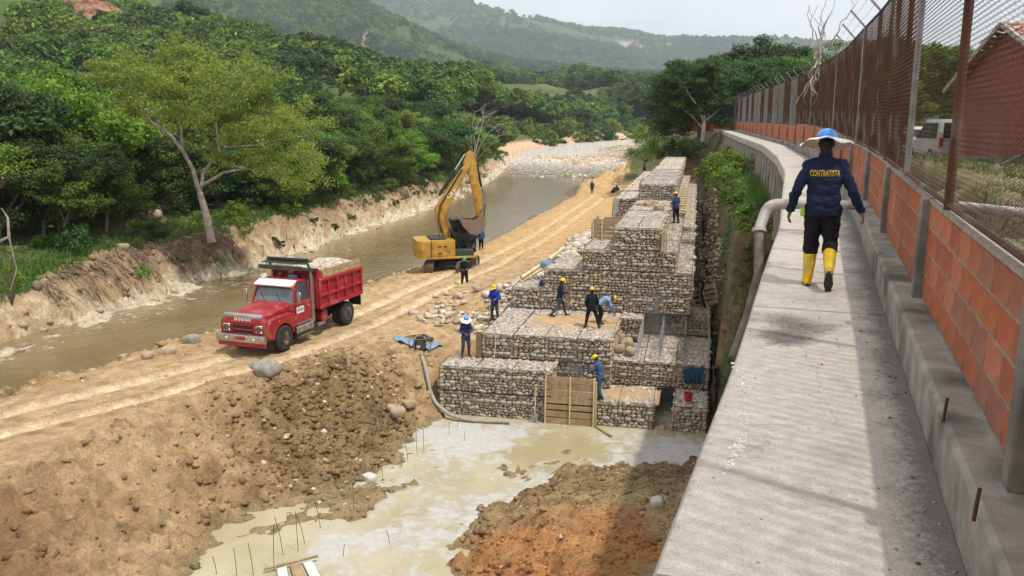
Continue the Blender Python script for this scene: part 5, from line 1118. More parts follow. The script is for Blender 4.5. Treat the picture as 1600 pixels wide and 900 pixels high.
def person(loc, yaw, Ht, pose, shirt, trou, boots, hat, label, brim=False, group=None, vox=.02, sleeves=True, glove=None, gear=None, roll=0):
    """loc at the feet; yaw: direction faced, degrees clockwise from the view direction"""
    p = POSES[pose]; t = empty('person', loc, -R(yaw), label, 'person', group); k = Ht/1.70; t.scale = (k, k, k)
    V = lambda a: Vector(a)
    pel, che, nek, hed = V(p['pel']), V(p['che']), V(p['nek']), V(p['hed']); sh = [V(a) for a in p['sh']]; el = [V(a) for a in p['el']]; ha = [V(a) for a in p['ha']]; kn = [V(a) for a in p['kn']]; an = [V(a) for a in p['an']]; to = [V(a) for a in p['to']]
    hip = [pel+V((-.09, 0, -.03)), pel+V((.09, 0, -.03))]; right = (sh[1]-sh[0]).normalized(); up = (hed-nek).normalized()
    fwd = up.cross(right) if up.cross(right).dot(V((0, 1, 0))) > -.2 else -up.cross(right)
    fine = vox < .012
    b = Blob(); mid = pel.lerp(che, .5)
    b.loft([(pel-(che-pel)*.22, .13, .09), (pel, .16, .105), (mid, .135, .09), (che, .150, .095), (che.lerp(nek, .55), .125, .075), (nek, .058, .055)], right)
    b.cap(nek-(hed-nek)*.2, hed-up*.05, .056, .052)
    hr = Matrix((right, fwd, up)).transposed()
    b.ell(hed+up*.01, (.074, .092, .105), hr); b.ell(hed-up*.055+fwd*.025, (.052, .062, .055), hr)      # skull, jaw
    b.ell(hed+fwd*.098-up*.015, (.012, .018, .022), hr); b.ell(hed+fwd*.088-up*.052, (.024, .012, .009), hr)      # nose, lips
    for s_ in (-1, 1): b.ell(hed+right*s_*.077-up*.01, (.010, .020, .030), hr); b.ell(hed+right*s_*.03+fwd*.086+up*.022, (.017, .012, .006), hr)
    for i in (0, 1):
        b.chain([sh[i]-right*(.03 if i else -.03)-V((0, 0, .02)), el[i], ha[i]], [.040, .038, .028])
        b.chain([hip[i], kn[i], an[i]], [.085, .056, .042]); b.cap(an[i]-V((0, 0, .03)), to[i], .042, .032)
        d = (ha[i]-el[i]).normalized(); d = (d+V((0, .18, -.15))).normalized(); w_ = d.cross(right).normalized(); pn = d.cross(w_).normalized()
        if pn.dot(right)*(1 if i == 0 else -1) < 0: pn = -pn
        # w_: across the palm (fore-aft), pn: palm normal, pointing at the thigh
        if w_.y < 0: w_ = -w_
        pc = ha[i]+d*.045; b.loft([(ha[i]-d*.01, .026, .022), (ha[i]+d*.03, .040, .018), (ha[i]+d*.085, .042, .015)], w_, 10)
        for f_, (o_, L_) in enumerate([(-.033, .062), (-.011, .076), (.011, .080), (.032, .072)]):
            q0 = ha[i]+d*.078+w_*o_; c1 = (d+pn*.25).normalized(); c2 = (d+pn*.75).normalized(); c3 = (d*.6+pn).normalized(); r_ = .0085 if fine else .0105
            q1 = q0+c1*L_*.45; q2 = q1+c2*L_*.33; q3 = q2+c3*L_*.27; b.chain([q0, q1, q2, q3], [r_*1.1, r_, r_*.95, r_*.85])
        q0 = ha[i]+d*.02+w_*.03; q1 = q0+(d*.7+w_*.75+pn*.3).normalized()*.042; q2 = q1+(d+w_*.25+pn*.35).normalized()*.03; b.chain([q0, q1, q2], [.013, .0115, .0095])
    body = b.build('body', M['skin'], t, min(vox, .0065) if fine else .0125, 2 if fine else 1)
    c = Blob(); e_ = .014 if not fine else .018
    c.loft([(pel-(che-pel)*.30, .16+e_, .115+e_), (pel+(che-pel)*.1, .158+e_, .115+e_), (mid, .150+e_, .108+e_), (che, .178+e_, .118+e_), (che.lerp(nek, .55), .160+e_*.5, .10), (che.lerp(nek, .80), .115, .085), (che.lerp(nek, 1.02), .078, .068)], right)
    for i in (0, 1):
        end = el[i].lerp(ha[i], .92) if sleeves else sh[i].lerp(el[i], .7)
        if sleeves: c.chain([sh[i]-right*(.03 if i else -.03)-V((0, 0, .02)), el[i], end], [.064, .058, .045])
        else: c.chain([sh[i]-right*(.02 if i else -.02), end], [.070, .060])
        c.cap(che.lerp(nek, .35), sh[i]-V((0, 0, .025)), .075, .060); c.cap(nek-V((0, 0, .03)), sh[i]-V((0, 0, .01)), .05, .050)
    shirt_o = c.build('jacket' if pose == 'main' else 'shirt', M[shirt], t, vox, 2, wrinkle=.030 if fine else .02)
    col_ = Blob(); col_.cap(nek-up*.045, nek+up*.018, .076, .070); col_.build('collar', M[shirt], t, vox, 1)
    tr = Blob(); tr.loft([(pel-V((0, 0, .13)), .145, .11), (pel, .168, .122), (pel+(che-pel)*.18, .155, .112)], V((1, 0, 0)))
    for i in (0, 1):
        e2 = kn[i].lerp(an[i], .28 if fine else .86); tr.chain([hip[i], hip[i].lerp(kn[i], .5), kn[i], e2], [.105, .092, .078, .070 if fine else .055])
        if fine: tr.cap(kn[i].lerp(an[i], .02), kn[i].lerp(an[i], .26), .084, .082)
    tr.build('trousers', M[trou], t, vox, 2, wrinkle=.026 if fine else .018)
    for i in (0, 1):
        bo = Blob(); up_ = an[i].lerp(kn[i], .62 if fine else .22); fd = (to[i]-an[i]+V((0, 0, .05))).normalized(); heel = an[i]+(an[i]-kn[i]).normalized()*.055-fd*.02
        bo.chain([up_, an[i].lerp(kn[i], .3), an[i]], [.070 if fine else .05, .062 if fine else .048, .052]); bo.cap(an[i]+(an[i]-kn[i]).normalized()*.02, to[i], .050, .040); bo.cap(heel, to[i]-fd*.05, .045, .046)
        bt = bo.build('boot', M[boots], t, vox*.9, 2)
        if fine:
            dn = (an[i]-kn[i]).normalized(); f2 = (to[i]-heel); f2 = (f2-dn*f2.dot(dn)).normalized(); sd = f2.cross(dn).normalized(); so = MB(); n_ = 14; top_ = []; 
            ctr = (heel+to[i])/2+dn*.030; Lh = .148
            prof = [(math.cos(a)*Lh*(1 if math.cos(a) > 0 else .98), math.sin(a)*(.050 if math.cos(a) > 0 else .040)*(1-.12*abs(math.cos(a)))) for a in [2*math.pi*j/n_ for j in range(n_)]]
            so.add([ctr+f2*x+sd*y for x, y in prof]+[ctr+dn*.022+f2*x+sd*y for x, y in prof], [tuple(range(n_)), tuple(range(2*n_-1, n_-1, -1))]+[(j, j+n_, (j+1) % n_+n_, (j+1) % n_) for j in range(n_)])
            for q in range(7): x = -Lh*.8+q*Lh*.27; so.box(ctr+dn*.026+f2*x, (.07, .016, .008), Matrix((sd, f2, dn)).transposed())
            so.build('sole', M['sole'], bt)
    if hat:
        hm = MB(); z0 = .035
        prof = [(.118, z0), (.117, z0+.035), (.104, z0+.075), (.075, z0+.105), (.035, z0+.120), (.004, z0+.123)]
        hm.lathe(prof, n=22 if fine else 14); hm.v = [tuple(hed+hr @ Vector((x*.92, y*1.08, z))) for x, y, z in hm.v]
        ho = hm.build('hard_hat', M[hat], t, smooth=True)
        if not brim:
            vm = MB(); n = len(vm.v); r0_ = [(.108*math.sin(a), .125*math.cos(a), z0+.004) for a in [R(q) for q in range(-65, 66, 13)]]; r1_ = [(.118*math.sin(a), .185*math.cos(a)*(1 if abs(a) < 1 else .95), z0-.012) for a in [R(q) for q in range(-65, 66, 13)]]
            m_ = len(r0_); vv = r0_+r1_+[(a, b_, c_-.008) for a, b_, c_ in r0_]+[(a, b_, c_-.008) for a, b_, c_ in r1_]
            ff = [(j, j+1, m_+j+1, m_+j) for j in range(m_-1)]+[(2*m_+j, 3*m_+j, 3*m_+j+1, 2*m_+j+1) for j in range(m_-1)]+[(m_+j, m_+j+1, 3*m_+j+1, 3*m_+j) for j in range(m_-1)]
            vm.add([hed+hr @ Vector(a) for a in vv], ff); vm.build('peak', M[hat], ho)
        else:
            br = MB(); nn = 40; v = []; 
            for q, rr in enumerate((.112, .16, .205, .245, .268)):
                for j in range(nn):
                    a = 2*math.pi*j/nn; dz = -.30*(rr-.112)+.016*math.sin(3*a+1.0)*(rr-.11)/.12+.010*math.sin(7*a)*(rr-.11)/.12-(.012 if q == 4 else 0)
                    v.append(hed+hr @ Vector((rr*math.cos(a), rr*math.sin(a)*1.02, z0+.018+dz)))
            n1_ = len(v); v += [a-up*.006 for a in v]
            ff = [(q*nn+j, q*nn+(j+1) % nn, (q+1)*nn+(j+1) % nn, (q+1)*nn+j) for q in range(4) for j in range(nn)]; ff += [tuple(n1_+i for i in reversed(f)) for f in ff]; ff += [(4*nn+j, 4*nn+(j+1) % nn, n1_+4*nn+(j+1) % nn, n1_+4*nn+j) for j in range(nn)]
            br.add(v, ff); br.build('cloth_brim', M['cloth_w'], t, smooth=True)
        hb = Blob(); hb.ell(hed-fwd*.018+up*.0, (.081, .088, .075), hr); hb.cap(nek+up*.05-fwd*.02, hed-fwd*.02, .055, .075); hb.build('hair', M['hair'], t, max(.01, vox*.7), 1)
    if glove:
        for i in (0, 1): gb = Blob(); gb.cap(ha[i], ha[i]+(ha[i]-el[i]).normalized()*.10, .045, .042); gb.build('glove', M[glove], t, .018, 1)
    return t, shirt_o
def foot(px, py, z): 
    r = ratio(py); Y = (z-1.75)/r; p = at(px, py, Y); return (p.x, p.y, z)
MAN, jacket = person(foot(1277, 447, .075), 19, 1.66, 'main', 'navy', 'dark', 'boot_y', 'helmet_b', 'man walking away on the walkway, navy jacket, yellow boots, white brimmed blue helmet', brim=True, vox=.0085)
# the word printed across his shoulders
def text_mesh(txt, size, extrude=.001, bold=0.0):
    cu = bpy.data.curves.new('t', 'FONT'); cu.body = txt; cu.size = size; cu.extrude = extrude; cu.offset = bold; cu.align_x = 'CENTER'; cu.align_y = 'CENTER'; cu.resolution_u = 3
    o = bpy.data.objects.new('t', cu); COL.objects.link(o); dg = bpy.context.evaluated_depsgraph_get(); me = bpy.data.meshes.new_from_object(o.evaluated_get(dg)); bpy.data.objects.remove(o); bpy.data.curves.remove(cu); return me
tm = text_mesh('CONTRATISTA', .078, 0, .0022)
bm = bmesh.new(); bm.from_mesh(tm); bmesh.ops.triangulate(bm, faces=bm.faces); bmesh.ops.subdivide_edges(bm, edges=[e for e in bm.edges if e.calc_length() > .02], cuts=2, use_grid_fill=False)
xs_ = [v.co.x for v in bm.verts]; wd = max(xs_)-min(xs_)
jm = jacket.data; bvh = BVHTree.FromPolygons([v.co.copy() for v in jm.vertices], [tuple(p.vertices) for p in jm.polygons])
for v in bm.verts:
    x = v.co.x/wd*.30-.008; z = 1.215+v.co.y*1.15; h_ = bvh.ray_cast(Vector((x, -1, z)), Vector((0, 1, 0)))
    v.co = (h_[0]+Vector((0, -.0025, 0))) if h_[0] is not None else Vector((x, -.13, z))
bm.to_mesh(tm); bm.free(); tm.name = 'print'; o = mesh_obj('jacket_print', tm, M['letter_y'], jacket)
# phone-sized thing tucked at the hip
mb = MB().box((-.20, -.02, .80), (.05, .05, .09)); mb.build('glove_bundle', M['lime'], MAN, bevel=.012)
PW_ = [  # foot px, z, yaw, height, pose, shirt, trousers, boots, hat, label, brim
 (728, 557, -7.44, 160, 1.66, 'hold', 'navy2', 'greyt', 'boot_d', 'helmet_b', 'blue shirted worker on the left front block, wide pale brim under blue helmet', True),
 (773, 501, -6.9, 190, 1.66, 'hold', 'royal', 'greyt', 'boot_d', 'helmet_y', 'worker in royal blue shirt and yellow helmet beside the rubble slope', False),
 (874, 495, -6.44, 80, 1.72, 'walk', 'navy', 'greyt', 'boot_d', 'helmet_y', 'worker in dark top striding right on the gabion tier, yellow helmet', False),
 (924, 512, -6.44, 8, 1.72, 'wide', 'dark', 'dark', 'boot_d', 'helmet_y', 'worker in dark grey top seen from behind, yellow helmet', False),
 (938, 506, -6.44, 80, 1.70, 'bend', 'sky', 'dark', 'boot_d', 'helmet_y', 'worker in light blue shirt bending forward beside the dark clad one', False),
 (938, 622, -8.44, -65, 1.72, 'lean', 'denim', 'denim', 'boot_d', 'helmet_y', 'worker in denim blue shirt and trousers steadying the wooden formwork', False),
 (1056, 349, -3.68, -30, 1.74, 'hold', 'navy2', 'dark', 'boot_d', 'helmet_y', 'worker in dark blue standing on the right strip, yellow helmet', False),
 (726, 450, -6.98, 175, 1.72, 'hold', 'dark', 'dark', 'boot_d', 'helmet_g', 'person in black with green helmet standing in front of the excavator', False),
 (740, 392, -7.0, 20, 1.70, 'stand', 'navy2', 'dark', 'boot_d', 'helmet_r', 'worker in blue overalls and red helmet behind the bucket, left of two', False),
 (752, 391, -7.0, 200, 1.70, 'stand', 'denim', 'dark', 'boot_d', 'helmet_r', 'worker in blue overalls and red helmet behind the bucket, right of two', False),
 (925, 303, -6.85, 200, 1.70, 'stand', 'navy2', 'dark', 'boot_d', 'helmet_r', 'distant worker in navy with red helmet standing alone on the sandy bench', False),
 (957, 304, -6.6, 120, 1.70, 'squat', 'navy2', 'dark', 'boot_d', 'helmet_w', 'distant crouching worker in navy behind the pale ramp, left of two', False),
 (965, 300, -6.5, 240, 1.70, 'squat', 'navy2', 'dark', 'boot_d', 'helmet_w', 'distant crouching worker in navy with white helmet behind the pale ramp', False),
 (1006, 276, -4.0, 90, 1.72, 'wide', 'navy2', 'dark', 'boot_d', 'helmet_r', 'distant worker with red helmet on the rubble beside the long wall', False),
 (1061, 240, -1.7, 120, 1.6, 'sit', 'royal', 'navy2', 'boot_d', None, 'far person in navy sitting low on the pale gabion top', False),
]
for px, py, z, yaw, Ht, pose, a, b, c, h_, lab, brim in PW_:
    person(foot(px, py, z), yaw, Ht, pose, a, b, c, h_, lab, brim, 'workers on the site', glove='cloth_w' if 'steadying' in lab else None)

# ------------------------------------------------------------------ dump truck   (local: x right, y forward, z up, origin under the front axle)
TR = empty('dump_truck', (-9.93, 31.75, -6.99), R(160.2), 'red dump truck loaded with pale stones on the dirt track by the river', 'truck')
def wheel(parent, x, y, z, r, wd, side, rimc='white', dual=False, name='wheel'):
    o = empty(name, (x, y, z)); o.parent = parent
    t = MB(); n = 28
    for dx in ((0, -side*(wd+.05)) if dual else (0,)):
        prof = [(r*.56, -wd/2), (r*.80, -wd/2-.01), (r*.95, -wd*.46), (r, -wd*.36), (r*.985, -wd*.12), (r, -wd*.06), (r, wd*.06), (r*.985, wd*.12), (r, wd*.36), (r*.95, wd*.46), (r*.80, wd/2+.01), (r*.56, wd/2)]
        t.lathe(prof, (dx, 0, 0), 'x', n)
        for j in range(n): a = 2*math.pi*j/n; t.box((dx+wd*.27, math.cos(a)*r*.995, math.sin(a)*r*.995), (wd*.3, .05, .02), Matrix.Rotation(a+math.pi/2, 3, 'X')); t.box((dx-wd*.27, math.cos(a+.1)*r*.995, math.sin(a+.1)*r*.995), (wd*.3, .05, .02), Matrix.Rotation(a+.1+math.pi/2, 3, 'X'))
    t.build('tyre', M['tyre'], o, smooth=True)
    rm = MB(); sx = side*wd*.5; dish = .10 if dual else .02
    rm.lathe([(r*.57, sx), (r*.50, sx-side*.02), (r*.46, sx-side*(.04+dish)), (r*.22, sx-side*(.05+dish)), (r*.20, sx-side*(.0 if not dual else .02)), (.02, sx-side*(.0 if not dual else .02))], (0, 0, 0), 'x', 24)
    for j in range(8): a = 2*math.pi*j/8; rm.cyl((sx-side*(.045+dish)+side*.01, math.cos(a)*r*.30, math.sin(a)*r*.30), (1, 0, 0), .014, .03, 6)
    rm.build('rim', M[rimc], o, smooth=True)
    ho = MB()
    for j in range(6): a = 2*math.pi*j/6+.3; ho.cyl((sx-side*(.042+dish), math.cos(a)*r*.39, math.sin(a)*r*.39), (1, 0, 0), .035, .012, 8)
    ho.build('hand_hole', M['black'], o); return o
M['rimw'] = mk('dusty_white_rim', (.55, .52, .46), (.36, .32, .27), 6, .6)
M['primer'] = mk('worn_dark_sheet', (.05, .065, .06), (.03, .035, .035), 4, .7)
M['chrome_d'] = mk('dull_chrome', (.52, .50, .48), (.36, .34, .31), 4, .28, metal=.85)
for s_ in (-1, 1):
    wheel(TR, s_*.98, 0, .52, .52, .27, s_, 'chrome_d'); wheel(TR, s_*.98, -4.74, .52, .52, .25, s_, 'rimw', True)
b = MB()
for s_ in (-1, 1): b.box((s_*.42, -2.3, .78), (.09, 6.4, .24))
for y in (.4, -1, -2.5, -4, -5.4): b.box((0, y, .78), (.8, .1, .16))
b.cyl((0, 0, .52), (1, 0, 0), .06, 1.8, 8); b.cyl((0, -4.74, .52), (1, 0, 0), .09, 1.8, 8); b.lathe([(.05, -.22), (.2, -.1), (.24, 0), (.2, .1), (.05, .22)], (0, -4.74, .52), 'y', 12)
b.cyl((0, -2.6, .55), (0, 1, 0), .05, 4.2, 8); b.box((0, .1, .95), (.75, 1.1, .75)); b.box((0, -2.3, 1.0), (.5, .5, .3)); b.build('chassis', M['black'], TR)
# hood, nose, fenders
hd = MB()
hd.add([(-.72, 1.06, 1.02), (.72, 1.06, 1.02), (.72, 1.06, 1.46), (-.72, 1.06, 1.46), (-.84, -.78, 1.0), (.84, -.78, 1.0), (.84, -.78, 1.66), (-.84, -.78, 1.66), (-.60, .98, 1.60), (.60, .98, 1.60), (.66, -.78, 1.80), (-.66, -.78, 1.80)],
       [(0, 1, 2, 3), (3, 2, 9, 8), (8, 9, 10, 11), (1, 5, 6, 2), (2, 6, 10, 9), (4, 0, 3, 7), (3, 8, 11, 7), (5, 4, 7, 11, 10, 6), (0, 4, 5, 1)])
hd.build('hood', M['red'], TR, bevel=.035)
no = MB(); no.prism([(-1.02, .66), (1.02, .66), (1.04, 1.10), (1.0, 1.40), (.86, 1.50), (-.86, 1.50), (-1.0, 1.40), (-1.04, 1.10)], 'y', .84, 1.10); no.build('nose_panel', M['red'], TR, bevel=.03)
gr = MB(); gr.box((0, 1.105, 1.06), (.92, .03, .50)); gro = gr.build('grille_recess', M['black'], TR)
gs = MB()
for z in (.88, 1.06, 1.24): gs.box((0, 1.125, z), (.90, .04, .05))
gs.box((0, 1.125, 1.315), (.98, .045, .045)); gs.box((0, 1.125, .80), (.98, .045, .045)); gs.build('grille_bar', M['red'], TR, bevel=.008)
for s_ in (-1, 1):
    h_ = MB().box((s_*.74, 1.115, 1.10), (.30, .05, .30)).build('headlight', M['chrome'], TR, bevel=.02); MB().cyl((s_*.74, 1.15, 1.10), (0, 1, 0), .115, .03, 20).build('lens', M['glass'], h_, smooth=True)
    f = MB(); pr = []
    for a in range(0, 181, 15): pr.append((math.cos(R(a))*.66, .55+math.sin(R(a))*.66))
    out_ = [(1.04, .70), (1.04, 1.18), (.86, 1.36), (.4, 1.44), (-.5, 1.44), (-.80, 1.36), (-.80, .62)]
    inner = [(math.cos(R(a))*.64, .50+math.sin(R(a))*.64) for a in range(5, 176, 10)]
    poly = out_[::-1]+inner   # from rear low, over the top, to front low, back along the arch
    poly = [(-.80, .62), (-.80, 1.36), (-.5, 1.45), (.4, 1.45), (.86, 1.38), (1.04, 1.18), (1.04, .70), (.72, .60)]+[(math.cos(R(a))*.64, .50+math.sin(R(a))*.62) for a in range(12, 170, 12)]+[(-.66, .60)]
    f.prism(poly, 'x', s_*.86, s_*1.08); f.build('fender', M['red'], TR, bevel=.02)
    li = MB(); li.tube([Vector((s_*.97, math.cos(R(a))*.655, .50+math.sin(R(a))*.635)) for a in range(5, 176, 10)], .03, 6); li.build('arch_lip', M['black'], TR)
    MB().box((s_*1.0, -.72, .55), (.30, .03, .55)).build('mud_flap', M['black'], TR)
    MB().cyl((s_*1.09, .30, 1.28), (1, 0, 0), .03, .03, 8).build('marker_light', M['orange'], TR)
MB().box((0, 1.24, .74), (2.22, .16, .30)).build('bumper', M['chrome_d'], TR, bevel=.05)
bp_ = MB().box((0, 1.20, .50), (2.12, .14, .18)).build('lower_valance', M['red'], TR, bevel=.03); MB().box((0, 1.335, .76), (.46, .02, .14)).build('bumper_plate', M['red'], TR)
for s_ in (-1, 1): MB().cyl((s_*.62, 1.33, .74), (0, 1, 0), .05, .03, 12).build('fog_lamp', M['white'], TR)
MB().prism([(1.09, 1.50), (1.09, 1.62), (.98, 1.66), (.9, 1.64), (.98, 1.50)], 'x', -.86, .86).build('hood_deflector', M['chrome_d'], TR, bevel=.008)
def letters(txt, size, mat, parent, M4, name='lettering', bold=.002, ext=.004):
    me = text_mesh(txt, size, ext, bold); me.transform(M4); me.name = name; return mesh_obj(name, me, mat, parent)
# face forward (+y): text plane x -> -x, y -> z
FR4 = Matrix(((-1, 0, 0, 0), (0, 0, 1, 1.105), (0, 1, 0, 1.435), (0, 0, 0, 1)))
o = letters('D O D G E', .155, M['white'], TR, FR4, 'nose_lettering', .008)
# cab
cb = MB(); cb.prism([(-.78, .72), (-.78, 1.72), (-.84, 1.74), (-2.06, 1.74), (-2.06, .72)], 'x', -.99, .99); cb.build('cab_body', M['red'], TR, bevel=.04)
cp = MB(); cp.prism([(-1.12, 2.46), (-1.30, 2.58), (-1.95, 2.56), (-2.06, 2.46)], 'x', -.86, .86); cp.build('cab_roof', M['red'], TR, bevel=.04)
for s_ in (-1, 1):
    p_ = MB(); p_.bar((s_*.95, -.84, 1.73), (s_*.84, -1.17, 2.48), .07, .09); p_.bar((s_*.95, -2.0, 1.73), (s_*.85, -2.0, 2.50), .10, .12); p_.bar((s_*.95, -1.22, 1.73), (s_*.87, -1.28, 2.47), .035, .035); p_.build('pillar', M['red'], TR)
    MB().add([(s_*.96, -.92, 1.75), (s_*.96, -1.96, 1.75), (s_*.865, -1.96, 2.46), (s_*.865, -1.22, 2.46), (s_*.95, -.92, 1.75), (s_*.95, -1.96, 1.75), (s_*.855, -1.96, 2.46), (s_*.855, -1.22, 2.46)], [(0, 1, 2, 3), (7, 6, 5, 4), (0, 4, 5, 1), (1, 5, 6, 2), (2, 6, 7, 3), (3, 7, 4, 0)]).build('side_window', M['glass'], TR)
    d_ = MB().box((s_*1.0, -1.42, 1.22), (.035, 1.06, .98)).build('door', M['red'], TR, bevel=.012)
    MB().box((s_*1.03, -1.80, 1.50), (.03, .16, .035)).build('handle', M['chrome'], d_)
    MB().box((s_*1.03, -1.22, 1.42), (.012, .50, .26)).build('door_sign', M['white'], d_)
    if s_ < 0:
        SG = Matrix(((0, 0, -1, -1.037), (-1, 0, 0, -1.22), (0, 1, 0, 1.42), (0, 0, 0, 1))); letters('4GL 087', .115, M['black'], d_, SG, 'sign_lettering', .002)
    MB().box((s_*1.025, -.90, 1.14), (.02, .10, .16)).build('side_badge', M['orange'], TR)
    mi = MB(); mi.tube([(s_*.98, -.95, 2.28), (s_*1.28, -.80, 2.30), (s_*1.28, -.80, 1.62), (s_*1.0, -.95, 1.60)], .013, 6); mi.build('mirror_arm', M['chrome'], TR)
    MB().box((s_*1.27, -.81, 1.98), (.17, .05, .46)).build('mirror', M['chrome_d'], TR, bevel=.02)
    MB().cyl((s_*1.0, -.80, 2.42), (0, 0, 1), .055, .11, 10).build('beacon', M['orange'], TR, smooth=True)
    ex = MB(); ex.tube([(s_*.93, -2.22, .72), (s_*.93, -2.22, 2.62), (s_*.93, -2.16, 2.95), (s_*.93, -2.04, 3.12)], [.10, .09, .06, .055], 12); ex.tube([(s_*.93, -2.22, 1.3), (s_*.93, -2.22, 2.4)], .105, 12); ex.build('exhaust_stack', M['chrome_d'], TR, smooth=True)
ws_ = MB(); ws_.add([(-.88, -.84, 1.76), (.88, -.84, 1.76), (.80, -1.15, 2.45), (-.80, -1.15, 2.45), (-.88, -.87, 1.76), (.88, -.87, 1.76), (.80, -1.18, 2.45), (-.80, -1.18, 2.45)], [(0, 1, 2, 3), (7, 6, 5, 4), (0, 4, 5, 1), (1, 5, 6, 2), (2, 6, 7, 3), (3, 7, 4, 0)])
M['windshield'] = mk('windshield_glass', (.14, .17, .19), (.06, .08, .09), 1.6, .05, spec=.9)
ws_.build('windshield', M['windshield'], TR)
fr_ = MB(); fr_.bar((-.9, -.82, 1.74), (.9, -.82, 1.74), .05, .04); fr_.build('windshield_frame', M['chrome_d'], TR)
for s_ in (-.4, .35): MB().bar((s_, -.82, 1.76), (s_+.3, -.96, 2.08), .012, .012).build('wiper', M['black'], TR)
MB().prism([(-1.13, 2.40), (-.90, 2.36), (-.84, 2.40), (-.84, 2.44), (-1.12, 2.55), (-1.3, 2.60)], 'x', -.88, .88).build('sun_visor', M['white'], TR, bevel=.012)
# things on the roof, tank, step
for x, mt in ((.66, 'white'),): MB().lathe([(.02, -.09), (.08, -.08), (.115, .02), (.115, .06)], (x, -1.28, 2.70), 'y', 14).build('roof_lamp', M[mt], TR, smooth=True)
tk_ = MB(); tk_.cyl((-.86, -1.42, .62), (0, 1, 0), .235, 1.25, 20); tk_.build('fuel_tank', M['chrome_d'], TR, smooth=True)
for y in (-1.0, -1.42, -1.85): MB().cyl((-.86, y, .62), (0, 1, 0), .245, .05, 20).build('tank_band', M['steel'], TR)
MB().box((-.98, -1.42, .88), (.26, 1.2, .04)).build('step', M['steel'], TR); MB().box((-1.02, -1.5, .36), (.22, .9, .04)).build('step', M['steel'], TR)
st_ = MB(); 
for y in (-1.1, -1.9): st_.bar((-1.0, y, .36), (-.7, y, .70), .03, .03)
st_.build('step_bracket', M['black'], TR)
MB().cyl((-.80, -2.95, .82), (1, 0, 0), .26, .45, 18).build('air_tank', M['red_body'], TR, smooth=True); MB().box((-.85, -2.75, .50), (.30, .55, .16)).build('battery_box', M['steel'], TR)
# dump bed
Y0_, Y1_ = -2.42, -5.92; zb, zt = 1.22, 2.42
bed = MB()
for s_ in (-1, 1): bed.box((s_*1.10, (Y0_+Y1_)/2, (zb+zt)/2), (.05, Y0_-Y1_, zt-zb))
bed.box((0, (Y0_+Y1_)/2, zb), (2.2, Y0_-Y1_, .06)); bed.box((0, Y0_+.02, (zb+2.62)/2), (2.22, .05, 2.62-zb)); bed.build('dump_bed', M['red_body'], TR)
MB().box((0, Y1_+.02, (zb+zt)/2), (2.25, .06, zt-zb)).build('tailgate', M['red_body'], TR, bevel=.01)
for s_ in (-1, 1):
    for z, h_ in ((1.26, .16), (1.74, .10), (2.38, .12)): MB().box((s_*1.15, (Y0_+Y1_)/2, z), (.11, Y0_-Y1_, h_)).build('side_rail', M['red_body'], TR, bevel=.012)
    for k_ in range(6): y = Y0_-.06-(Y0_-Y1_-.12)*k_/5; MB().box((s_*1.152, y, (zb+zt)/2), (.10, .12, zt-zb-.02)).build('side_rib', M['red_body'], TR, bevel=.012)
    for q in range(2): MB().box((s_*1.10, (Y0_+Y1_)/2-.1, 2.53+q*.185), (.045, Y0_-Y1_-.35, .175)).build('side_board', M['wood'], TR, bevel=.006)
    MB().prism([(Y0_+.0, 2.30), (Y0_+.0, 2.92), (Y0_-.38, 2.62), (Y0_-.38, 2.30)], 'x', s_*1.08, s_*1.13).build('gusset', M['red_body'], TR)
    MB().box((s_*.72, -5.98, .95), (.62, .04, .62)).build('mud_flap', M['black'], TR); MB().cyl((s_*.5, -4.9, 1.05), (0, 1, 0), .05, 1.6, 8).build('bed_hinge_bar', M['black'], TR)
MB().add([(-1.13, Y0_, 2.60), (1.13, Y0_, 2.60), (1.13, Y0_+.05, 2.92), (-1.13, Y0_+.05, 2.92), (-1.13, Y0_+.05, 2.60), (1.13, Y0_+.05, 2.60), (1.13, Y0_+.10, 2.92), (-1.13, Y0_+.10, 2.92)], [(0, 1, 2, 3), (7, 6, 5, 4), (0, 4, 5, 1), (1, 5, 6, 2), (2, 6, 7, 3), (3, 7, 4, 0)]).build('headboard', M['red_body'], TR)
# cab protector: two dark beams and a slanting sheet over the cab
MB().box((0, -1.42, 3.05), (2.0, .10, .17)).build('protector_beam', M['primer'], TR, bevel=.01)
MB().box((0, -1.98, 3.22), (2.1, .60, .03), Matrix.Rotation(R(-6), 3, 'X')).build('protector_sheet', M['primer'], TR)
MB().cyl((-.1, -1.85, 3.33), (1, 0, 0), .075, 1.9, 12).build('rolled_tarpaulin', M['black'], TR, smooth=True)
for s_ in (-1, 1): MB().bar((s_*.95, -1.42, 3.05), (s_*1.05, Y0_, 2.85), .07, .12).build('protector_arm', M['primer'], TR)
# load of stones: heaped
nb_ = NB(); g = np.random.default_rng(3)
MB().prism([(-1.02, 2.2), (1.02, 2.2), (.9, 2.52), (.3, 2.78), (-.3, 2.80), (-.9, 2.52)], 'y', Y0_-.08, Y1_+.1).build('load_core', M['core'], TR)
for i in range(620):
    x = g.uniform(-1.03, 1.03); y = g.uniform(Y1_+.1, Y0_-.06); h0 = 2.50+.34*(1-(x/1.1)**2)*(1-((y+4.15)/2.1)**4); s0 = g.uniform(.09, .22)
    nb_.add(stone_verts((x, y, h0), (s0*1.3, s0, s0*.8), .45, rough=.12), ICO1[1])
lo = nb_.mesh('load', M['gravel']); o = bpy.data.objects.new('stone_load', lo); COL.objects.link(o); o.parent = TR; o['kind'] = 'stuff'
def on_truck(x, y, z): return tuple(TR.matrix_basis @ Vector((x, y, z)))
TR_M = Matrix.Translation(TR.location) @ Matrix.Rotation(R(160.2), 4, 'Z')
def tw_(x, y, z): return tuple(TR_M @ Vector((x, y, z)))
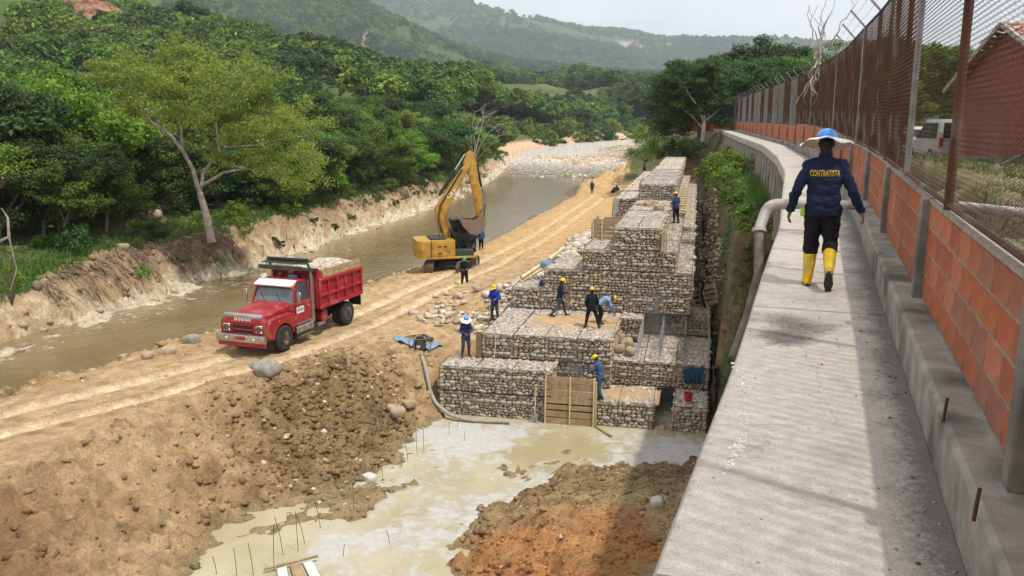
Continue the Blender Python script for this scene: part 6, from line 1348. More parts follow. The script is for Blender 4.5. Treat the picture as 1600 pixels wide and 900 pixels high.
person(tw_(-.10, -2.15, 1.22), 200, 1.66, 'stand', 'sky', 'dark', 'boot_d', 'orange', 'rider with orange helmet standing behind the truck cab', False, 'riders on the red truck')
person(tw_(.50, -2.15, 1.12), 190, 1.62, 'stand', 'dark', 'dark', 'boot_d', None, 'bareheaded rider behind the truck cab, nearer the river', False, 'riders on the red truck')
person(tw_(-.70, -1.75, .92), 200, 1.66, 'sit', 'royal', 'dark', 'boot_d', None, 'driver in blue seen through the open truck window', False)

# ------------------------------------------------------------------ excavator (local: x right, y forward, z up, origin at the slew centre on the ground)
EX = empty('excavator', (-3.62, 49.4, -6.93), R(-76), 'yellow tracked excavator with raised boom and curled bucket beside the river', 'excavator')
trk_rz = R(76-12)
def rotz(p, a): return Vector((p[0]*math.cos(a)-p[1]*math.sin(a), p[0]*math.sin(a)+p[1]*math.cos(a), p[2]))
for s_ in (-1, 1):
    r_ = .36; Lh = 1.35; path = [(Lh+r_*math.sin(R(a)), r_+r_*math.cos(R(a))) for a in range(0, 181, 18)]+[(-Lh-r_*math.sin(R(a)), r_-r_*math.cos(R(a))) for a in range(0, 181, 18)]
    core_ = MB(); core_.prism(path, 'x', s_*.99-.19, s_*.99+.19); core_.v = [tuple(rotz(p, trk_rz)) for p in core_.v]; tko = core_.build('track', M['black'], EX)
    sh_ = MB(); per_ = []
    dense = []; 
    P2 = path+[path[0]]
    for a, b_ in zip(P2, P2[1:]):
        n_ = max(1, int(math.dist(a, b_)/.15)); dense += [((a[0]+(b_[0]-a[0])*q/n_), (a[1]+(b_[1]-a[1])*q/n_)) for q in range(n_)]
    for i, (y, z) in enumerate(dense):
        y2, z2 = dense[(i+1) % len(dense)]; ang = math.atan2(z2-z, y2-y); m_ = Matrix.Rotation(ang, 3, 'X')
        c_ = Vector((s_*.99, y, z)); sh_.box(c_, (.58, .125, .035), m_); sh_.box(c_+m_ @ Vector((0, 0, -.03 if False else .03))*(1 if True else 0), (.58, .02, .035), m_)
    sh_.v = [tuple(rotz(p, trk_rz)) for p in sh_.v]; o = sh_.build('track_shoes', mk('dusty_track', (.24, .17, .11), (.12, .09, .065), 6, .8, metal=.3) if s_ < 0 else bpy.data.materials['dusty_track'], tko); o['kind'] = 'stuff'
    ro = MB()
    for y in (-1.35, 1.35): ro.cyl((s_*.99, y, .36), (1, 0, 0), .30, .44, 18)
    for y in (-.8, -.4, 0, .4, .8): ro.cyl((s_*.99, y, .17), (1, 0, 0), .11, .42, 12)
    ro.v = [tuple(rotz(p, trk_rz)) for p in ro.v]; ro.build('rollers', M['steel'], tko, smooth=True)
uc = MB().box((0, 0, .55), (1.7, 1.3, .30)).cyl((0, 0, .80), (0, 0, 1), .55, .22, 24); uc.v = [tuple(rotz(p, trk_rz)) for p in uc.v]; uc.build('undercarriage', M['black'], EX)
MB().box((0, -.35, .98), (2.42, 3.3, .14)).build('deck', M['yellow'], EX, bevel=.02)
cw = MB(); cw.prism([(-1.21, -1.45), (-1.21, -2.0), (-.9, -2.28), (.9, -2.28), (1.21, -2.0), (1.21, -1.45)], 'z', .98, 2.02); cw.build('counterweight', M['yellow'], EX, bevel=.06)
en = MB(); en.box((.66, -.72, 1.52), (1.08, 1.42, .98)).box((-.66, -.95, 1.50), (1.08, .96, .94)); en.build('engine_housing', M['yellow'], EX, bevel=.04)
MB().box((1.205, -.75, 1.50), (.02, 1.2, .80)).build('side_door', M['yellow'], EX, bevel=.008)
MB().box((1.212, -1.44, 1.5), (.02, .03, .98)).build('panel_gap', M['black'], EX)
for y, z in ((-.95, 1.66), (-.6, 1.66), (-.95, 1.25)): MB().box((1.222, y, z), (.02, .20, .07)).build('vent', M['black'], EX)
MB().box((.1, -.95, 2.06), (1.5, .9, .12)).build('engine_cover', M['primer'], EX, bevel=.03); MB().cyl((.55, -.7, 2.2), (0, 0, 1), .06, .35, 10).build('exhaust_pipe', M['steel'], EX)
hr_ = MB(); hr_.tube([(.3, -.25, 2.0), (.3, -.25, 2.55), (1.0, -.25, 2.55), (1.0, -.25, 2.0)], .018, 6); hr_.tube([(1.0, -.25, 2.55), (1.0, .35, 2.3), (1.0, .35, 1.5)], .018, 6); hr_.build('hand_rail', M['black'], EX)
MB().box((.80, .55, 1.20), (.72, 1.1, .38)).build('tool_box', M['primer'], EX, bevel=.02)
# cab on the left front
cbn = MB(); X0, X1, Ya, Yb, Za, Zb = -1.20, -.22, -.05, 1.50, 1.02, 3.02
cbn.box(((X0+X1)/2, (Ya+Yb)/2, Zb), (X1-X0+.04, Yb-Ya-.1, .08)); cbn.box(((X0+X1)/2, (Ya+Yb)/2, Za+.12), (X1-X0, Yb-Ya, .24))
for x in (X0+.03, X1-.03):
    cbn.bar((x, Yb-.02, Za), (x, Yb-.22, Zb), .07, .07); cbn.bar((x, Ya+.04, Za), (x, Ya+.04, Zb), .09, .09); cbn.bar((x, .52, Za), (x, .52, Zb), .05, .05)
    cbn.bar((x, Ya, 1.62), (x, Yb-.1, 1.62), .04, .05)
cbn.build('cab', M['black'], EX)
M['cabglass'] = flat('cab_glass', (.015, .02, .02), .08, 0, .8)
gl = MB(); gl.box(((X0+X1)/2, (Ya+Yb-.14)/2, (Za+Zb)/2+.08), (X1-X0-.05, Yb-Ya-.28, Zb-Za-.2)); gl.build('cab_window', M['cabglass'], EX)
# boom, stick, bucket
def thick_poly(mb, poly, xc, w_, mi=0): mb.prism(poly, 'x', xc-w_/2, xc+w_/2, mi)
BX = .05
bo = MB(); thick_poly(bo, [(-.30, 1.25), (-.62, 1.6), (-.98, 3.30), (-1.02, 3.75), (-.85, 4.10), (.92, 6.52), (1.10, 6.62), (1.22, 6.48), (1.16, 6.30), (-.30, 3.70), (-.34, 3.4), (-.02, 1.75), (.0, 1.35)], BX, .36); bo.build('boom', M['yellow'], EX, bevel=.03)
st = MB(); thick_poly(st, [(.72, 6.45), (.95, 7.05), (1.15, 7.18), (1.38, 7.05), (1.52, 6.4), (1.92, 3.45), (1.86, 3.18), (1.70, 3.12), (1.55, 3.3), (1.02, 5.9)], BX, .27); st.build('stick', M['yellow'], EX, bevel=.025)
def cylinder(p, q, name, x, r=.075, f=.55):
    p, q = Vector((x, *p)), Vector((x, *q)); m_ = p.lerp(q, f); o = MB().tube([p, m_], r, 12).build(name, M['black'], EX, smooth=True); MB().tube([m_, q], r*.55, 10).build('rod', M['chrome'], o, smooth=True)
cylinder((.35, 1.35), (-.42, 3.55), 'boom_cylinder', BX+.26); cylinder((.35, 1.35), (-.42, 3.55), 'boom_cylinder', BX-.26)
cylinder((-.75, 4.55), (.85, 6.98), 'stick_cylinder', BX, .085, .62)
cylinder((1.55, 6.35), (2.05, 3.95), 'bucket_cylinder', BX, .075, .55)
lk = MB(); lk.bar((BX-.16, 2.05, 3.95), (BX-.16, 1.72, 3.55), .04, .10); lk.bar((BX+.16, 2.05, 3.95), (BX+.16, 1.72, 3.55), .04, .10); lk.bar((BX-.12, 2.05, 3.95), (BX-.12, 1.95, 3.10), .05, .12); lk.bar((BX+.12, 2.05, 3.95), (BX+.12, 1.95, 3.10), .05, .12); lk.build('bucket_link', M['steel'], EX)
bk = MB(); outer = [(1.98, 3.20), (1.96, 2.75), (1.78, 2.38), (1.45, 2.18), (1.05, 2.26), (.62, 2.70), (.42, 3.12)]; inner_ = [(.50, 3.16), (.70, 2.80), (1.09, 2.36), (1.43, 2.30), (1.68, 2.47), (1.84, 2.78), (1.86, 3.14)]
for q in range(len(outer)-1): a, b_, c_, d_ = outer[q], outer[q+1], inner_[len(inner_)-2-q], inner_[len(inner_)-1-q]; bk.prism([a, b_, c_, d_], 'x', BX-.5, BX+.5)
sidep = outer+[(.55, 3.18), (1.3, 3.10), (1.75, 3.34)]
for s_ in (-1, 1): bk.prism(sidep, 'x', BX+s_*.5-.02, BX+s_*.5+.02)
bk.build('bucket', mk('worn_bucket', (.30, .22, .16), (.20, .15, .11), 5, .6, metal=.4), EX)
for q in range(5):
    t_ = MB(); x = BX-.42+q*.21; t_.add([(x-.045, .44, 3.06), (x+.045, .44, 3.06), (x+.045, .54, 3.16), (x-.045, .54, 3.16), (x-.02, .28, 3.30), (x+.02, .28, 3.30), (x+.02, .30, 3.33), (x-.02, .30, 3.33)], [(0, 1, 2, 3), (7, 6, 5, 4), (0, 4, 5, 1), (1, 5, 6, 2), (2, 6, 7, 3), (3, 7, 4, 0)]); t_.build('tooth', M['steel'], EX)
BL = Matrix(((0, 0, 1, BX+.187), (.83, -.56, 0, -.02), (.56, .83, 0, 4.65), (0, 0, 0, 1)))
letters('CAT', .36, M['white'], EX, BL, 'boom_lettering', .01); 
for q in range(3):
    MB().tube([(BX+.19, -.5+q*.04, 1.7), (BX+.22, -.9+q*.05, 3.2), (BX+.2, -.75+q*.05, 4.0), (BX+.2, .6+q*.04, 6.1)], .014, 5).build('hydraulic_hose', M['black'], EX)
# ------------------------------------------------------------------ site objects
RZ = -GA
def gbox(mb, u, v, z, du, dv, dz): p = G(u, v); mb.box((p[0], p[1], z), (du, dv, dz), Matrix.Rotation(RZ, 3, 'Z')); return mb
def board_panel(name, loc, rz, wid, hgt, nb_, battens, label, cat='formwork', gap=.02, tilt=0, th=.028, mat='wood', roll=0, gapy=None):
    t = empty(name, loc, 0, label, cat); t.rotation_euler = (tilt, roll, rz); bh = hgt/nb_
    for i in range(nb_):
        g_ = gapy[i] if gapy else gap
        MB().box((wid/2+random.uniform(-.02, .02), 0, (i+.5)*bh), (wid*random.uniform(.97, 1.0), th, bh-g_), Matrix.Rotation(random.uniform(-.008, .008), 3, 'Y')).build('board', M[mat], t, bevel=.004)
    for x in battens: MB().box((x, -.045, hgt/2), (.055, .06, hgt*1.03)).build('batten', M['bamboo'], t, bevel=.004)
    return t
board_panel('formwork_panel', G(4.22, -.22, -9.44), RZ, 1.92, 1.86, 7, [.04, .98, 1.88], 'upright wooden formwork of seven boards leaning on the left front block', gapy=[.03, .035, .09, .05, .03, .03, .02], tilt=R(-3))
board_panel('formwork_panel', G(6.12, -.18, -9.44), RZ+R(82), .9, 1.7, 6, [.05, .8], 'end-on wooden formwork side held by the denim clad worker', tilt=0)
board_panel('formwork_panel', G(4.70, 9.8, -3.68), RZ, 1.36, 1.0, 5, [.05, .48], 'boarded formwork box beside the top course, river side')
board_panel('formwork_panel', G(4.95, 12.6, -3.30), RZ, 2.1, .42, 2, [.05, 1.0, 2.0], 'long low boarded edge behind the formwork box')
board_panel('formwork_panel', G(4.66, 9.9, -3.68), RZ+R(90), 2.7, .85, 4, [.1, 1.3, 2.6], 'boarded side of the formwork box facing the river')
p = at(1084, 484, 37.2); board_panel('wooden_panel', tuple(p), R(8), 1.30, 1.02, 4, [.05, .62, 1.22], 'slanting wooden panel wedged between tall face and excavated slope', 'panel', gapy=[.05, .11, .12, .03], roll=R(-11), tilt=R(-18))
for u0, v0, z0, h_, n_, lb in ((8.12, 6.42, -3.62, 1.0, 3, 'three upright boards at the right corner of the top course'), (8.3, 20.7, -3.6, 1.1, 2, 'pair of upright boards at the corner of the long upper wall'), (3.9, 66, -5.0, 1.2, 2, 'upright boards on the rubble by the long wall')):
    t = empty('upright_boards', G(u0, v0, z0), RZ, lb, 'boards')
    for i in range(n_): MB().box((.03+i*.10, -.06+i*.10, h_/2-.2), (.05, .16, h_+random.uniform(-.1, .2)), Matrix.Rotation(random.uniform(-.03, .03), 3, 'Y')).build('board', M['wood'], t)
t = MB().box((0, 0, .52), (.22, .04, 1.05)).build('plank', M['wood_dark'], bevel=.004, loc=G(1.22, 1.38, -7.46), rot=(R(-4), 0, RZ)); tag(t, 'wide upright plank against the left end of the second tier', 'plank')
t = MB().tube([(0, 0, 0), (.06, .04, .95)], .022, 6).build('stick', M['bamboo'], loc=G(1.9, 1.30, -7.46)); tag(t, 'thin stick leaning on the second tier beside the plank', 'stick')
p0, p1 = foot(928, 665, -9.4), foot(955, 682, -9.4); t = MB().bar(p0, p1, .09, .03).build('plank', M['wood_dark']); tag(t, 'thin brown plank lying in the slurry before the low tier', 'plank')
# shovel
t = empty('shovel', G(3.86, -.28, -9.4), RZ, 'long handled shovel standing against the left front block', 'shovel'); MB().tube([(0, 0, .30), (.02, .12, 1.45)], .022, 8).build('handle', M['bamboo'], t, smooth=True)
MB().prism([(-.13, .30), (.13, .30), (.14, .08), (.07, .0), (-.07, .0), (-.14, .08)], 'y', -.01, .01).build('blade', M['steel'], t, bevel=.004)
# bucket, cloth, wheelbarrow
t = empty('red_bucket', G(9.55, .35, -8.36), 0, 'red plastic bucket on the right corner basket', 'bucket'); MB().lathe([(.12, 0), (.165, .32), (.175, .33), (.16, .33), (.115, .02)], n=18).build('pail', M['bucket_r'], t, smooth=True); MB().tube([(.165*math.cos(R(a)), .03, .33+.14*math.sin(R(a))-.05) for a in range(0, 181, 20)], .006, 5).build('handle', M['steel'], t)
n_ = 14; v = []; f = []
for i in range(n_+1):
    for j in range(8):
        x = i/n_*.85-.42; q = j/7; p = G(9.7+x*(1-q*.25), 2.12-.05*math.sin(i*1.9)*q-.06, -7.55-q*.62-.06*math.sin(i*.9)); v.append(p)
for i in range(n_):
    for j in range(7): f.append((i*8+j, (i+1)*8+j, (i+1)*8+j+1, i*8+j+1))
o = pydata('blue_tarp', v, f, M['tarp'], smooth=True); md = o.modifiers.new('t', 'SOLIDIFY'); md.thickness = .02; tag(o, 'dark blue cloth hanging over the basket face above the red bucket', 'cloth')
p = at(990, 487, 37.0); t = empty('wheelbarrow', tuple(p), R(10), 'upended wheelbarrow with red tray and pale handles against the tall face', 'wheelbarrow')
hb = MB().prism([(-.28, .25), (.28, .25), (.22, .85), (-.22, .85)], 'y', -.10, .12).build('tray', M['red_body'], t, bevel=.03)
for s_ in (-1, 1): MB().tube([(s_*.14, -.05, -.1), (s_*.30, .02, 1.35)], .022, 6).build('handle', M['bamboo'], t)
MB().box((.22, -.10, .45), (.12, .03, .75)).build('green_sack', M['lime'], t, bevel=.01); MB().lathe([(.10, -.04), (.17, -.04), (.17, .04), (.10, .04)], (0, -.04, .02), 'x', 16).build('wheel', M['tyre'], t, smooth=True)
# open wire cages waiting to be filled
def cage(name, quads, label, cell=.10): 
    me = net_mesh(quads, cell, .0038); me.materials.append(M['netwire']); tag(mesh_obj(name, me, None), label, 'wire cage', 'open wire cages on the right tiers')
def gq(u, v, z, a, b): return (G(u, v, z), (G(u+a[0], v+a[1])[0]-G(u, v)[0], G(u+a[0], v+a[1])[1]-G(u, v)[1], a[2]), (0, 0, b))
for i, (u0, u1) in enumerate(((7.5, 8.35), (8.4, 9.3), (9.35, 10.3))):
    cage('wire_cage', [gq(u0, 2.3, -7.44, (0, 4.3, 0), .95), gq(u1, 2.3, -7.44, (0, 4.3, 0), .95), gq(u0, 6.6, -7.44, (u1-u0, 0, 0), .95)] + ([gq(u0, 4.4, -7.44, (u1-u0, 0, 0), .95)] if i < 2 else []), 'open grey wire cage without stones, %s from the left on the right tier' % ordi[i])
cage('wire_cage', [gq(8.3, .0, -9.4, (.0, 2.1, 0), .95), gq(9.04, 0, -9.4, (0, 2.1, 0), .95), gq(8.3, 2.1, -9.4, (.74, 0, 0), .95), gq(8.3, 2.05, -9.4, (.74, 0, 0), .95)], 'empty dark wire cage in the gap left of the red bucket', .08)
cage('wire_cage', [gq(4.6, 1.35, -8.4, (1.0, .1, 0), 1.3), gq(4.9, 1.25, -8.4, (.5, -.6, 0), 1.0)], 'crumpled wire net standing in the recess behind the formwork', .09)
cage('wire_cage', [gq(7.6, 6.2, -7.4, (.9, 0, 0), 2.0), gq(7.55, 5.9, -7.4, (.6, .1, 0), 1.7)], 'tall wire net leaning on the tall face', .09)
for i in range(4): cage('wire_cage', [gq(6.25, 20.6, -2.7, (1.9, 0, 0), .95), gq(6.2, 20.7, -1.75, (0, 4, 0), .25)] if i == 0 else [gq(4.7+.1*i, 14+i*5, -3.6, (0, 3.5, 0), .9)], 'bluish wire net around the upper wall, %s one back' % ordi[i], .12)
# pump and its suction hose
P_ = foot(656, 536, -7.15); gp = gz(P_[0], P_[1]); t = empty('water_pump', (P_[0], P_[1], gp), R(20), 'black motor pump with grey hose at the edge of the pit', 'pump')
MB().box((0, 0, .36), (.42, .34, .34)).cyl((0, 0, .58), (0, 0, 1), .15, .12, 14).build('engine', M['black'], t, bevel=.03); MB().cyl((-.02, -.30, .32), (0, 1, 0), .18, .22, 16).build('pump_housing', M['primer'], t, smooth=True)
fr2 = MB(); 
for s_ in (-1, 1): fr2.tube([(s_*.34, -.42, .06), (s_*.34, .38, .06), (s_*.34, .38, .62), (s_*.34, -.42, .62), (s_*.34, -.42, .06)], .018, 6)
for y, z in ((-.42, .06), (.38, .06), (.38, .62), (-.42, .62)): fr2.bar((-.34, y, z), (.34, y, z), .03)
fr2.build('frame', M['steel'], t); MB().cyl((.25, .1, .50), (0, 1, 0), .07, .3, 10).build('muffler', M['steel'], t); MB().cyl((0, -.02, .66), (0, 0, 1), .05, .06, 10).build('cap', M['bucket_r'], t)
hp = [Vector((P_[0]-.02, P_[1]-.45, gp+.34)), at(658, 556, 33.0), at(660, 575, 32.5), at(665, 598, 31.9), at(676, 622, 31.2), at(692, 640, 30.6), at(712, 651, 30.2), at(742, 657, 30.0), at(775, 658.5, 29.9), at(797, 659, 29.8)]
def smooth_path(P, n=6):
    o = []
    for i in range(len(P)-1):
        a, b, c, d = P[max(i-1, 0)], P[i], P[i+1], P[min(i+2, len(P)-1)]
        for k in range(n):
            t = k/n; o.append(.5*((2*b)+(c-a)*t+(2*a-5*b+4*c-d)*t*t+(3*b-a-3*c+d)*t**3))
    return o+[P[-1]]
for q in hp[1:]: q.z = max(q.z, gz(q.x, q.y)+.06, -9.37)
pth = smooth_path(hp); rr = []; 
pth2 = []; 
for a, b in zip(pth, pth[1:]): pth2 += [a, a.lerp(b, .5)]
tag(MB().tube(pth2, [.075 if i % 2 else .085 for i in range(len(pth2))], 10).build('suction_hose', M['hose'], smooth=True), 'thick ribbed grey hose curving from the pump down to the slurry', 'hose')
def sheet(name, px, py, z, w_, d_, mat, label, cat, rz=0, seed=1, amp=.12):
    c = foot(px, py, z); v = []; f = []; n = 10
    for i in range(n+1):
        for j in range(n+1):
            x = (i/n-.5)*w_; y = (j/n-.5)*d_; x, y = x*math.cos(rz)-y*math.sin(rz)+c[0], x*math.sin(rz)+y*math.cos(rz)+c[1]
            v.append((x, y, gz(x, y)+.06+amp*(.5+mn.noise(Vector((x*4, y*4, seed))))))
    for i in range(n):
        for j in range(n): f.append((i*(n+1)+j, (i+1)*(n+1)+j, (i+1)*(n+1)+j+1, i*(n+1)+j+1))
    o = pydata(name, v, f, M[mat], smooth=True); md = o.modifiers.new('t', 'SOLIDIFY'); md.thickness = .02; tag(o, label, cat)
sheet('grey_sheet', 632, 533, -7.15, 1.0, .30, 'bluebarrel', 'crumpled blue grey sheet left of the pump', 'sheet', R(-35), 1); sheet('grey_sheet', 676, 533, -7.15, .8, .34, 'bluebarrel', 'crumpled pale blue sheet right of the pump', 'sheet', R(30), 2); sheet('grey_sheet', 668, 527, -7.15, .5, .4, 'black', 'black rag behind the pump', 'rag', 0, 3)
for i, (a, b) in enumerate([((662, 546), (697, 541)), ((622, 528), (650, 524))]):
    q0, q1 = foot(*a, -7.1), foot(*b, -7.1); tag(MB().bar((q0[0], q0[1], gz(*q0[:2])+.06), (q1[0], q1[1], gz(*q1[:2])+.06), .08, .05).build('plank', M['wood_dark']), ['dark plank on the dirt right of the pump', 'thin board on the dirt left of the pump'][i], 'plank')
# bamboo poles and barrel on the rubble slope
for i, (a, b) in enumerate([((815, 434), (862, 403)), ((813, 440), (868, 408)), ((858, 405), (880, 388))]):
    A_, B_ = at(*a, 38.4), at(*b, 40.2); tag(MB().tube([A_, B_], [.085, .075], 12).build('yellow_pole', M['bamboo'], smooth=True), ['upper of two long yellow poles on the rubble', 'lower of two long yellow poles on the rubble', 'short yellow pole above the blue drum'][i], 'pole')
p = at(857, 416, 38.6); t = empty('blue_drum', tuple(p), R(30), 'faded blue drum lying over the yellow poles', 'drum'); MB().lathe([(.05, -.38), (.24, -.38), (.26, -.2), (.25, 0), (.26, .2), (.24, .38), (.05, .38)], (0, 0, .05), 'y', 18).build('shell', M['bluebarrel'], t, smooth=True); MB().cyl((0, -.39, .05), (0, 1, 0), .2, .02, 14).build('lid', M['black'], t)
p = at(849, 450, 37.5); t = empty('bag', tuple(p), 0, 'dark blue backpack on the left end of the tall face', 'bag'); bb = Blob(); bb.ell((0, 0, .18), (.22, .14, .22)); bb.ell((0, -.1, .12), (.15, .09, .12)); bb.build('pack', M['navy2'], t, .02, 2); MB().tube([(-.08, .1, .3), (0, .14, .46), (.08, .1, .3)], .015, 6).build('strap', M['black'], t)
p = at(858, 452, 37.4); tag(MB().box((0, 0, .1), (.22, .2, .2)).build('green_box', M['helmet_g'], bevel=.03, loc=tuple(p)), 'small green container right of the backpack', 'box')
# duckboard of pale slats on the outer strip, ramp slab, sticks
t = empty('slat_ladder', G(8.55, 21.5, -3.60), RZ, 'row of pale wooden slats laid like a ladder along the right strip', 'ladder')
for i in range(13): MB().box((.12, .3+i*1.75, .05), (.62, .34, .08), Matrix.Rotation(random.uniform(-.2, .2), 3, 'Z')).build('slat', M['bamboo'], t, bevel=.01)
for x in (-.12, .36): MB().box((x, 11.2, .01), (.06, 22.5, .05)).build('rail', M['wood'], t)
t = empty('pale_ramp', G(2.9, 30, -5.6), RZ, 'pale plastered ramp slab along the river side of the wall', 'ramp'); MB().prism([(-.1, -1.0), (1.7, .15), (1.7, -.2), (-.1, -1.4)], 'y', 0, 14).build('slab', M['white'], t, bevel=.03); MB().cyl((1.3, -.02, -.35), (0, 1, 0), .28, .1, 16).build('drain_mouth', M['black'], t)
t = MB().tube([(0, 0, 0), (.05, 0, 2.1)], .03, 6).build('stake', M['wood_dark'], loc=G(4.45, 22, -5.0)); tag(t, 'thin upright stake before the wire covered wall end', 'stake')
# geotextile lining in the trench
def lining(name, u0, v0, v1, z0, z1, label, seed, amp=.12):
    n, m_ = 26, 12; v = []; f = []
    for i in range(n+1):
        for j in range(m_+1):
            vv = v0+(v1-v0)*i/n; q = j/m_; w_ = mn.noise(Vector((vv*1.3, q*2.5, seed)))*amp+mn.noise(Vector((vv*4, q*6, seed)))*amp*.35
            v.append(G(u0+q*.10+w_, vv, z0+(z1-z0)*q+.2*mn.noise(Vector((vv*.8, seed, 0)))*(1-q)))
    for i in range(n):
        for j in range(m_): f.append((i*(m_+1)+j, (i+1)*(m_+1)+j, (i+1)*(m_+1)+j+1, i*(m_+1)+j+1))
    o = pydata(name, v, f, M['geotex'], smooth=True); md = o.modifiers.new('t', 'SOLIDIFY'); md.thickness = .015; tag(o, label, 'lining')
lining('black_lining', 10.46, -.2, 6.9, -7.3, -9.55, 'black sheet lining beside the front right tiers', 1); lining('black_lining', 9.75, 8.5, 24, -5.3, -7.6, 'black sheet lining behind the outer strip', 3); lining('black_lining', 10.95, 17, 27, -3.6, -6.9, 'hanging black sheet on the excavated slope', 7, .2); lining('black_lining', 10.1, 30, 44, -5.0, -6.6, 'farther black sheet lining in the trench', 9)
lining('black_lining', 9.95, 8.2, 9.4, -4.9, -6.6, 'crumpled black sheet above the slanting wooden panel', 11, .25)
# pipe across the walkway
yp = 12.7; s_ = s_at_y(yp); a = walk(s_, W+.05, .42); b = walk(s_, .18, .40); c = walk(s_-.05, -.14, .36); d = walk(s_-.3, -.26, .02); e = at(1186, 430, 12.15); f_ = at(1168, 498, 11.85); h_ = at(1146, 560, 11.5)
t = empty('drain_pipe', tuple(b), 0, 'weathered pipe crossing the walkway and bending down over its left edge', 'pipe'); B0 = b.copy(); rel = lambda P: [p-B0 for p in P]
MB().tube(rel([a, b]), .070, 16).build('cross_pipe', M['pipe'], t, smooth=True); MB().tube(rel(smooth_path([b, c, d], 8)), .082, 16).build('elbow', M['pipe'], t, smooth=True); MB().tube(rel([d, e, f_, h_]), [.072, .076, .078, .078], 14).build('down_pipe', mk('soiled_pipe', (.20, .16, .13), (.11, .085, .07), 5, .8, .006, 18), t, smooth=True)
for p, q in ((b, .03), (d, .03)): dd_ = ((c-b) if p is b else (e-d)).normalized(); MB().tube(rel([p-dd_*q, p+dd_*q]), .105, 16).build('coupling', M['pipe'], t, smooth=True)
# rusty anchor rods on the kerb
for i, (px, py) in enumerate(((1522, 806), (1474, 655))):
    r_ = ratio(py); Y = (.31-1.75)/r_; p = at(px, py, Y); tag(MB().tube([(0, 0, -.02), (.005, 0, .055), (.012, .004, .11)], .0075, 8).build('anchor_rod', M['rust'], loc=(p.x, p.y, .31)), ['short rusty rod standing on the kerb nearest the camera', 'short rusty rod farther along the kerb'][i], 'rod')
# reinforcing rods in the pool
for i, (px, py, ln, lean) in enumerate([(428, 893, 1.3, .06), (444, 868, 1.1, -.2), (466, 862, 1.15, -.02), (478, 850, .9, -.25), (397, 900, .9, -.1), (371, 902, .8, -.05), (340, 898, .5, -.1), (553, 806, 1.05, .0), (502, 826, .8, -.15), (599, 756, .6, -.05), (638, 720, .6, -.1), (652, 712, .9, -.03), (662, 704, .8, .0), (627, 732, .5, 0), (702, 680, .5, 0), (715, 668, .3, 0), (536, 870, .35, .05), (610, 850, .4, -.1), (725, 690, .4, .05)]):
    p = foot(px, py, -9.45); tag(MB().tube([(0, 0, -.2), (lean*.4, 0, ln*.5), (lean, .02, ln)], .008, 6).build('reinforcing_rod', M['rust'], loc=p), 'thin dark rod standing in the muddy water', 'rod', 'reinforcing rods standing in the pit water')
t = empty('timber_raft', foot(462, 893, -9.42), R(22), 'broken timber platform floating at the bottom edge of the pit water', 'platform')
for i in range(3): MB().box((-.34+i*.36, -.25, .06), (.24, 1.0, .035), Matrix.Rotation(R(4*i-3), 3, 'Z')).build('board', M['cloth_w'] if i != 1 else M['wood'], t, bevel=.005)
MB().bar((-.75, .22, .11), (.62, .30, .15), .07, .05).build('crossbar', M['wood'], t, bevel=.004)
# boulders and rubble
def hit(px, py):
    """where the sight line of a photo pixel meets the modelled ground"""
    for Y in np.arange(9, 140, .12):
        p = at(px, py, float(Y))
        if p.z <= gz(p.x, p.y): return (p.x, p.y, p.z)
    return foot(px, py, -7)
def boulder(px, py, z, d, label, name='boulder', mat='boulder', seed=None, flat_=.7, ysq=1.0):
    c = hit(px, py) if (z > -5.5 and z < -3.5) or (z < -6.5 and px < 660) or z == -8.2 else foot(px, py, z); n = NB(); V = stone_verts((0, 0, 0), (d, d*ysq, d*flat_), .42, rough=0, ico=_ico(3)); sd = px*7+py
    V = np.array([v*(1+.22*mn.fractal(Vector(v)*1.3/d+Vector((sd, 0, 0)), .9, 2, 4)) for v in V]); n.add(V, ICO3F)
    me = n.mesh(name, M[mat]); o = bpy.data.objects.new(name, me); COL.objects.link(o); o.location = (c[0], c[1], max(gz(c[0], c[1]), z if z > -3.5 or (px > 900 and py < 600) else -20)+d*flat_*.28); o.rotation_euler = (0, 0, sd % 6); tag(o, label, 'rock')
ICO3F = _ico(3)[1]
M['greyrock'] = mk('grey_rock', (.34, .31, .26), (.20, .18, .15), 2.5, .9, .03, 9)
M['whiterock'] = mk('white_block', (.58, .55, .50), (.42, .39, .34), 3, .9, .01, 9)
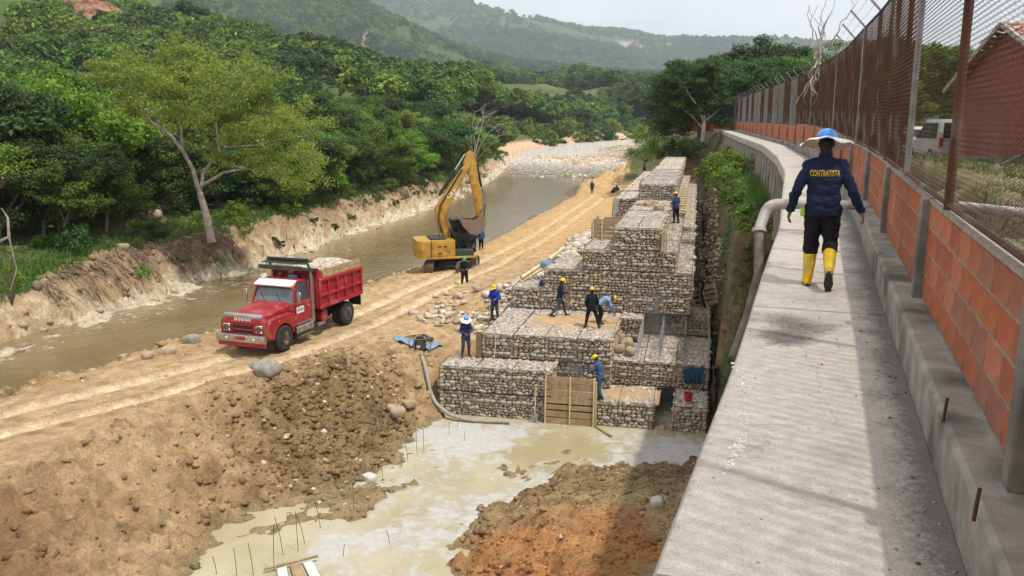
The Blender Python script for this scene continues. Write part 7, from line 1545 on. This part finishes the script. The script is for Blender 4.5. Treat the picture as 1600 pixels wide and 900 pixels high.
for a in [(418, 585, -7.3, .85, 'big grey boulder at the rim of the pit below the truck', 'boulder', 'greyrock'), (400, 576, -7.2, .4, 'small dark boulder beside the big grey one', 'boulder', 'greyrock'), (578, 752, -8.9, .42, 'white block lying at the foot of the dark slope', 'pale_block', 'whiterock'), (1027, 788, -8.2, .34, 'rounded pale stone on the near mound', 'boulder', 'whiterock'),
          (622, 652, -8.6, .55, 'broken slab in the slope left of the hose, upper', 'boulder', 'boulder'), (612, 642, -8.4, .4, 'broken rock in the slope left of the hose, small', 'boulder', 'boulder'), (640, 640, -8.2, .5, 'rock at the spur behind the hose', 'boulder', 'boulder'), (805, 480, -6.4, .5, 'rounded pale stone at the foot of the left tall face', 'boulder', 'boulder'),
          (300, 535, -7.9, .6, 'dark driftwood coloured rock at the river edge left of the truck', 'boulder', 'greyrock'), (265, 553, -7.8, .45, 'pale rock at the near river edge', 'boulder', 'boulder'), (230, 560, -7.8, .4, 'small rock at the near river edge', 'boulder', 'boulder'), (192, 392, -5.0, .7, 'round pale boulder at the lawn edge', 'boulder', 'boulder'), (240, 342, -4.4, 1.2, 'big pale boulder by the forest, lower of three', 'boulder', 'boulder'), (250, 333, -4.2, 1.1, 'big pale boulder by the forest, middle', 'boulder', 'boulder'), (262, 324, -4.0, 1.0, 'big pale boulder by the forest, topmost', 'boulder', 'boulder'),
          (1030, 328, -2.7, .55, 'pale brown boulder on the upper basket behind the top course', 'boulder', 'boulder'), (1012, 322, -2.7, .45, 'smaller pale boulder left on the upper basket', 'boulder', 'boulder'), (1022, 320, -2.7, .5, 'pale boulder before the wire covered wall', 'boulder', 'boulder'), (1000, 322, -2.7, .35, 'little pale stone on the upper basket', 'boulder', 'boulder'),
          (967, 548, -7.4, .5, 'large loose stone among the cages, front', 'boulder', 'boulder'), (978, 540, -7.4, .55, 'large loose stone among the cages, right', 'boulder', 'boulder'), (968, 530, -7.4, .5, 'large loose stone among the cages, rear', 'boulder', 'boulder'), (985, 552, -7.4, .45, 'large loose stone among the cages, right front', 'boulder', 'boulder'),
          (1030, 668, -9.4, .5, 'wet pale stone in the gap of the low front tier', 'boulder', 'boulder'), (1010, 664, -9.4, .35, 'smaller wet stone in the gap of the low front tier', 'boulder', 'boulder'), (700, 250, -6.0, .1, '', 'x', 'boulder')]:
    if a[4]: boulder(*a)
def rubble(name, n, sampler, smin, smax, mat, seed, zoff=.25, ico=ICO1, rough=.16, smooth=False, box=.35, ang_=True, pw=4.0):
    g = np.random.default_rng(seed); b = NB(); k = 0; tries = 0
    while k < n and tries < n*6:
        tries += 1; q = sampler(g)
        if q is None: continue
        x, y = q[:2]; z = q[2] if len(q) > 2 else gz(x, y); s = smin+(smax-smin)*g.random()**pw
        if ang_:
            V = ico[0]*(1+g.normal(0, .10, (len(ico[0]), 1)))
            for _ in range(5):
                n_ = g.normal(size=3); n_ /= np.linalg.norm(n_); V = V-np.maximum(0, V@n_-g.uniform(.35, .75))[:, None]*n_
            V = V*np.array([s*g.uniform(.9, 1.6), s, s*g.uniform(.55, .9)])/2*1.15
        else: V = stone_verts((0, 0, 0), (s*g.uniform(.9, 1.5), s, s*g.uniform(.5, .8)), box, rough=rough, ico=ico)
        a = g.uniform(0, 6.28); ca, sa = math.cos(a), math.sin(a)
        V = np.stack([V[:, 0]*ca-V[:, 1]*sa, V[:, 0]*sa+V[:, 1]*ca, V[:, 2]], 1); b.add(V+np.array([x, y, z+s*zoff*.6]), ico[1]); k += 1
    me = b.mesh(name, M['ground'] if mat in ('clod', 'clod_o', 'clod_l', 'bankrock') else M[mat], smooth)
    if mat in ('clod', 'clod_o', 'clod_l', 'bankrock'):
        cen = np.concatenate([np.repeat(q.mean(0)[None], len(q), 0) for q in b.V]); ii = np.clip(np.searchsorted(GX, cen[:, 0]), 0, nx_-1); jj = np.clip(np.searchsorted(GY, cen[:, 1]), 0, ny_-1)
        rnd = np.concatenate([np.full(len(q), g.uniform(.82, 1.16)) for q in b.V]); cc = col[ii, jj]*rnd[:, None]; ca_ = me.color_attributes.new('tint', 'FLOAT_COLOR', 'POINT'); ca_.data.foreach_set('color', np.concatenate([cc, np.ones((len(cc), 1))], 1).astype(np.float32).ravel())
    tag(mesh_obj(name, me, None), kind='stuff')
M['clod'] = mk('earth_clod', (.41, .29, .175), (.28, .19, .11), 3, .97, .03, 14, island=[(1, 1, 1), (.82, .8, .78), (1.15, 1.12, 1.08), (.9, .87, .83)])
M['stone_s'] = mk('site_stone', (.52, .44, .34), (.38, .31, .23), 3, .9, .01, 14, island=[(1, 1, 1), (.75, .74, .72), (1.2, 1.2, 1.2), (.9, .8, .7)])
M['clod_l'] = mk('dry_clod', (.45, .32, .19), (.36, .24, .14), 3, .97, .02, 14); M['bankrock'] = mk('bank_rock', (.54, .42, .28), (.34, .24, .15), 2, .95, .03, 9, island=[(1, 1, 1), (.8, .74, .66), (1.15, 1.15, 1.12), (.65, .58, .5)])
M['clod_o'] = mk('orange_clod', (.44, .22, .10), (.30, .14, .07), 3, .97, .02, 14, island=[(1, 1, 1), (.75, .72, .7), (1.2, 1.15, 1.1)])
def s_pit(g):
    x = g.uniform(-15, -3.0); y = g.uniform(13, 34); i = int(np.clip(np.searchsorted(GX, x), 0, nx_-1)); j = int(np.clip(np.searchsorted(GY, y), 0, ny_-1))
    if not pitside[i, j] or HZ[i, j] < -9.4: return None
    dd = math.exp(-(((x+6.1)/2.4)**2+((y-27.2)/4.0)**2)); return (x, y) if g.random() < .07+dd*1.2 else None
def s_mound(g):
    x = g.uniform(-2, 7); y = g.uniform(14, 26); z = gz(x, y); return (x, y) if z > -9.42 and g.random() < .35+(y-14)/16 else None
def s_road(g):
    y = g.uniform(16, 60); xn = float(np.interp(y, [p[1] for p in NR], [p[0] for p in NR])); x = xn+.4+abs(g.normal(0, 1.3)); return (x, y)
def s_road2(g):
    y = g.uniform(18, 75); xn = float(np.interp(y, [p[1] for p in NR], [p[0] for p in NR])); x = xn+g.uniform(.5, 12)
    u, v_ = (x-GO[0])*GU[0]+(y-GO[1])*GU[1], (x-GO[0])*GV[0]+(y-GO[1])*GV[1]; return (x, y) if u < 1 and gz(x, y) > -7.6 else None
def s_face(g):
    y = 26+g.random()**1.5*110; x = frx_(y)-g.uniform(-.3, 3.2); return (x, y)
def s_bar(g):
    y = g.uniform(150, 380); a_, b_ = frx_(y), float(np.interp(y, [p[1] for p in NR], [p[0] for p in NR])); x = a_+(b_-a_)*g.beta(2.2, 1.5)
    return (x, y) if gz(x, y) > zwat(y)-.25 else None
def s_bar2(g): y = g.uniform(110, 200); a_ = frx_(y); return (a_+g.uniform(-2, 3), y)
def s_left_rub(g): # rubble slope left of the tall gabion
    v_ = g.uniform(5.8, 26); u = 1.3+max(0, (v_-9))*.16+g.normal(0, .55); p = G(u, v_); return (p[0], p[1], gz(*p)+max(0, min(1.1, (u-.2)*.4)))
def s_left2(g):
    c = [(690, 490), (725, 500), (755, 495), (705, 480), (770, 515), (745, 508), (680, 497), (780, 530)][g.integers(8)]; p = foot(c[0]+g.normal(0, 16), c[1]+g.normal(0, 6), -7.0); return p[:2]
def s_trench(g): v_ = 7+g.random()*42; u = g.uniform(9.75, 10.9); p = G(u, v_); return (p[0], p[1], gz(*p)+.1)
def s_trench2(g): v_ = -1+g.random()*70; u = g.uniform(10.2, 12.2); p = G(u, v_); return p
def s_sand(g): p = G(3+g.random()*5, 24+g.random()*60); return p
rubble('earth_clods', 11000, s_pit, .025, .34, 'clod', 61, -.2, pw=6); rubble('pit_stones', 330, s_pit, .04, .28, 'stone_s', 62, .05)
rubble('mound_clods', 8000, s_mound, .02, .22, 'clod', 63, 0, pw=5); rubble('mound_orange_clods', 1500, lambda g: (g.uniform(-1.5, 5), g.uniform(13, 19)), .02, .10, 'clod_o', 64, 0); rubble('mound_stones', 300, s_mound, .03, .18, 'stone_s', 65, .1)
rubble('river_edge_rubble', 1500, s_road, .05, .55, 'clod', 66, 0); rubble('track_stones', 1300, s_road2, .02, .15, 'stone_s', 67, .1); rubble('track_clods', 1600, s_road2, .03, .13, 'clod_l', 68, 0)
rubble('bank_rocks', 2600, s_face, .05, .6, 'bankrock', 69, -.3, pw=5); rubble('bar_boulders', 6000, s_bar, .2, 1.0, 'stone_s', 70, 0, pw=3); rubble('far_shore_stones', 600, s_bar2, .12, .7, 'stone_s', 71)
rubble('rubble_slope', 1300, s_left_rub, .12, .52, 'gravel', 72, .35, pw=2); rubble('loose_stone_pile', 260, s_left2, .12, .48, 'stone_s', 73, .3, pw=2); rubble('trench_stones', 900, s_trench, .10, .42, 'stone', 74, pw=2); rubble('slope_clods', 2600, s_trench2, .05, .4, 'clod', 75, 0)
def s_walk(g):
    L_ = [(1150, 566), (1160, 590), (1164, 615), (1166, 645), (1160, 680), (1150, 705), (1132, 740)]; k = g.integers(len(L_)-1); t_ = g.random(); px = L_[k][0]+(L_[k+1][0]-L_[k][0])*t_+g.normal(0, 5); py = L_[k][1]+(L_[k+1][1]-L_[k][1])*t_; q = foot(px, py, .01); return (q[0], q[1], .004)
def s_walk2(g): s_ = s_at_y(3+g.random()**1.5*35); q = walk(s_, g.choice([g.uniform(0, 1.15), W-abs(g.normal(0, .12))])); return (q.x, q.y, q.z)
M['crumb'] = mk('concrete_crumb', (.78, .76, .73), (.6, .58, .56), 8, .9, island=[(1, 1, 1), (.6, .6, .6), (1.15, 1.15, 1.15)]); M['grit'] = mk('grit', (.30, .26, .22), (.12, .10, .08), 8, .9, island=[(1, 1, 1), (.5, .45, .4), (1.5, 1.5, 1.5)])
rubble('concrete_crumbs', 1100, s_walk, .004, .022, 'crumb', 76, .2); rubble('walkway_grit', 900, s_walk2, .005, .022, 'grit', 77, .2)
def s_soil(g): p = G(g.normal(4.6, .9), g.normal(3.9, .8)); return (p[0], p[1], -6.42)
M['soil'] = mk('spilled_soil', (.46, .31, .17), (.34, .22, .12), 3, .97, .02, 12)
def soil_patch(name, u, v_, ru, rv, z, h_, label):
    n = 26; v = []; f = []
    for i in range(n+1):
        for j in range(n+1):
            x, y = (i/n*2-1), (j/n*2-1); q = max(0, 1-(x*x+y*y)*(1+.5*mn.noise(Vector((x*2, y*2, u))))); v.append(G(u+x*ru, v_+y*rv, z-.06+h_*min(1, q*2.2)+.05*mn.noise(Vector((x*6, y*6, 3)))))
    for i in range(n):
        for j in range(n): f.append((i*(n+1)+j, (i+1)*(n+1)+j, (i+1)*(n+1)+j+1, i*(n+1)+j+1))
    tag(pydata(name, v, f, M['soil'], smooth=True), kind='stuff')
soil_patch('spilled_soil', 4.7, 4.4, 1.9, 1.3, -6.46, .11, ''); soil_patch('spilled_soil', 7.2, 1.1, 1.3, .9, -8.47, .09, '')
# house, cars and clutter in the yard behind the fence
Hf, Hn = Vector((17.8, 34, 0)), Vector((15.9, 24, 0)); dg_ = (Hf-Hn).normalized(); dp_ = Vector((dg_.y, -dg_.x, 0)); Lg = (Hf-Hn).length
HM = Matrix((dp_, dg_, Vector((0, 0, 1)))).transposed().to_4x4(); HM.translation = Vector((Hn.x, Hn.y, -.1))
t = empty('brick_house', tuple(HM.translation), 0, 'reddish brick house with tiled gable roof behind the fence', 'house'); t.rotation_euler = HM.to_euler(); M['cover'] = mk('verge_mortar', (.45, .42, .38), (.3, .28, .25), 6, .9)
MB().prism([(0, 0), (Lg, 0), (Lg, 3.3), (Lg/2, 5.15), (0, 3.3)], 'x', 0, 9).v
wl_ = MB(); wl_.add([(x, y, z) for x in (0, 9) for y, z in ((0, 0), (Lg, 0), (Lg, 3.25), (Lg/2, 5.05), (0, 3.25))], [(0, 1, 2, 3, 4), (9, 8, 7, 6, 5), (0, 4, 9, 5), (1, 6, 7, 2), (0, 5, 6, 1)]); wl_.build('wall', M['house'], t)
bk_ = MB()
for r_ in range(24):
    z = .1+r_*.2; y = .2+(r_ % 2)*.2
    while y < Lg-.2:
        if z < 3.25+1.8*(1-abs(y-Lg/2)/(Lg/2))-.15: bk_.box((-.008, y, z), (.03, .385, .185))
        y += .4
o = bk_.build('wall_bricks', M['house'], t); o['kind'] = 'stuff'
for s_ in (0, 1):
    y0, y1 = (-.35, Lg/2) if s_ == 0 else (Lg+.35, Lg/2); rf = MB(); nrow = 16
    for q in range(nrow):
        ya, yb = y0+(y1-y0)*q/nrow, y0+(y1-y0)*(q+1)/nrow; za, zb_ = 3.15+2.03*q/nrow+.05, 3.15+2.03*(q+1)/nrow+.02
        for c_ in range(31): x = -.35+c_*.31; rf.add([(x, ya, za), (x+.16, ya, za+.06), (x+.31, ya, za), (x, yb, zb_), (x+.16, yb, zb_+.06), (x+.31, yb, zb_)], [(0, 1, 4, 3), (1, 2, 5, 4)])
    o = rf.build('roof_tiles', M['roof'], t, fix=False); o['kind'] = 'stuff'; MB().bar((-.36, y0, 3.16), (-.36, y1, 5.20), .08, .16).build('verge', M['cover'], t)

def car(x, y, rz, body, label, h=1.75, L_=4.2):
    t = empty('parked_car', (x, y, .12), rz, label, 'car'); w2 = .86     # y = forward; rear at -L/2
    bd = MB(); bd.prism([(-L_/2, .35), (-L_/2-.03, .75), (-L_/2+.02, .98), (L_/2-.9, 1.0), (L_/2-.05, .85), (L_/2, .5), (L_/2-.05, .32)], 'x', -w2, w2); b0_ = bd.build('body', M[body], t, bevel=.07)
    gh = MB(); gh.add([(s*w2*.97, yy, .98) for s, yy in ((-1, -L_/2+.03), (1, -L_/2+.03), (1, L_/2-1.0), (-1, L_/2-1.0))]+[(s*w2*.82, yy, h) for s, yy in ((-1, -L_/2+.28), (1, -L_/2+.28), (1, L_/2-1.9), (-1, L_/2-1.9))], [(3, 2, 1, 0), (4, 5, 6, 7), (0, 1, 5, 4), (1, 2, 6, 5), (2, 3, 7, 6), (3, 0, 4, 7)]); gh.build('cabin', M[body], t, bevel=.06)
    MB().add([(-.66, -L_/2+.055, 1.08), (.66, -L_/2+.055, 1.08), (.60, -L_/2+.20, h-.14), (-.60, -L_/2+.20, h-.14)], [(0, 1, 2, 3)]).build('rear_window', M['cabglass'], t, fix=False)
    for s in (-1, 1):
        MB().add([(s*(w2*.965), -L_/2+.35, 1.06), (s*(w2*.965), L_/2-1.15, 1.06), (s*(w2*.86), L_/2-1.85, h-.14), (s*(w2*.86), -L_/2+.5, h-.14)], [(0, 1, 2, 3)]).build('side_window', M['cabglass'], t, fix=False)
        MB().box((s*.74, -L_/2-.0, .92), (.16, .10, .38)).build('tail_light', M['carred'], t, bevel=.02)
        for yy in (-L_/2+.8, L_/2-.8):
            wo = MB().cyl((s*(w2-.08), yy, .32), (1, 0, 0), .32, .2, 20).build('tyre', M['tyre'], t, smooth=True); MB().cyl((s*(w2+.01), yy, .32), (1, 0, 0), .19, .04, 14).build('rim', M['chrome_d'], wo, smooth=True)
    MB().box((0, -L_/2-.05, .48), (1.66, .14, .22)).build('bumper', M[body], t, bevel=.04); MB().box((0, -L_/2-.04, .78), (.50, .03, .14)).build('number_plate', M['white'], t)
p = at(1507, 262, 34.5); car(p.x, p.y+2.0, R(-8), 'carwhite', 'silver van like car parked behind the fence, rear to the camera', 1.85, 4.0)
p = at(1452, 245, 40); car(p.x, p.y+2.0, R(-14), 'white', 'pale car parked farther left behind the fence', 1.55, 4.2)
mb = MB(); g = random.Random(8)
for i in range(9): mb.box((g.uniform(-.8, .8), g.uniform(-.5, .5), .15+g.random()*.5), (g.uniform(.4, 1.2), .12, .10), Euler((g.uniform(-.5, .5), g.uniform(-.5, .5), g.uniform(0, 3))).to_matrix())
p = at(1570, 285, 24); tag(mb.build('scrap_timber', M['primer'], loc=(p.x-.1, p.y, .1), bevel=.01), 'heap of dark scrap boards by the house wall', 'scrap heap')
a, b = at(1500, 322, 9.3), at(1640, 338, 8.0); tag(MB().tube([a, b], .055, 10).build('yard_pipe', M['pipe'], smooth=True), 'pale pipe running low behind the fence', 'pipe')
for i in range(2): q = a.lerp(b, .1+.8*i); MB().bar((q.x, q.y, -.1), (q.x, q.y, q.z), .06).build('pipe_support', M['wood_dark']).parent = None
for o in list(bpy.data.objects):
    if o.name.startswith('pipe_support'): tag(o, 'short post holding the pale pipe behind the fence, %s' % ('nearer the house' if o.name.endswith('1') else 'nearer the cars'), 'post')
# ------------------------------------------------------------------ haze
hz = MB().box((0, 2450, 290), (9000, 5300, 610)).build('haze', None, fix=True)
m = bpy.data.materials.new('haze_air'); m.use_nodes = True; nt = m.node_tree; nt.nodes.remove(nt.nodes['Principled BSDF'])
pv = nt.nodes.new('ShaderNodeVolumePrincipled'); pv.inputs['Color'].default_value = (.82, .91, 1, 1); pv.inputs['Density'].default_value = .00017; pv.inputs['Anisotropy'].default_value = .2
nt.links.new(pv.outputs[0], nt.nodes['Material Output'].inputs['Volume']); hz.data.materials.append(m); hz['kind'] = 'stuff'
sc.cycles.volume_bounces = 0
